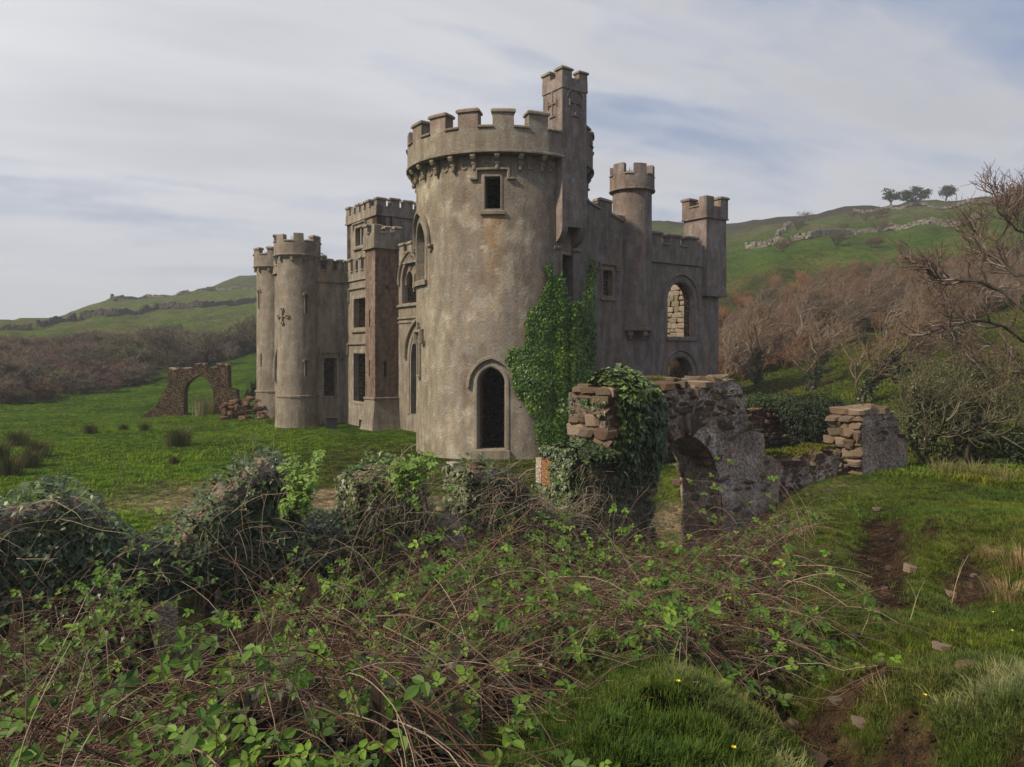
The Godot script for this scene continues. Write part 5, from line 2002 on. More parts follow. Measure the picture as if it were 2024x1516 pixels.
# ruined gateway out in the field
func far_arch() -> void:
	tint_fn = 0
	var d := 44.0
	var p := at(285, 826, d)
	p.y = height(p.x, p.z) - 0.15
	var t := thing("garden_arch", "lone ruined stone archway standing in the field left of the castle", "ruined arch", "", Transform3D(Basis(Vector3.UP, 0.10), p))
	var k := d / FOC
	var m := flat_map(Vector3.ZERO, Vector3(1, 0, 0), Vector3(0, 0, 1))
	m.rough = 0.09
	m.noise = nz2
	var prof := []
	for q in [[-6, 824], [20, 806], [38, 775], [44, 765], [46, 728], [92, 730], [94, 720], [118, 722], [120, 730], [138, 728], [139, 720], [160, 722], [161, 768], [176, 772], [178, 790], [196, 800]]:
		prof.append(Vector2(q[0] * k, (826 - q[1]) * k + 0.15))
	var ap := arch_poly(104.0 * k, 57.0 * k, -0.2, 1.5, (826 - 741) * k + 0.1, 8)
	broken_wall(t, m, prof, -0.3, [ap], 0.7, M.rubble2, 0.3)
	top_stones(t, prof, 46 * k, 160 * k, 0.7, 0.22)
	var q := at(440, 822, 43.0)
	q.y = height(q.x, q.z)
	var h := thing("rubble_heap", "heap of fallen reddish stones between the far arch and the gate tower", "rubble", "", Transform3D(Basis(), q))
	for j in 70:
		var f := rng.randf()
		var x := rr(-0.1, 3.6)
		var top := 1.25 * (1.0 - pow(absf(x - 1.3) / 2.5, 1.6))
		heap_put(h, Vector3(x, maxf(0.05, top * f), rr(-0.7, 0.7) * (1.0 - f * 0.7)), Vector3(rr(0.3, 0.7), rr(0.14, 0.3), rr(0.3, 0.6)), "stone", rr(-0.6, 0.6), rr(-0.2, 0.2))
	for j in 24:
		heap_put(h, Vector3(rr(1.9, 3.5), 0.15 + 0.28 * (j % 4), rr(-0.3, 0.1)), Vector3(rr(0.3, 0.6), 0.24, 0.5), "stone", rr(-0.1, 0.1), 0.0)

# ---------------------------------------------------------------- trees
class BareTree:
	var trunk := MB.new()
	var twig := MB.new()
	var r := RandomNumberGenerator.new()
	var lean := Vector3(0.5, 0.1, 0)
	var counts := [4, 5, 5, 4]
	var wig := 0.22
	var lift := 0.12
	var thin := 0.008
	var bark := Color(0.17, 0.145, 0.11)
	var tip := Color(0.12, 0.075, 0.05)
	var ends := PackedVector3Array()
	func rv() -> Vector3: return Vector3(r.randf_range(-1, 1), r.randf_range(-1, 1), r.randf_range(-1, 1))
	func limb(pts: PackedVector3Array, r0: float, r1: float, lev: int) -> void:
		var f := clampf(lev / 4.0, 0, 1)
		var mb := trunk if lev <= 1 else twig
		var g := r.randf_range(0.7, 1.25)
		var c := bark.lerp(tip, f) * g
		mb.tube(pts, r0, r1, [7, 5, 4, 3, 3][mini(lev, 4)], c, c.lerp(tip * g, 0.35))
	func grow(p: Vector3, d: Vector3, ln: float, rad: float, lev: int) -> void:
		var n := 6 if lev == 0 else 5 if lev < 3 else 3
		var pts := PackedVector3Array([p])
		var q := p
		for k in n:
			d = (d + rv() * wig + Vector3.UP * lift + lean * (0.10 + 0.05 * lev)).normalized()
			q += d * ln / n
			pts.append(q)
		var r1 := maxf(rad * 0.55, thin * 0.6)
		limb(pts, maxf(rad, thin), r1, lev)
		if lev >= counts.size():
			ends.append(q)
			return
		spawn(pts, ln, rad, lev, counts[lev])
	func spawn(pts: PackedVector3Array, ln: float, rad: float, lev: int, cnt: int) -> void:
		var n := pts.size() - 1
		for k in cnt:
			var f := lerpf(0.35, 1.0, (k + r.randf()) / cnt) * n
			var i := clampi(int(f), 0, n - 1)
			var b := pts[i].lerp(pts[i + 1], f - i)
			var d := (pts[i + 1] - pts[i]).normalized()
			var side := rv()
			side = (side - d * side.dot(d)).normalized()
			var nd := (d * r.randf_range(0.5, 1.0) + side * r.randf_range(0.5, 1.0)).normalized()
			grow(b, nd, ln * r.randf_range(0.5, 0.78), rad * r.randf_range(0.42, 0.6), lev + 1)

var tree_kinds := {}

func new_tree(sd: int) -> BareTree:
	var t := BareTree.new()
	t.r.seed = sd
	return t

func tree_node(t: BareTree, called: String, label: String, category: String, group: String, xf: Transform3D) -> Node3D:
	var o := thing(called, label, category, group, xf)
	obj("trunk", t.trunk, M.bark, o)
	obj("crown", t.twig, M.twig, o)
	return o

func leaf_mesh(kind: int) -> ArrayMesh:
	var mb := MB.new()
	mb.col = Color(1, 1, 1)
	if kind == 0:      # ivy: five points, folded along the middle
		var o := [Vector2(0, 0), Vector2(0.32, -0.12), Vector2(0.52, 0.22), Vector2(0.28, 0.42), Vector2(0, 1.0)]
		for sg in [-1.0, 1.0]:
			var base := Vector3(0, 0.0, 0)
			var mid := Vector3(0, 0.45, -0.03)
			var p := []
			for q in o: p.append(Vector3(q.x * sg, q.y, 0.16 * absf(q.x) - 0.10 * q.y * q.y))
			mb.tri(base, p[1], p[2])
			mb.tri(base, p[2], p[3])
			mb.tri(base, p[3], p[4])
	elif kind == 1:    # bramble: three toothed leaflets
		for a in [[0.0, 1.0, 0.32], [-1.15, 0.8, 0.0], [1.15, 0.8, 0.0]]:
			var ang: float = a[0]
			var sc: float = a[1]
			var off := Vector3(0, a[2], 0)
			var rot := Basis(Vector3(0, 0, 1), ang)
			for sg in [-1.0, 1.0]:
				var e := [Vector3(0, 0, 0), Vector3(0.22 * sg, 0.16, 0.07), Vector3(0.33 * sg, 0.45, 0.08), Vector3(0.22 * sg, 0.72, 0.03), Vector3(0, 1.0, -0.10)]
				var mid := Vector3(0, 0.5, -0.03)
				for k in 4:
					mb.tri(off + rot * (mid * sc), off + rot * (e[k] * sc), off + rot * (e[k + 1] * sc))
	elif kind == 2:    # small oval leaf
		for sg in [-1.0, 1.0]:
			var e := [Vector3(0, 0, 0), Vector3(0.25 * sg, 0.3, 0.06), Vector3(0.2 * sg, 0.7, 0.03), Vector3(0, 1.0, -0.06)]
			mb.tri(e[0], e[1], e[3])
			mb.tri(e[1], e[2], e[3])
	elif kind == 3:    # spray of needles / tuft for far pines
		for k in 10:
			var g := TAU * k / 10.0
			var d := Vector3(cos(g), 0.5 + 0.4 * sin(k * 2.3), sin(g)).normalized()
			var s := d.cross(Vector3.UP).normalized() * 0.16
			mb.tri(-s, s, d)
	return mesh_of(mb, M.ivy if kind == 0 else M.leaf)

var LEAF := []

func leaf_xf(p: Vector3, nrm: Vector3, size: float, droop := 0.8) -> Transform3D:
	# blade lies across nrm, its point hangs down with some scatter
	var z := (nrm + rv(0.55)).normalized()
	var y := (Vector3.DOWN * droop + rv(0.75))
	y = (y - z * y.dot(z)).normalized()
	var x := y.cross(z)
	return Transform3D(Basis(x, y, z) * Basis.from_scale(Vector3.ONE * size), p)

func tone(c: Color, lo: float, hi: float, warm := 0.08) -> Color:
	var g := rr(lo, hi)
	var w := rr(-warm, warm)
	return Color(c.r * g * (1.0 + w), c.g * g, c.b * g * (1.0 - w))

# leaves in a lumpy ball
func leaf_ball(xfs: Array, cols: Array, c: Vector3, rad: Vector3, n: int, size: float, c0: Color, c1: Color) -> void:
	for k in n:
		var d := rv().normalized()
		var lump := 1.0 + 0.25 * nz2.get_noise_3d(d.x * 5 + c.x, d.y * 5, d.z * 5 + c.z)
		var f := pow(rng.randf(), 0.35) * lump
		xfs.append(leaf_xf(c + d * rad * f, d + Vector3(0, 0.35, 0), size * rr(0.7, 1.3), 0.5))
		cols.append(tone(c0.lerp(c1, rng.randf() * clampf(d.y * 0.5 + 0.5, 0, 1)), 0.7, 1.25))

func plants() -> void:
	for k in 4: LEAF.append(leaf_mesh(k))
	# ---- bare wood at the foot of the left hill, one mass
	var protos := []
	for k in 5:
		var t := new_tree(300 + k)
		t.counts = [6, 5, 4, 4]
		t.lean = Vector3(0.35, -0.05, 0.1)
		t.wig = 0.3
		t.lift = 0.05
		t.thin = 0.024
		t.bark = Color(0.16, 0.14, 0.11)
		t.tip = Color(0.135, 0.112, 0.088)
		t.grow(Vector3(0, -0.2, 0), Vector3(0.1, 1, 0), 1.9, 0.13, 0)
		for j in 5:
			t.grow(Vector3(0, 0.2, 0), Vector3(t.r.randf_range(-1, 1), 0.8, t.r.randf_range(-1, 1)).normalized(), 1.8, 0.09, 1)
		var mb := t.trunk
		var mesh := ArrayMesh.new()
		surf(mesh, t.trunk, M.twig)
		surf(mesh, t.twig, M.twig)
		protos.append(mesh)
	var lows := [[-0.72, 52.0, 96.0], [-0.60, 57.0, 100.0], [-0.508, 63.0, 104.0], [-0.46, 69.0, 110.0], [-0.42, 76.0, 104.0], [-0.39, 82.0, 92.0], [-0.335, 92.0, 98.0], [-0.30, 95.0, 102.0]]
	var wx := [[], [], [], [], []]
	var wc := [[], [], [], [], []]
	var made := 0
	while made < 640:
		var tt := rr(-0.72, -0.30)
		var lo := 0.0
		var hi := 0.0
		for k in lows.size() - 1:
			if tt >= lows[k][0] and tt <= lows[k + 1][0]:
				var f: float = (tt - lows[k][0]) / (lows[k + 1][0] - lows[k][0])
				lo = lerpf(lows[k][1], lows[k + 1][1], f)
				hi = lerpf(lows[k][2], lows[k + 1][2], f)
		var d := lo + (hi - lo) * pow(rng.randf(), 0.8)
		var x := tt * d
		var y := height(x, -d)
		var s := rr(0.42, 0.72) * (0.8 if d < lo + 6.0 else 1.0)
		var kk := rng.randi() % 5
		wx[kk].append(Transform3D(Basis(Vector3.UP, rr(-0.7, 0.7)) * Basis.from_scale(Vector3(s * rr(1.0, 1.35), s, s * 1.1)), Vector3(x, y, -d)))
		var z := nz.get_noise_2d(x * 0.35, d * 0.35)
		wc[kk].append(tone(Color(1.05, 1.0, 0.95).lerp(Color(0.95, 1.12, 0.75), smoothstep(0.0, 0.35, z)).lerp(Color(1.15, 0.95, 0.95), smoothstep(0.0, -0.35, z)), 0.75, 1.25))
		made += 1
	var wood := thing("bare_woodland", "dense leafless brown wood covering the foot of the left hill", "wood", "", Transform3D())
	wood.set_meta("kind", "stuff")
	for k in 5: multi("trees", protos[k], wx[k], wc[k], wood)
	# trees that stand out at its right end
	for q in [[335, 728, 3.6, "round-headed bare tree in front of the left wood, nearest the far arch"], [405, 726, 3.0, "lower bare tree above the far arch's left shoulder"], [440, 705, 3.2, "bare tree left of the pair by the gate towers"], [478, 697, 3.9, "taller bare tree of the pair by the gate towers"], [505, 697, 3.6, "bare tree half hidden behind the left gate tower"]]:
		var t := new_tree(int(q[0]))
		t.counts = [6, 5, 5, 4]
		t.lean = Vector3(0.2, -0.05, 0)
		t.wig = 0.25
		t.lift = 0.05
		t.thin = 0.02
		t.bark = Color(0.10, 0.085, 0.065)
		t.tip = Color(0.105, 0.085, 0.06)
		t.grow(Vector3(0, -0.2, 0), Vector3(0.05, 1, 0), q[2] * 0.62, 0.15, 0)
		for j in 3: t.grow(Vector3(0, 0.4, 0), Vector3(t.r.randf_range(-1, 1), 0.9, t.r.randf_range(-1, 1)).normalized(), q[2] * 0.5, 0.09, 1)
		tree_node(t, "bare_tree", q[3], "tree", "bare trees in front of the left wood", Transform3D(Basis(), hit(q[0], q[1], 60, 200)))
	hillside_trees()
	skyline_pines()
	near_trees()
	ivy_on_tower()
	evergreen()
	rushes()

func hillside_trees() -> void:
	var kinds := []
	for k in 6:
		var t := new_tree(700 + k)
		t.counts = [5, 6, 5, 3]
		t.lean = Vector3(0.75, 0.06, 0.0)
		t.wig = 0.26
		t.lift = 0.10
		t.thin = 0.010
		t.bark = Color(0.38, 0.33, 0.26)
		t.tip = Color(0.14, 0.100, 0.072)
		t.grow(Vector3(0, -0.3, 0), Vector3(0.05, 1, 0), 2.6 + 0.2 * k, 0.14, 0)
		t.grow(Vector3(0.1, 0.0, 0), Vector3(-0.4, 1, 0.3).normalized(), 2.2, 0.09, 1)
		kinds.append(t)
	var looks := ["pale-stemmed swept bare tree", "reddish-twigged bare tree", "many-stemmed bare tree", "low spreading bare tree", "tall thin bare tree", "dense twiggy bare tree"]
	var first := []
	var mx := []
	var mc := []
	for k in 6:
		first.append(null)
		mx.append([])
		mc.append([])
	var used := {}
	var n := 0
	var tries := 0
	while n < 190 and tries < 6000:
		tries += 1
		# the thicket climbs from the castle's corner towards the right
		var tt := rr(0.275, 0.70)
		var d := rr(44.0, 68.0)
		var top := lerpf(66.0, 62.0, smoothstep(0.275, 0.42, tt)) - 6.0 * smoothstep(0.46, 0.58, tt)
		var low := lerpf(46.0, 50.0, smoothstep(0.29, 0.40, tt)) - 3.0 * smoothstep(0.5, 0.62, tt)
		if d > top: continue
		if d < low and rng.randf() < 0.93: continue
		var x := tt * d
		var p := Vector3(x, height(x, -d), -d)
		var s := rr(0.40, 0.66)
		var xf := Transform3D(Basis(Vector3.UP, rr(-0.5, 0.5)) * Basis.from_scale(Vector3(s, s * rr(0.9, 1.1), s)), p)
		var k := rng.randi() % 6
		var row := "at the lower edge of" if d < low + 3.0 else ("among the front of" if d < low + 8.0 else "")
		var col := "nearest the castle's corner" if tt < 0.31 else ("above the courtyard hedge" if tt < 0.36 else ("above the evergreen bush" if tt < 0.41 else ("right above the evergreen bush" if tt < 0.46 else ("above the wall stub" if tt < 0.52 else ("above the thorn tree" if tt < 0.60 else "behind the gnarled tree's limbs")))))
		var lab := "%s %s the thicket %s" % [looks[k], row, col]
		n += 1
		if row == "" or used.has(lab):
			mx[k].append(xf)
			mc[k].append(tone(Color(1, 1, 1).lerp(Color(1.15, 0.92, 0.84), clampf(nz.get_noise_2d(x * 0.5, d * 0.5) * 2.0, 0, 1)).lerp(Color(0.8, 0.95, 0.75), clampf(-nz.get_noise_2d(x * 0.5, d * 0.5) * 2.0, 0, 1)), 0.65, 1.3))
			continue
		used[lab] = true
		if first[k] == null: first[k] = tree_node(kinds[k], "hillside_tree", lab, "tree", "bare trees in front of the right hillside thicket", xf)
		else: copy_of(first[k], "hillside_tree", lab, xf)
	var mass := thing("bare_thicket", "reddish-brown mass of bare wind-bent trees covering the right hillside", "thicket", "", Transform3D())
	mass.set_meta("kind", "stuff")
	for k in 6:
		if mx[k].is_empty(): continue
		var me := ArrayMesh.new()
		surf(me, kinds[k].trunk, M.bark)
		surf(me, kinds[k].twig, M.twig)
		multi("trees", me, mx[k], mc[k], mass)
	# scrub between the trunks
	var sm := new_tree(990)
	sm.counts = [4, 4, 3]
	sm.lean = Vector3(0.5, 0, 0)
	sm.thin = 0.016
	sm.bark = Color(0.17, 0.11, 0.07)
	sm.tip = Color(0.17, 0.11, 0.07)
	for j in 9: sm.grow(Vector3.ZERO, Vector3(sm.r.randf_range(-1, 1), 1.0, sm.r.randf_range(-1, 1)).normalized(), 1.0, 0.03, 1)
	var mesh := ArrayMesh.new()
	surf(mesh, sm.trunk, M.twig)
	surf(mesh, sm.twig, M.twig)
	var xs := []
	var cs := []
	for k in 330:
		var tt := rr(0.27, 0.72)
		var d := rr(40.0, 84.0)
		if d < lerpf(42.0, 50.0, smoothstep(0.3, 0.45, tt)): continue
		var x := tt * d
		var s := rr(0.4, 1.1)
		xs.append(Transform3D(Basis(Vector3.UP, rr(-1, 1)) * Basis.from_scale(Vector3(s, s, s)), Vector3(x, height(x, -d), -d)))
		cs.append(tone(Color(1.0, 1.0, 0.9).lerp(Color(1.5, 1.05, 0.8), clampf(nz.get_noise_2d(x * 0.3, d * 0.3) + 0.4, 0, 1)), 0.6, 1.2))
	# scattered gorse and heather further up
	for k in 80:
		var tt := rr(0.28, 0.72)
		var d := rr(95.0, 230.0)
		var x := tt * d
		if nz2.get_noise_2d(x * 0.12, d * 0.12) < 0.12: continue
		var s := rr(1.0, 2.4)
		xs.append(Transform3D(Basis(Vector3.UP, rr(-1, 1)) * Basis.from_scale(Vector3(s * 1.4, s * 0.7, s)), Vector3(x, height(x, -d), -d)))
		cs.append(tone(Color(0.7, 0.85, 0.5), 0.5, 1.0))
	multi("hillside_scrub", mesh, xs, cs).set_meta("label", "brown leafless scrub between the trees of the right hillside")

func skyline_pines() -> void:
	for q in [[1762, 411, 27, 20, "small dark pine left of the pair on the right skyline"], [1795, 408, 22, 20, "left half of the joined dark pines on the right skyline"], [1817, 406, 26, 24, "right half of the joined dark pines on the right skyline"], [1867, 402, 25, 30, "flat-topped dark pine standing alone at right on the skyline"]]:
		var p := hit(q[0], q[1], 120, 320)
		var d := -p.z
		var k := d / FOC
		var t := new_tree(int(q[0]))
		t.counts = [6, 3]
		t.lean = Vector3(0.35, 0.0, 0)
		t.thin = 0.05
		t.bark = Color(0.09, 0.075, 0.06)
		t.tip = t.bark
		t.grow(Vector3(0, -0.4, 0), Vector3(0.1, 1, 0), q[2] * k * 0.75, 0.22, 0)
		var o := thing("pine_tree", q[4], "tree", "pines on the right skyline", Transform3D(Basis(), p))
		var mb := MB.new()
		surf_join(mb, t.trunk)
		surf_join(mb, t.twig)
		obj("trunk", mb, M.twig, o)
		var cr := MB.new()
		for e in t.ends.size():
			var c := t.ends[e]
			for j in 60:
				var dd := Vector3(t.r.randf_range(-1, 1), t.r.randf_range(-0.45, 0.5), t.r.randf_range(-1, 1))
				var b := c + dd * Vector3(q[3] * k * 0.30, q[3] * k * 0.2, q[3] * k * 0.3)
				var a := t.rv() * 0.42
				var w := t.rv() * 0.42
				var g := t.r.randf_range(0.6, 1.3)
				cr.col = Color(0.040 * g, 0.062 * g, 0.030 * g)
				cr.tri(b, b + a, b + w)
		obj("crown", cr, M.twig, o)

func surf_join(a: MB, b: MB) -> void:
	var k := a.v.size()
	a.v.append_array(b.v)
	a.n.append_array(b.n)
	a.c.append_array(b.c)
	for j in b.i: a.i.append(j + k)

func poly3(q: Array, d: float) -> PackedVector3Array:
	var out := PackedVector3Array()
	for e in q: out.append(at(e[0], e[1], d + (e[2] if e.size() > 2 else 0.0)))
	return out

func near_trees() -> void:
	# big gnarled tree whose limbs reach in from the right edge
	var t := new_tree(41)
	t.counts = [4, 5, 5, 4]
	t.lean = Vector3(-0.12, 0.05, 0)
	t.wig = 0.34
	t.lift = 0.10
	t.thin = 0.0065
	t.bark = Color(0.27, 0.25, 0.21)
	t.tip = Color(0.15, 0.10, 0.08)
	var D := 18.0
	var root := at(2105, 905, D)
	root.y = height(root.x, root.z) - 0.1
	var trunk := PackedVector3Array([root, at(2095, 800, D), at(2070, 690, D), at(2066, 580, D), at(2056, 490, D)])
	t.limb(trunk, 0.15, 0.05, 0)
	var limbs := [
		[[[2062, 640], [2024, 612], [1985, 578, 0.2], [1940, 556, 0.3], [1885, 553, 0.4], [1846, 548, 0.5], [1838, 535, 0.5]], 0.10],
		[[[2066, 700], [2020, 672], [1985, 645, -0.3], [1930, 632, -0.4], [1880, 645, -0.5], [1838, 655, -0.6]], 0.085],
		[[[2056, 540], [2010, 545], [1965, 510, 0.5], [1930, 480, 0.8], [1924, 455, 0.9]], 0.075],
		[[[2055, 470], [2010, 455, -0.3], [1985, 425, -0.4], [1980, 400, -0.4]], 0.06],
		[[[2056, 490], [2024, 450, 0.2], [2005, 425, 0.3], [2000, 405, 0.3]], 0.05],
		[[[2080, 770], [2040, 740, -0.4], [1995, 735, -0.6], [1950, 750, -0.8]], 0.07],
		[[[2075, 720], [2030, 690, 0.4], [1980, 690, 0.6], [1920, 668, 0.8], [1890, 625, 0.9]], 0.06],
		[[[2058, 590], [2020, 560, 0.8], [1990, 520, 1.0], [1975, 470, 1.1]], 0.06],
		[[[2085, 800], [2045, 785, -0.3], [2010, 775, -0.4], [1975, 790, -0.5]], 0.05],
	]
	for q in limbs:
		var pts := poly3(q[0], D)
		t.limb(pts, q[1] * 0.6, q[1] * 0.2, 1)
		t.spawn(pts, 1.0, q[1] * 0.6, 1, 13)
	tree_node(t, "gnarled_tree", "large gnarled bare tree reaching lichened branches in from the right edge", "tree", "", Transform3D())
	# leaning trees with ivy on their trunks, below the thicket
	for q in [[1700, 800, 30.0, 0.6, "leaning bare tree with ivied trunk above the evergreen bush's right side"], [1603, 772, 34.0, 0.45, "bare tree with ivied trunk directly above the evergreen bush"], [1890, 695, 33.0, -0.3, "bare tree with dark ivied trunk behind the gnarled tree's lowest limbs"], [1502, 770, 36.0, 0.3, "thin multi-stemmed bare tree just right of the castle's far corner"], [1770, 762, 28.0, 0.7, "wind-bent bare tree above the ivied thorn bush"]]:
		var p := hit(q[0], q[1], 20, 90)
		var s := new_tree(int(q[0]) + 3)
		s.counts = [5, 5, 5, 4]
		s.lean = Vector3(q[3], 0.05, 0)
		s.wig = 0.28
		s.thin = 0.009
		s.bark = Color(0.25, 0.22, 0.17)
		s.tip = Color(0.17, 0.115, 0.075)
		s.grow(Vector3(0, -0.2, 0), Vector3(q[3] * 0.7, 1, 0).normalized(), 2.3, 0.11, 0)
		s.grow(Vector3(0, 0.1, 0), Vector3(-0.7, 0.7, 0.2).normalized(), 1.5, 0.06, 1)
		var o := tree_node(s, "bare_tree", q[4], "tree", "bare trees below the hillside thicket", Transform3D(Basis(), p))
		var xs := []
		var cs := []
		for j in 700:
			var c := s.trunk.v[rng.randi() % mini(s.trunk.v.size(), 56)]
			xs.append(leaf_xf(c + rv(0.22), rv() + Vector3(0, 0.3, 0.3), rr(0.08, 0.14)))
			cs.append(tone(Color(0.045, 0.062, 0.026), 0.6, 1.4))
		multi("ivy", LEAF[0], xs, cs, o)
	# thorn bush wrapped in ivy at the end of the stub
	var b := new_tree(77)
	b.counts = [5, 5, 5, 4]
	b.lean = Vector3(0.30, 0.05, 0)
	b.wig = 0.33
	b.thin = 0.007
	b.bark = Color(0.16, 0.14, 0.11)
	b.tip = Color(0.115, 0.11, 0.06)
	for j in 5: b.grow(Vector3(rr(-0.4, 0.5), -0.2, rr(-0.3, 0.3)), Vector3(rr(-0.5, 0.7), 1, rr(-0.4, 0.4)).normalized(), 1.45, 0.07, 0)
	var bp := at(1868, 935, 17.6)
	bp.y = height(bp.x, bp.z)
	var bo := tree_node(b, "thorn_tree", "bushy thorn tree with ivy-dark base beside the tall wall stub", "tree", "", Transform3D(Basis(), bp))
	var xs := []
	var cs := []
	for q in [[0.0, 0.5, 0.0, 0.8, 0.6], [-0.65, 0.8, 0.0, 0.45, 0.7], [0.35, 1.0, 0.1, 0.5, 0.5], [-0.35, 1.4, 0.0, 0.4, 0.4], [0.6, 0.4, 0.0, 0.5, 0.4]]:
		leaf_ball(xs, cs, Vector3(q[0], q[1], q[2]), Vector3(q[3], q[4], 0.5), 520, 0.065, Color(0.045, 0.055, 0.028), Color(0.08, 0.10, 0.035))
	for q in [[0.1, 1.9, 0.0], [0.9, 1.9, 0.0], [-0.4, 1.6, 0.0], [1.3, 1.6, 0.1]]:
		leaf_ball(xs, cs, Vector3(q[0], q[1], q[2]), Vector3(0.8, 0.6, 0.7), 420, 0.04, Color(0.06, 0.085, 0.028), Color(0.12, 0.15, 0.045))
	multi("ivy", LEAF[0], xs, cs, bo)

func ivy_on_tower() -> void:
	# outline of the creeper on the tower: bearing in degrees, height
	var oc := PackedVector2Array([Vector2(24.3, 5.45), Vector2(29.0, 6.15), Vector2(29.7, 6.82), Vector2(32.4, 6.73), Vector2(34.7, 6.21), Vector2(37.2, 6.67), Vector2(39.7, 6.19), Vector2(41.5, 5.48), Vector2(53.9, 5.51), Vector2(59.4, 6.26), Vector2(61.7, 7.1), Vector2(66.0, 7.09), Vector2(67.0, 6.76), Vector2(67.0, 3.7), Vector2(67.0, 1.79), Vector2(66.0, 0.35), Vector2(66.9, -0.43), Vector2(24.3, -0.23), Vector2(24.3, 0.56), Vector2(22.3, 1.43), Vector2(16.9, 1.83), Vector2(11.2, 2.4), Vector2(7.4, 2.66), Vector2(8.0, 3.09), Vector2(4.6, 3.49), Vector2(4.9, 3.79), Vector2(10.5, 3.91), Vector2(15.3, 3.87), Vector2(16.0, 4.57), Vector2(16.9, 5.09)])
	var xs := []
	var cs := []
	var c := Vector3(-0.446, 0, -29.1)
	var tries := 0
	while xs.size() < 38000 and tries < 200000:
		tries += 1
		var q := Vector2(rr(3, 89), rr(-0.4, 7.2))
		var edge := nz2.get_noise_2d(q.x * 0.9, q.y * 6.0)
		var w := q + Vector2(edge * 2.5, edge * 0.25)
		if not Geometry2D.is_point_in_polygon(w, oc): continue
		var a := deg_to_rad(q.x)
		var n := Vector3(sin(a), 0, cos(a))
		var lump := 0.10 + 0.16 * maxf(0.0, nz.get_noise_3d(n.x * 9, q.y * 2.2, n.z * 9) + 0.35)
		if q.x > 42.0 and q.x < 66.0: lump += 0.20   # over the pilaster that carries the chimney
		var out := 0.25 * smoothstep(33.0, 38.0, q.x) * (1.0 - smoothstep(72.0, 80.0, q.x))
		var p := c + n * (3.22 + out + lump * pow(rng.randf(), 0.5)) + Vector3(0, q.y, 0)
		xs.append(leaf_xf(p, n + Vector3(0, 0.25, 0), rr(0.05, 0.095), 1.2))
		var yel := smoothstep(0.1, 0.45, nz.get_noise_3d(p.x * 1.5, p.y * 1.5, p.z * 1.5))
		cs.append(tone(Color(0.070, 0.145, 0.017).lerp(Color(0.15, 0.25, 0.027), yel * 0.7), 0.45, 1.5))
	var o := thing("ivy", "large sheet of bright green ivy climbing the round corner tower", "ivy", "", Transform3D())
	multi("leaves", LEAF[0], xs, cs, o)
	var mb := MB.new()
	for k in 40:
		var a := rr(8, 80)
		var y := rr(-0.2, 1.5)
		var pts := PackedVector3Array()
		for j in 8:
			var g := deg_to_rad(a)
			pts.append(c + Vector3(sin(g), 0, cos(g)) * 3.23 + Vector3(0, y, 0))
			a += rr(-2.5, 2.5)
			y += rr(0.2, 0.7)
			if not Geometry2D.is_point_in_polygon(Vector2(a, y), oc): break
		if pts.size() > 2: mb.tube(pts, 0.02, 0.008, 4, Color(0.16, 0.13, 0.09), Color(0.2, 0.16, 0.11))
	obj("stem", mb, M.twig, o).set_meta("kind", "stuff")

func evergreen() -> void:
	var o := thing("evergreen_bush", "dense dark rounded evergreen bush hanging over the red courtyard wall", "bush", "", Transform3D())
	var xs := []
	var cs := []
	var D := 22.0
	for q in [[1605, 822, 58, 44], [1622, 855, 46, 40], [1590, 850, 40, 40], [1630, 812, 42, 34], [1570, 815, 34, 26], [1612, 880, 30, 26]]:
		leaf_ball(xs, cs, at(q[0], q[1], D), Vector3(q[2], q[3], q[2]) * 1.06 * D / FOC, 2600, 0.075, Color(0.013, 0.024, 0.009), Color(0.030, 0.048, 0.014))
	multi("leaves", LEAF[2], xs, cs, o)
	o = thing("hedge", "low dark green hedge along the courtyard wall, left of the rounded bush", "hedge", "", Transform3D())
	xs = []
	cs = []
	for k in 9:
		leaf_ball(xs, cs, at(1468 + k * 12, 797 + 4 * sin(k * 1.7), 23.0), Vector3(0.40, 0.28, 0.45), 900, 0.075, Color(0.035, 0.055, 0.018), Color(0.07, 0.10, 0.028))
	multi("leaves", LEAF[2], xs, cs, o)
	o = thing("bush", "spreading green bush at the right edge behind the dry grass", "bush", "", Transform3D())
	xs = []
	cs = []
	for q in [[1985, 872, 40, 26], [2010, 905, 36, 34], [1955, 860, 24, 14], [2035, 880, 40, 40], [1990, 918, 30, 20]]:
		leaf_ball(xs, cs, at(q[0], q[1], 17.0), Vector3(q[2], q[3], q[2]) * 17.0 / FOC, 1200, 0.07, Color(0.032, 0.055, 0.018), Color(0.075, 0.125, 0.03))
	multi("leaves", LEAF[2], xs, cs, o)
	var q := at(640, 518, 46.0)
	o = thing("wall_shrub", "small green shrub growing on the wall head right of the gate tower", "shrub", "", Transform3D())
	xs = []
	cs = []
	leaf_ball(xs, cs, at(636, 512, 45.0), Vector3(0.35, 0.35, 0.35), 260, 0.13, Color(0.03, 0.05, 0.018), Color(0.06, 0.09, 0.025))
	multi("leaves", LEAF[2], xs, cs, o)
	o = thing("dark_bush", "small dark bush at the foot of the left gate tower", "bush", "", Transform3D())
	xs = []
	cs = []
	for e in [[503, 765, 12, 16], [497, 778, 14, 10]]:
		leaf_ball(xs, cs, at(e[0], e[1], 47.0), Vector3(e[2], e[3], e[2]) * 47.0 / FOC, 420, 0.14, Color(0.022, 0.034, 0.014), Color(0.045, 0.06, 0.02))
	multi("leaves", LEAF[2], xs, cs, o)

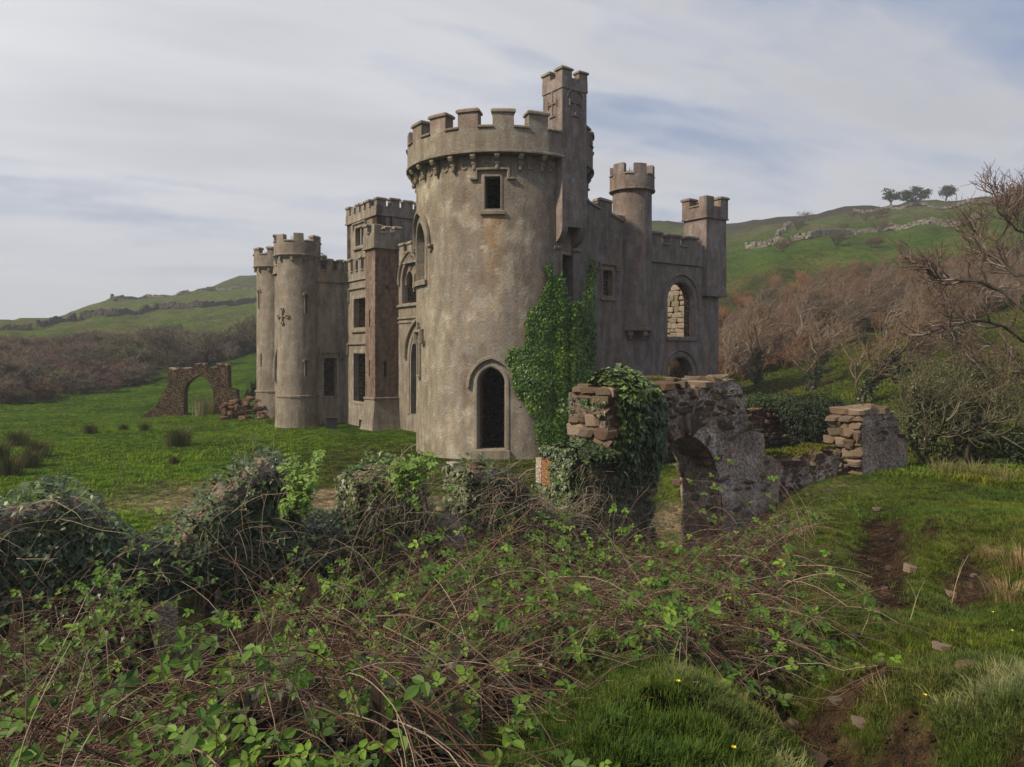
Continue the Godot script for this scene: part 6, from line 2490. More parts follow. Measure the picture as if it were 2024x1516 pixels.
func blades(n: int, h: float, spread: float, wid: float, c0: Color, c1: Color, arch := 0.5) -> MB:
	var mb := MB.new()
	for k in n:
		var g := rr(0, TAU)
		var d := Vector3(cos(g), 0, sin(g))
		var b := d * spread * rng.randf() * 0.5 + rv(0.01) * Vector3(1, 0, 1)
		var hh := h * rr(0.55, 1.1)
		var out := d * hh * arch * rr(0.2, 1.2)
		var side := d.cross(Vector3.UP) * wid * 0.5
		var q := b + out * 0.35 + Vector3(0, hh * 0.6, 0)
		var e := b + out + Vector3(0, hh * rr(0.75, 1.0), 0)
		var f := rng.randf()
		mb.col = c0.lerp(c1, f) * rr(0.8, 1.15)
		mb.quad(b - side, b + side, q + side * 0.7, q - side * 0.7)
		mb.tri(q - side * 0.7, q + side * 0.7, e)
	return mb

func rushes() -> void:
	var mb := blades(420, 0.85, 0.9, 0.014, Color(0.035, 0.05, 0.02), Color(0.12, 0.105, 0.05), 0.55)
	var base := mesh_of(mb, M.grass)
	var spots := [[33, 884, 1.0, "dark rush clump at the far left, above the group of three"], [75, 905, 0.95, "upper right rush clump of the group of three on the left lawn"], [60, 924, 0.85, "lower rush clump of the group of three on the left lawn"], [18, 942, 0.9, "lowest dark rush clump at the left edge of the lawn"],
		[-4, 910, 0.95, "rush clump cut by the left edge of the picture"], [352, 882, 1.15, "large brown-tipped rush clump alone below the far arch"], [178, 858, 0.7, "small low rush clump in the middle of the left field"], [245, 852, 0.55, "small rush clump left of two below the far arch"], [286, 853, 0.6, "small rush clump below the far arch's left foot"], [345, 918, 0.4, "tiny pale tussock below the large brown-tipped rushes"]]
	for q in spots:
		var p := hit(q[0], q[1], 9, 60)
		var o := put("rush_clump", base, null, Transform3D(Basis(Vector3.UP, rr(0, 6)) * Basis.from_scale(Vector3.ONE * q[2]), p))
		tag(o, q[3], "rushes", "rush clumps on the lawn")
	var pale := blades(260, 1.5, 1.6, 0.022, Color(0.30, 0.26, 0.17), Color(0.20, 0.19, 0.10), 0.35)
	var p := hit(388, 826, 30, 60)
	tag(put("dry_grass_clump", mesh_of(pale, M.grass), null, Transform3D(Basis(), p - Vector3(0, 0, 1.2))), "tall pale dry grass growing through the far archway", "grass clump")
	# grass seeded on the castle's wall heads
	var tuft := mesh_of(blades(120, 0.42, 0.9, 0.02, Color(0.09, 0.12, 0.03), Color(0.22, 0.20, 0.08), 0.8), M.grass)
	for e in [[-3.18, 13.75, 9.28, "grass tuft on the head of the nearer gate tower"], [-2.55, 19.45, 9.28, "grass tuft on the head of the farther gate tower"], [7.2, 0.3, 11.44, "grass tuft on the head of the round stair turret"], [-0.5, 9.4, 9.4, "grass tuft on the head of the square buttress tower"]]:
		var g := castle_node.transform * Vector3(e[0], e[2], -e[1])
		tag(put("grass_tuft", tuft, null, Transform3D(Basis(), g)), e[3], "grass tuft", "grass tufts on the castle's heads")
	var straw := blades(160, 0.42, 0.8, 0.010, Color(0.28, 0.22, 0.12), Color(0.14, 0.15, 0.055), 0.8)
	var sm := mesh_of(straw, M.grass)
	for q in [[1925, 940, 15.2, "straw-coloured grass clump in front of the bush at the right edge"], [1985, 945, 14.5, "second straw grass clump, nearer the right edge of the picture"], [1865, 948, 15.8, "thin dry grass clump under the thorn tree"]]:
		var g := at(q[0], q[1], q[2])
		g.y = height(g.x, g.z)
		tag(put("dry_grass_clump", sm, null, Transform3D(Basis(Vector3.UP, rr(0, 6)), g)), q[3], "grass clump")

# ---------------------------------------------------------------- foreground: brambles, ivy, grass, stones
func bramble_at(x: float, d: float) -> float:
	# 1 inside the thicket, 0 outside
	var w := wall_w(x, d)
	if w < 0.1 or x < -9.0: return 0.0
	var front := 2.5
	if x > -0.8: front = lerpf(2.7, 5.0, smoothstep(-0.8, 0.15, x))
	if x > 1.6: front = 5.0 + (x - 1.6) * 1.3
	var rim := (d - front) + nz2.get_noise_2d(x * 3.0, d * 3.0) * 0.5
	var right := 2.12 + (d - 5.2) * 0.36 - x + nz2.get_noise_2d(x * 4.0 + 9, d * 4.0) * 0.35
	return clampf(minf(rim * 2.0, right * 1.8), 0.0, 1.0)

func bramble_top(x: float, d: float) -> float:
	var s := wall_s(x, d)
	var w := wall_w(x, d)
	var k := bramble_at(x, d)
	var th := 0.60 + 0.95 * nz.get_noise_2d(x * 3.4 + 5, d * 3.4) * smoothstep(2.2, 3.6, d) + 0.14 * nz2.get_noise_2d(x * 6, d * 6)
	th += 0.62 * smoothstep(4.6, 1.0, w) * smoothstep(-2.6, -4.4, s)
	th *= 1.0 - 0.25 * smoothstep(-0.5, 1.2, x)
	th = maxf(th, 0.16) * sqrt(k)
	th *= 1.0 - 0.7 * exp(-pow((s + 8.85) / 0.5, 2)) * smoothstep(2.4, 0.8, w)
	th *= 1.0 - 0.75 * exp(-pow((s + 0.9) / 0.9, 2)) * smoothstep(2.2, 0.8, w)
	# trampled where one looks through to the old doorway
	var t := (x + 0.437 * d) / d
	var low := 3.55 - 3.2 * d / 8.3 - height(x, -d)
	if absf(t) < 0.075 and d > 3.8: th = minf(th, lerpf(maxf(low - 0.06, 0.03), th, smoothstep(0.045, 0.075, absf(t))))
	return th

func foreground() -> void:
	ivy_mounds()
	brambles()
	grass()
	small_things()

func ivy_mounds() -> void:
	var b := Basis(Vector3.UP, asin(0.5707))
	# [s from, s to, label]
	var groups := [[-12.3, -9.25, "broad dark ivy mound at the far left of the ruined wall"], [-9.3, -6.78, "peaked dark ivy mound left of the gap with the sandy path"], [-6.95, -5.7, "tangled ivy and bramble cap on the wall stump right of the gap"], [-5.3, -3.4, "dry stems and thin ivy on the wall stump below the tower door"]]
	for gi in 4:
		var g: Array = groups[gi]
		var o := thing("ivy_mound", g[2], "ivy", "ivy mounds on the ruined wall")
		var xs := []
		var cs := []
		var n: int = [9000, 8500, 5200, 4200][gi]
		for k in n:
			var s := rr(g[0], g[1])
			var top := profile_y(LEFT_PROF, s) + 0.06
			if gi == 3 and s > -4.6: top -= 0.1
			var f := pow(rng.randf(), 0.7)
			var y := lerpf(0.15, top, f)
			if s > -9.36 and s < -8.55 and y < 1.1 and y > 0.1: continue
			if gi >= 2 and nz2.get_noise_2d(s * 5.0, y * 5.0) < (-0.2 if gi == 2 else -0.08) and y < top - 0.18: continue
			var bulge := (0.10 + 0.26 * maxf(0.0, nz.get_noise_2d(s * 3.0, y * 3.0) + 0.45)) * (1.0 if gi < 2 else 0.6)
			var nrm := Vector3(0, 0.35, 1)
			var w := bulge * pow(rng.randf(), 0.5)
			if y > top - 0.16:   # over the head of the wall
				w = rr(-0.75, 0.25)
				y = top + rr(-0.1, 0.14) - maxf(0.0, w) * 0.3
				nrm = Vector3(0, 1, 0.3)
			var big := smoothstep(0.7, 1.5, y) if gi < 2 else 0.6
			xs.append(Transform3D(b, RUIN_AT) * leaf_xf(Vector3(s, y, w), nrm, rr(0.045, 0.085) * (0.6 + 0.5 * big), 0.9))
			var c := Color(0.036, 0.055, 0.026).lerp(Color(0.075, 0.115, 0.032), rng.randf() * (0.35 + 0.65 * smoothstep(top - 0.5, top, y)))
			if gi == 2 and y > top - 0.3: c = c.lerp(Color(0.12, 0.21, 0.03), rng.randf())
			cs.append(tone(c, 0.6, 1.4))
		if gi >= 2:   # round the broken end of the stump
			var e: float = -6.84 if gi == 2 else -5.2
			for k in 1300:
				var y := rr(1.2, 2.12)
				var z := rr(-0.62, 0.05)
				xs.append(Transform3D(b, RUIN_AT) * leaf_xf(Vector3(e - rr(0.0, 0.12), y, z), Vector3(-1, 0.3, 0.3), rr(0.04, 0.075), 0.9))
				cs.append(tone(Color(0.04, 0.058, 0.026).lerp(Color(0.11, 0.13, 0.045), rng.randf()), 0.6, 1.4))
		multi("leaves", LEAF[0], xs, cs, o)
		# woody stems and dead tendrils
		var mb := MB.new()
		for k in [420, 440, 1000, 1100][gi]:
			var s := rr(g[0], g[1])
			var top := profile_y(LEFT_PROF, s)
			var y := rr(0.2, top + 0.1)
			if s > -9.45 and s < -8.5 and y < 1.25: continue
			var p := Vector3(s, y, rr(0.05, 0.34))
			var d := Vector3(rr(-1, 1), rr(-1.2, 0.6), rr(-0.1, 0.4)).normalized()
			if y > top - 0.2 and rng.randf() < 0.5: d = Vector3(rr(-1, 1), rr(0.0, 1.0), rr(-0.5, 0.6)).normalized()
			var pts := PackedVector3Array()
			var ln := rr(0.2, 0.75)
			for j in 6:
				pts.append(RUIN_AT + b * p)
				p += d * ln / 5.0
				d = (d + rv(0.3) + Vector3(0, -0.12, 0)).normalized()
			var c := Color(0.16, 0.13, 0.095).lerp(Color(0.40, 0.34, 0.24), pow(rng.randf(), 2.0))
			mb.tube(pts, rr(0.0025, 0.0065), 0.0018, 3, c, c * 1.1)
		obj("stem", mb, M.twig, o).set_meta("kind", "stuff")
	# the great ivy on the arch wall
	var o := thing("ivy", "huge dark glossy ivy smothering the left side of the arch wall", "ivy", "", ruin_xf())
	var xs := []
	var cs := []
	for k in 19000:
		var s := rr(-3.35, -1.45)
		var f := pow(rng.randf(), 0.8)
		var top := 3.12 + 0.36 * (1.0 - pow(clampf((s + 2.2) / 0.6, -1, 1), 2))
		if s < -2.68: top = 2.26
		var y := lerpf(0.1, top, f)
		# the right edge runs along the arch, then hangs free of it
		var edge: float = -1.72 + 0.12 * nz2.get_noise_2d(y * 4.0, 3.0)
		if y > 2.2: edge = lerpf(-1.72, -1.62, (y - 2.2) / 0.9)
		if y > 2.9: edge = -1.7
		if s > edge: continue
		if s < -2.6 and y > 2.35: continue
		var n := Vector3(0.15, 0.3, 1)
		var hump := maxf(0.0, 1.0 - pow((s + 2.2) / 0.7, 2))
		var th := 0.08 + 0.42 * hump * smoothstep(1.2, 2.6, y) + 0.12 * nz.get_noise_2d(s * 5, y * 5)
		var w := maxf(0.02, th) * pow(rng.randf(), 0.4)
		if y > top - 0.32:
			w = rr(-0.85, 0.3)
			y = top - (0.30 if s > -2.68 else 0.1) * pow(absf((w + 0.3) / 0.6), 2.0) + rr(-0.12, 0.04)
			n = Vector3(0, 1, 0.3 + w)
		var big := smoothstep(1.2, 2.2, y)
		if big < 0.4 and nz2.get_noise_2d(s * 6, y * 6) < -0.22: continue
		xs.append(leaf_xf(Vector3(s, y, w), n, lerpf(rr(0.03, 0.06), rr(0.06, 0.12), big), 1.1))
		var c := Color(0.034, 0.052, 0.025).lerp(Color(0.07, 0.105, 0.035), rng.randf() * 0.8)
		if y > 3.0: c = c.lerp(Color(0.13, 0.20, 0.04), rng.randf() * 0.8)
		cs.append(tone(c, 0.6, 1.4))
	# over the low broken end, and creeping up the tall one
	for k in 3600:
		var y := rr(1.0, 2.25)
		var z := rr(-0.95, 0.05)
		if y > 1.6 and y < 2.05 and z < -0.5: continue
		var sx := -3.36
		if k % 4 == 0:
			y = rr(2.1, 3.0)
			sx = -2.72
			if nz2.get_noise_2d(y * 4.0, z * 4.0) < 0.12: continue
		elif nz2.get_noise_2d(y * 5.0 + 9.0, z * 5.0) < -0.12: continue
		xs.append(leaf_xf(Vector3(sx - rr(0.0, 0.14), y, z), Vector3(-1, 0.3, 0.3), rr(0.035, 0.08), 1.0))
		cs.append(tone(Color(0.036, 0.055, 0.026).lerp(Color(0.09, 0.13, 0.04), rng.randf() * 0.8), 0.6, 1.4))
	multi("leaves", LEAF[0], xs, cs, o)
	var mb := MB.new()
	for k in 1500:
		var s := rr(-3.4, -1.75)
		var y := rr(0.1, 2.1)
		var p := Vector3(s, y, rr(0.04, 0.24))
		var d := Vector3(rr(-1, 1), rr(-1.2, 0.7), rr(-0.1, 0.3)).normalized()
		var pts := PackedVector3Array()
		var ln := rr(0.12, 0.42)
		for j in 6:
			pts.append(p)
			p += d * ln / 5.0
			d = (d + rv(0.35) + Vector3(0, -0.1, 0)).normalized()
		var c := Color(0.17, 0.14, 0.105).lerp(Color(0.44, 0.38, 0.27), pow(rng.randf(), 1.6))
		mb.tube(pts, rr(0.002, 0.0045), 0.0015, 3, c, c)
	obj("stem", mb, M.twig, o).set_meta("kind", "stuff")
	# turf and moss on the wall heads
	var cap := [[-1.5, -1.0, 3.18], [-0.35, 0.45, 3.14], [-0.1, 0.55, 2.9], [0.74, 1.1, 2.3]]
	for q in cap:
		var tb := blades(260, 0.14, 0.2, 0.006, Color(0.09, 0.13, 0.03), Color(0.2, 0.19, 0.06), 0.7)
		var mm := MB.new()
		for j in 10:
			var off := Vector3(rr(q[0], q[1]), q[2] + rr(-0.03, 0.05), rr(-0.8, 0.02))
			for e in tb.v.size():
				mm.add(tb.v[e] + off, tb.n[e], tb.c[e])
			for e in tb.i: mm.i.append(e + j * tb.v.size())
		var t := obj("turf_cap", mm, M.grass)
		t.transform = ruin_xf()
		tag(t, ["green turf on the arch wall's head beside the ivy", "turf and moss tuft on the right end of the arch wall's head", "mossy turf hanging from the ledge right of the arch", "small turf tuft on the lowest step of the arch wall"][cap.find(q)], "turf", "", "stuff")
	for q in [[2.4, 1.70, 0.8], [3.3, 1.68, 0.9], [3.9, 1.74, 0.6]]:
		var mm := MB.new()
		for j in 900:
			var off := Vector3(q[0] + rr(-0.5, 0.5) * q[2], q[1], rr(-0.6, 0.0))
			off.y += 0.10 * (1.0 - pow((off.x - q[0]) / (0.5 * q[2]), 2)) - 0.02
			mm.col = tone(Color(0.115, 0.12, 0.022), 0.5, 1.3)
			var a := rv(0.035)
			mm.tri(off + a, off + rv(0.035) + Vector3(0, 0.03, 0), off + rv(0.035))
		var t := obj("moss_cushion", mm, M.grass)
		t.transform = ruin_xf(0, -0.08, -0.4)
		tag(t, ["moss at the left end of the low tumbled wall", "yellow-green moss in the middle of the low tumbled wall", "moss cushion beside the tall wall stub"][int(q[0] > 3.0) + int(q[0] > 3.5)], "moss", "", "stuff")

func cane(mb: MB, p: Vector3, d: Vector3, ln: float, r: float, c: Color, sag: float, seg := 9) -> PackedVector3Array:
	var pts := PackedVector3Array()
	for j in seg:
		pts.append(p)
		p += d * ln / (seg - 1)
		d = (d + rv(0.12) + Vector3(0, -sag / seg, 0)).normalized()
		var g := height(p.x, p.z) + 0.03
		if p.y < g:
			p.y = g
			d.y = absf(d.y) * 0.2
	mb.tube(pts, r, r * 0.45, 3, c, c * rr(0.9, 1.2))
	return pts

func brambles() -> void:
	var o := thing("brambles", "wide tangle of bare reddish bramble canes with fresh green leaves", "brambles", "", Transform3D())
	o.set_meta("kind", "stuff")
	var mb := MB.new()
	var lx := []
	var lc := []
	var made := 0
	var tries := 0
	while made < 7800 and tries < 120000:
		tries += 1
		var d := 2.4 + 10.5 * pow(rng.randf(), 1.5)
		var x := rr(-0.75 * d - 0.5, 0.42 * d)
		var k := bramble_at(x, d)
		if k < 0.15: continue
		if made > 6200 and x < -0.8: continue
		var th := bramble_top(x, d)
		var y := height(x, -d)
		var p := Vector3(x, y + th * rr(0.45, 1.0), -d)
		var dir := Vector3(rr(-1, 1), rr(-0.3, 0.5), rr(-0.8, 0.8)).normalized()
		if rng.randf() < 0.06: dir = Vector3(rr(-1, 1), rr(0.3, 1.0), rr(-0.8, 0.8)).normalized()
		var u := rng.randf()
		var c: Color
		if u < 0.5: c = Color(0.13, 0.072, 0.048)
		elif u < 0.78: c = Color(0.21, 0.15, 0.11)
		elif u < 0.87: c = Color(0.36, 0.29, 0.21)
		else: c = Color(0.07, 0.052, 0.038)
		c = c * rr(0.6, 1.15)
		var tt := (x + 0.437 * d) / d
		var clear := absf(tt) < 0.07 and d > 4.2
		if clear: dir.y = -0.2
		var pts := cane(mb, p, dir, rr(0.4, 1.35) * (0.3 if clear else 1.0), rr(0.0022, 0.0046), c, rr(0.7, 2.6))
		made += 1
		# leaves on the canes, mostly to the left and along the top
		if clear and rng.randf() < 0.7: continue
		var leafy := 0.40 + 2.3 * nz.get_noise_2d(x * 2.6 + 77, d * 2.6) - 0.30 * smoothstep(-0.6, 1.2, x) + (0.25 if d > 7.5 and x < 1.5 else 0.0) - 0.35 * smoothstep(5.0, 3.4, d)
		if rng.randf() < leafy * 0.42 + 0.04:
			for j in range(1, pts.size(), 1):
				if rng.randf() < 0.55: continue
				var q := pts[j] + rv(0.04)
				for e in 1 + rng.randi() % 2:
					lx.append(leaf_xf(q + rv(0.03), Vector3(rr(-0.5, 0.5), 1.0, 0.7), rr(0.04, 0.078), 0.25))
					lc.append(tone(Color(0.045, 0.105, 0.008).lerp(Color(0.135, 0.24, 0.02), pow(rng.randf(), 1.9)), 0.5, 1.25))
	# dark sheet standing in for the shade between the canes
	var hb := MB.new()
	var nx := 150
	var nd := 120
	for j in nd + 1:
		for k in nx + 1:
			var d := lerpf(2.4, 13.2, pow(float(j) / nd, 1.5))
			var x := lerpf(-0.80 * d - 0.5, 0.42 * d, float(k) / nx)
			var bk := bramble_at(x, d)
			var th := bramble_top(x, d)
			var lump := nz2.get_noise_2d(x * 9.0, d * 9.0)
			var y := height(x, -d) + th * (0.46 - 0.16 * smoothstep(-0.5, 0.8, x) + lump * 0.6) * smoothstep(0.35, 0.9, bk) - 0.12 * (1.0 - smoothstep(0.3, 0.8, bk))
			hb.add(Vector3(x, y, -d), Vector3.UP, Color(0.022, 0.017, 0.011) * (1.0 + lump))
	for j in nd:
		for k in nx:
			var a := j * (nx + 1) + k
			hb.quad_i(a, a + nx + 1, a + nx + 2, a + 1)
	obj("shade_sheet", hb, M.twig, o).set_meta("kind", "stuff")
	var st := obj("canes", mb, M.twig, o)
	st.set_meta("kind", "stuff")
	# long stout canes arching over the front of it
	for k in 420:
		var d := rr(2.5, 6.5)
		var x := rr(-0.72 * d, 0.30 * d)
		if bramble_at(x, d) < 0.5: continue
		var p := Vector3(x, height(x, -d) + bramble_top(x, d) * rr(0.5, 1.0), -d)
		var c: Color = [Color(0.16, 0.09, 0.062), Color(0.24, 0.17, 0.12), Color(0.40, 0.33, 0.24)][rng.randi() % 3] * rr(0.7, 1.15)
		cane(mb, p, Vector3(rr(-1, 1), rr(0.0, 0.55), rr(-0.5, 0.5)).normalized(), rr(0.9, 2.2), rr(0.0035, 0.0062), c, rr(0.9, 2.0), 14)
	# dark old leaves and ivy low in the thicket
	var dx := []
	var dc := []
	for k in 9000:
		var d := 2.5 + 10.0 * pow(rng.randf(), 1.4)
		var x := rr(-0.75 * d - 0.4, 0.40 * d)
		if bramble_at(x, d) < 0.3: continue
		var th := bramble_top(x, d)
		var y := height(x, -d)
		dx.append(leaf_xf(Vector3(x, y + th * rr(0.4, 0.8), -d), Vector3(rr(-0.6, 0.6), 1, 0.6), rr(0.03, 0.06), 0.5))
		dc.append(tone(Color(0.028, 0.045, 0.013).lerp(Color(0.06, 0.042, 0.022), pow(rng.randf(), 2.0)), 0.4, 1.2))
	multi("leaves", LEAF[1], lx, lc, o)
	multi("old_leaves", LEAF[0], dx, dc, o)
	# shoots that stand up out of it
	for q in [[583, 1010, 8.6, 0.6, 0.15, "leafy green bramble shoot rising beside the peaked ivy mound"], [790, 960, 9.2, 0.5, 0.2, "leafy bramble shoot arching over the stump right of the gap"], [500, 890, 8.7, 0.4, 0.0, "pale dry twigs standing on top of the peaked ivy mound"], [1600, 1060, 9.0, 0.9, -0.3, "dry arching canes at the right end of the brambles"]]:
		var t := thing("bramble_shoot", q[5], "shoot", "", Transform3D())
		var sb := MB.new()
		var xs := []
		var cs := []
		for j in 9:
			var p := at(q[0] + rr(-25, 25), q[1] + rr(-10, 25), q[2])
			var pts := cane(sb, p, Vector3(q[4] + rr(-0.3, 0.3), 1, rr(-0.2, 0.3)).normalized(), q[3] * rr(0.5, 1.2), 0.0035, Color(0.34, 0.27, 0.18) * rr(0.6, 1.2), 1.3)
			if q[0] < 1500 and q[0] != 500:
				for e in range(2, pts.size()):
					for f in 3:
						xs.append(leaf_xf(pts[e] + rv(0.05), Vector3(rr(-0.5, 0.5), 1, 0.6), rr(0.045, 0.08), 0.2))
						cs.append(tone(Color(0.13, 0.22, 0.035), 0.7, 1.3))
		obj("canes", sb, M.twig, t).set_meta("kind", "stuff")
		if xs.size(): multi("leaves", LEAF[1], xs, cs, t)

func grass() -> void:
	var kinds := []
	kinds.append(mesh_of(blades(16, 0.055, 0.10, 0.0035, Color(0.07, 0.12, 0.015), Color(0.15, 0.19, 0.042), 0.8), M.grass))
	kinds.append(mesh_of(blades(20, 0.062, 0.12, 0.004, Color(0.07, 0.105, 0.020), Color(0.21, 0.20, 0.075), 1.0), M.grass))
	kinds.append(mesh_of(blades(22, 0.09, 0.14, 0.0045, Color(0.20, 0.20, 0.07), Color(0.42, 0.36, 0.19), 0.95), M.grass))
	kinds.append(mesh_of(blades(14, 0.20, 0.4, 0.02, Color(0.11, 0.21, 0.02), Color(0.22, 0.33, 0.045), 0.7), M.grass))
	var xs := [[], [], [], []]
	var cs := [[], [], [], []]
	for k in 60000:
		var d := 2.3 + 14.0 * pow(rng.randf(), 1.7)
		var x := rr(-0.35 * d, 0.75 * d)
		if wall_w(x, d) < -0.1 and d < 15.0 and wall_s(x, d) < 4.4: continue
		var br := bramble_at(x, d)
		if br > 0.3 and rng.randf() < 0.9: continue
		var dt := dirt_at(x, d)
		if rng.randf() < dt * 0.96: continue
		var y := height(x, -d)
		# long pale grass on the banks, short turf on the flat
		var bank := gauss(x, d, 1.25, 4.0, 0.45, 1.2, 0.2) + 0.9 * smoothstep(5.4, 4.6, d) * smoothstep(1.9, 2.6, x) + 0.7 * gauss(x, d, 3.9, 8.2, 0.6, 1.6) + 0.6 * smoothstep(4.8, 6.0, x) * smoothstep(11.0, 8.0, d)
		var n := nz2.get_noise_2d(x * 3.5, d * 3.5)
		var kk := 0
		if bank + n * 0.7 > 0.45: kk = 1
		if bank * 0.75 + n * 0.9 + rr(-0.25, 0.25) > 0.90: kk = 2
		var s := rr(0.7, 1.35)
		var tilt := Basis(Vector3(0, 0, 1), rr(-0.3, 0.3)) * Basis(Vector3(1, 0, 0), rr(-0.1, 0.4))
		xs[kk].append(Transform3D(tilt * Basis(Vector3.UP, rr(0, TAU)) * Basis.from_scale(Vector3(s, s, s)), Vector3(x, y - 0.01, -d)))
		var g := nz.get_noise_2d(x * 1.6, d * 1.6)
		cs[kk].append(tone(Color(0.85 + g * 0.5, 0.9 + g * 0.25, 0.8), 0.65, 1.25))
	# lawn and field: larger tufts, sparser
	for k in 42000:
		var d := 14.0 + 46.0 * pow(rng.randf(), 1.3)
		var x := rr(-0.72 * d, 0.70 * d)
		if wall_w(x, d) > -0.9 and wall_s(x, d) < 4.5: continue
		if rng.randf() < sand_at(x, d) * 0.98: continue
		var pl := Vector2(x + 0.446, d - 29.1)
		if pl.length() < 3.4: continue
		var pp := pl.x * 0.8211 + pl.y * 0.5707
		var qq := -pl.x * 0.5707 + pl.y * 0.8211
		if pp > -1.2 and pp < 12.9 and qq > -0.2 and qq < 15.0: continue
		if pp > -4.2 and pp < -0.5 and qq > 12.6 and qq < 21.0: continue
		var trod := smoothstep(-11.0, -4.0, x) * (1.0 - smoothstep(2.0, 6.0, x))
		if rng.randf() < trod * 0.55: continue
		var s := rr(0.35, 0.8) * (1.0 - 0.5 * trod) * (1.0 if x < 5.0 else 1.4)
		var g := nz.get_noise_2d(x * 0.7, d * 0.7)
		xs[3].append(Transform3D(Basis(Vector3.UP, rr(0, TAU)) * Basis.from_scale(Vector3(s, s * (0.7 + g * 0.5), s)), Vector3(x, height(x, -d) - 0.01, -d)))
		var c := Color(0.95 + g * 0.5, 0.98 + g * 0.3, 0.8)
		if x > 5.0: c = c.lerp(Color(1.35, 0.85, 1.2), clampf(g + 0.5, 0, 1) * 0.8) * 0.68
		cs[3].append(tone(c, 0.7, 1.2))
	for k in 4:
		var o := multi(["short_grass", "long_grass", "straw_grass", "lawn_grass"][k], kinds[k], xs[k], cs[k])
		o.set_meta("label", ["short green turf on the banks and hollows in front", "longer green grass on the foreground banks", "pale straw-coloured grass along the bank edges", "grass of the lawn, the field and the slope behind the walls"][k])

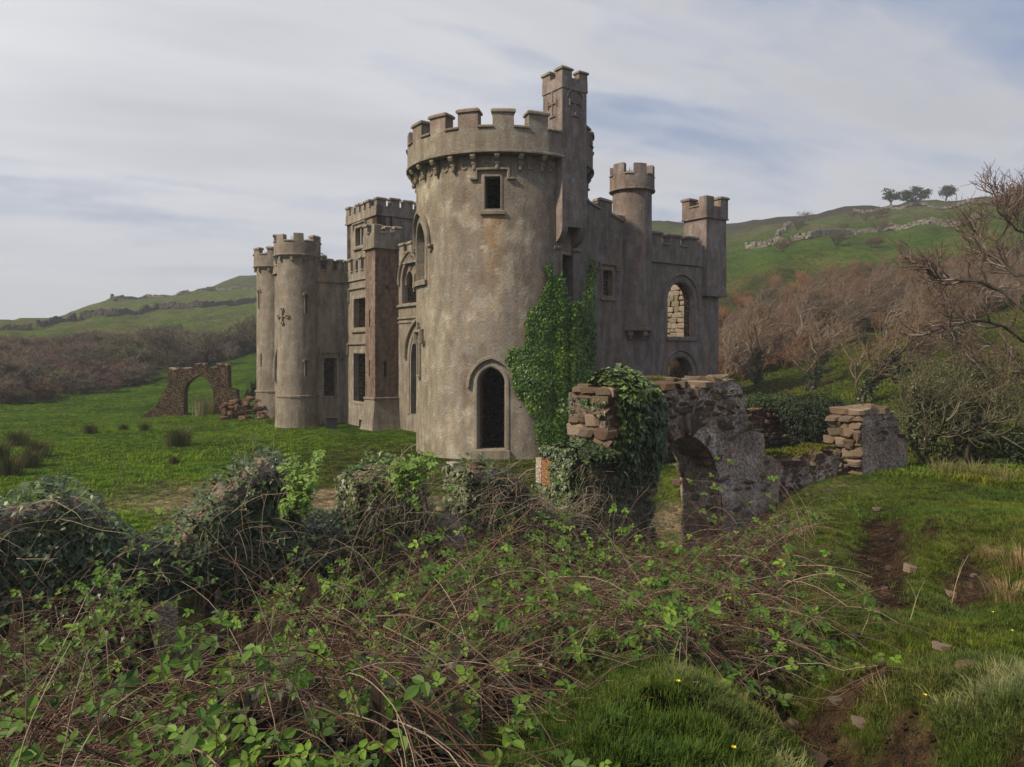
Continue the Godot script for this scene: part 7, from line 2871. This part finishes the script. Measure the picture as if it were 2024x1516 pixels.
func small_things() -> void:
	var spots := [[1564, 1436, 34, 22, "pale rounded stone lying in the trodden dip at the bottom"], [1602, 1502, 50, 22, "flat half-buried rock at the bottom edge in the dip"], [1706, 1430, 32, 12, "flat brownish stone right of the pale rounded stone"], [1543, 1440, 12, 9, "small pebble left of the pale rounded stone"], [1862, 1278, 26, 10, "flat stone in the turf at right below the gully"], [1910, 1318, 30, 14, "thin tilted slate at right, lower of the slates"], [1950, 1357, 18, 9, "pale flake of stone on the right-hand bank"],
		[1720, 1402, 14, 10, "small stone on the earth below the gully"], [1734, 1215, 14, 12, "small pale stone at the foot of the gully"], [1800, 1128, 20, 12, "pale stone on the right lip of the gully"], [1880, 1184, 16, 10, "reddish stone in the smaller right-hand gully"], [1654, 1392, 26, 10, "long flat stone in the dip's upper end"], [1690, 1260, 16, 9, "small light stone left of the flat slate in the turf"], [1733, 1011, 14, 8, "white pebble at the top of the gully"], [1925, 1140, 12, 8, "pebble on the bare earth at far right"],
		[1640, 1325, 24, 10, "flat stone beside a twig in the hollow"], [1560, 968, 40, 14, "flat pale slab at the foot of the low mossy wall"], [1756, 1130, 10, 7, "tiny stone in the middle of the gully"], [1748, 1170, 10, 7, "tiny stone low in the gully"]]
	for q in spots:
		var p := hit(q[0], q[1] + q[3] * 0.4, 2.4, 20)
		var k := -p.z / FOC
		var m := STONES[rng.randi() % STONES.size()] as ArrayMesh
		var o := put("loose_stone", m, null, Transform3D(Basis(Vector3.UP, rr(-0.6, 0.6)) * Basis(Vector3(0, 0, 1), rr(-0.15, 0.15)) * Basis.from_scale(Vector3(q[2], q[3] * 1.3, q[2] * 0.8) * k), p + Vector3(0, q[3] * k * 0.3, 0)))
		tag(o, q[4], "stone", "loose stones in the turf")
	# small grit on the bare earth
	var xs := []
	var cs := []
	var pm: ArrayMesh = STONES[2]
	for k in 9000:
		var d := rr(2.8, 13.0)
		var x := rr(0.0, 0.72 * d)
		if rng.randf() > dirt_at(x, d): continue
		var s := 0.008 + 0.03 * pow(rng.randf(), 4.0)
		xs.append(Transform3D(Basis(Vector3.UP, rr(0, 6)) * Basis.from_scale(Vector3(s * rr(0.8, 1.6), s * 0.7, s)), Vector3(x, height(x, -d) + s * 0.2, -d)))
		cs.append(tone(Color(0.6, 0.5, 0.42).lerp(Color(1.2, 1.15, 1.1), pow(rng.randf(), 3.0)), 0.5, 1.2))
	multi("grit", pm, xs, cs).set_meta("label", "small stones and grit on the bare earth of the gullies")
	# dandelions
	var fm := MB.new()
	fm.col = Color(0.75, 0.62, 0.02)
	for k in 10:
		var g := TAU * k / 10.0
		fm.tri(Vector3(0, 0.085, 0), Vector3(cos(g) * 0.013, 0.092 + 0.004 * (k % 2), sin(g) * 0.013), Vector3(cos(g + 0.6) * 0.013, 0.092, sin(g + 0.6) * 0.013))
	var sm := MB.new()
	sm.tube(PackedVector3Array([Vector3(0, 0, 0), Vector3(0.005, 0.05, 0), Vector3(0, 0.09, 0)]), 0.003, 0.002, 4, Color(0.12, 0.2, 0.05), Color(0.12, 0.2, 0.05))
	var fmesh := mesh_of(fm, M.leaf)
	var smesh := mesh_of(sm, M.leaf)
	for q in [[1450, 1508, "yellow dandelion at the bottom edge on the pale bank"], [1340, 1377, "yellow dandelion on top of the middle bank"], [1024, 1450, "yellow dandelion low at the left of the middle bank"], [1828, 1415, "yellow dandelion on the upper part of the right bank"], [1962, 1232, "yellow flower at right beside the rusty bracken"], [2000, 1265, "yellow flower nearest the right edge"]]:
		var t := thing("dandelion", q[2], "flower", "dandelions in the grass", Transform3D(Basis(), hit(q[0], q[1] + 8, 2.4, 14)))
		put("flower_head", fmesh, t)
		put("stalk", smesh, t)
	# rusty bracken at the right edge
	var br := blades(220, 0.22, 0.6, 0.006, Color(0.25, 0.15, 0.075), Color(0.30, 0.25, 0.13), 1.2)
	var bm := mesh_of(br, M.grass)
	for q in [[2000, 1190, 1.0, "rusty dead bracken at the right edge beside the small gully"], [2020, 1120, 1.0, "dead straw and bracken at the right edge, higher up the slope"], [1965, 1105, 0.6, "small tuft of dead bracken above the smaller gully"]]:
		tag(put("dead_bracken", bm, null, Transform3D(Basis(Vector3.UP, rr(0, 6)) * Basis.from_scale(Vector3.ONE * q[2]), hit(q[0], q[1], 4, 20))), q[3], "bracken")
	# fallen sticks
	for q in [[1798, 1235, 0.5, 1.1, "forked dry stick standing in the hollow below the gully"], [1880, 1200, 0.6, 0.5, "curved dry cane lying by the smaller gully"], [1755, 1395, 0.3, 1.3, "short upright twig in the dip"], [1700, 1265, 0.25, 1.0, "thin twig in the turf left of the hollow"]]:
		var mb := MB.new()
		var p := hit(q[0], q[1], 2.4, 14)
		var pts := cane(mb, Vector3.ZERO + p, Vector3(rr(-0.4, 0.6), q[3], 0.1).normalized(), q[2], 0.005, Color(0.36, 0.29, 0.21), 1.0)
		cane(mb, pts[4], Vector3(rr(-0.8, 0.8), 0.8, 0).normalized(), q[2] * 0.4, 0.003, Color(0.36, 0.29, 0.21), 0.5, 5)
		tag(obj("dry_stick", mb, M.twig), q[4], "stick")
	# open iron bin standing by the return wall
	var g := at(655, 857, 37.0)
	g.y = height(g.x, g.z)
	var t := thing("cellar_box", "small dark metal box standing against the wall between the round towers", "box", "", Transform3D(Basis(Vector3.UP, 0.3), g))
	var bb := MB.new()
	bb.box(Vector3(-0.26, 0, -0.2), Vector3(0.26, 0.5, 0.2))
	obj("body", bb, M.metal, t)
	bb = MB.new()
	bb.box(Vector3(-0.29, 0.5, -0.23), Vector3(0.29, 0.54, 0.23))
	obj("lid", bb, M.metal, t)
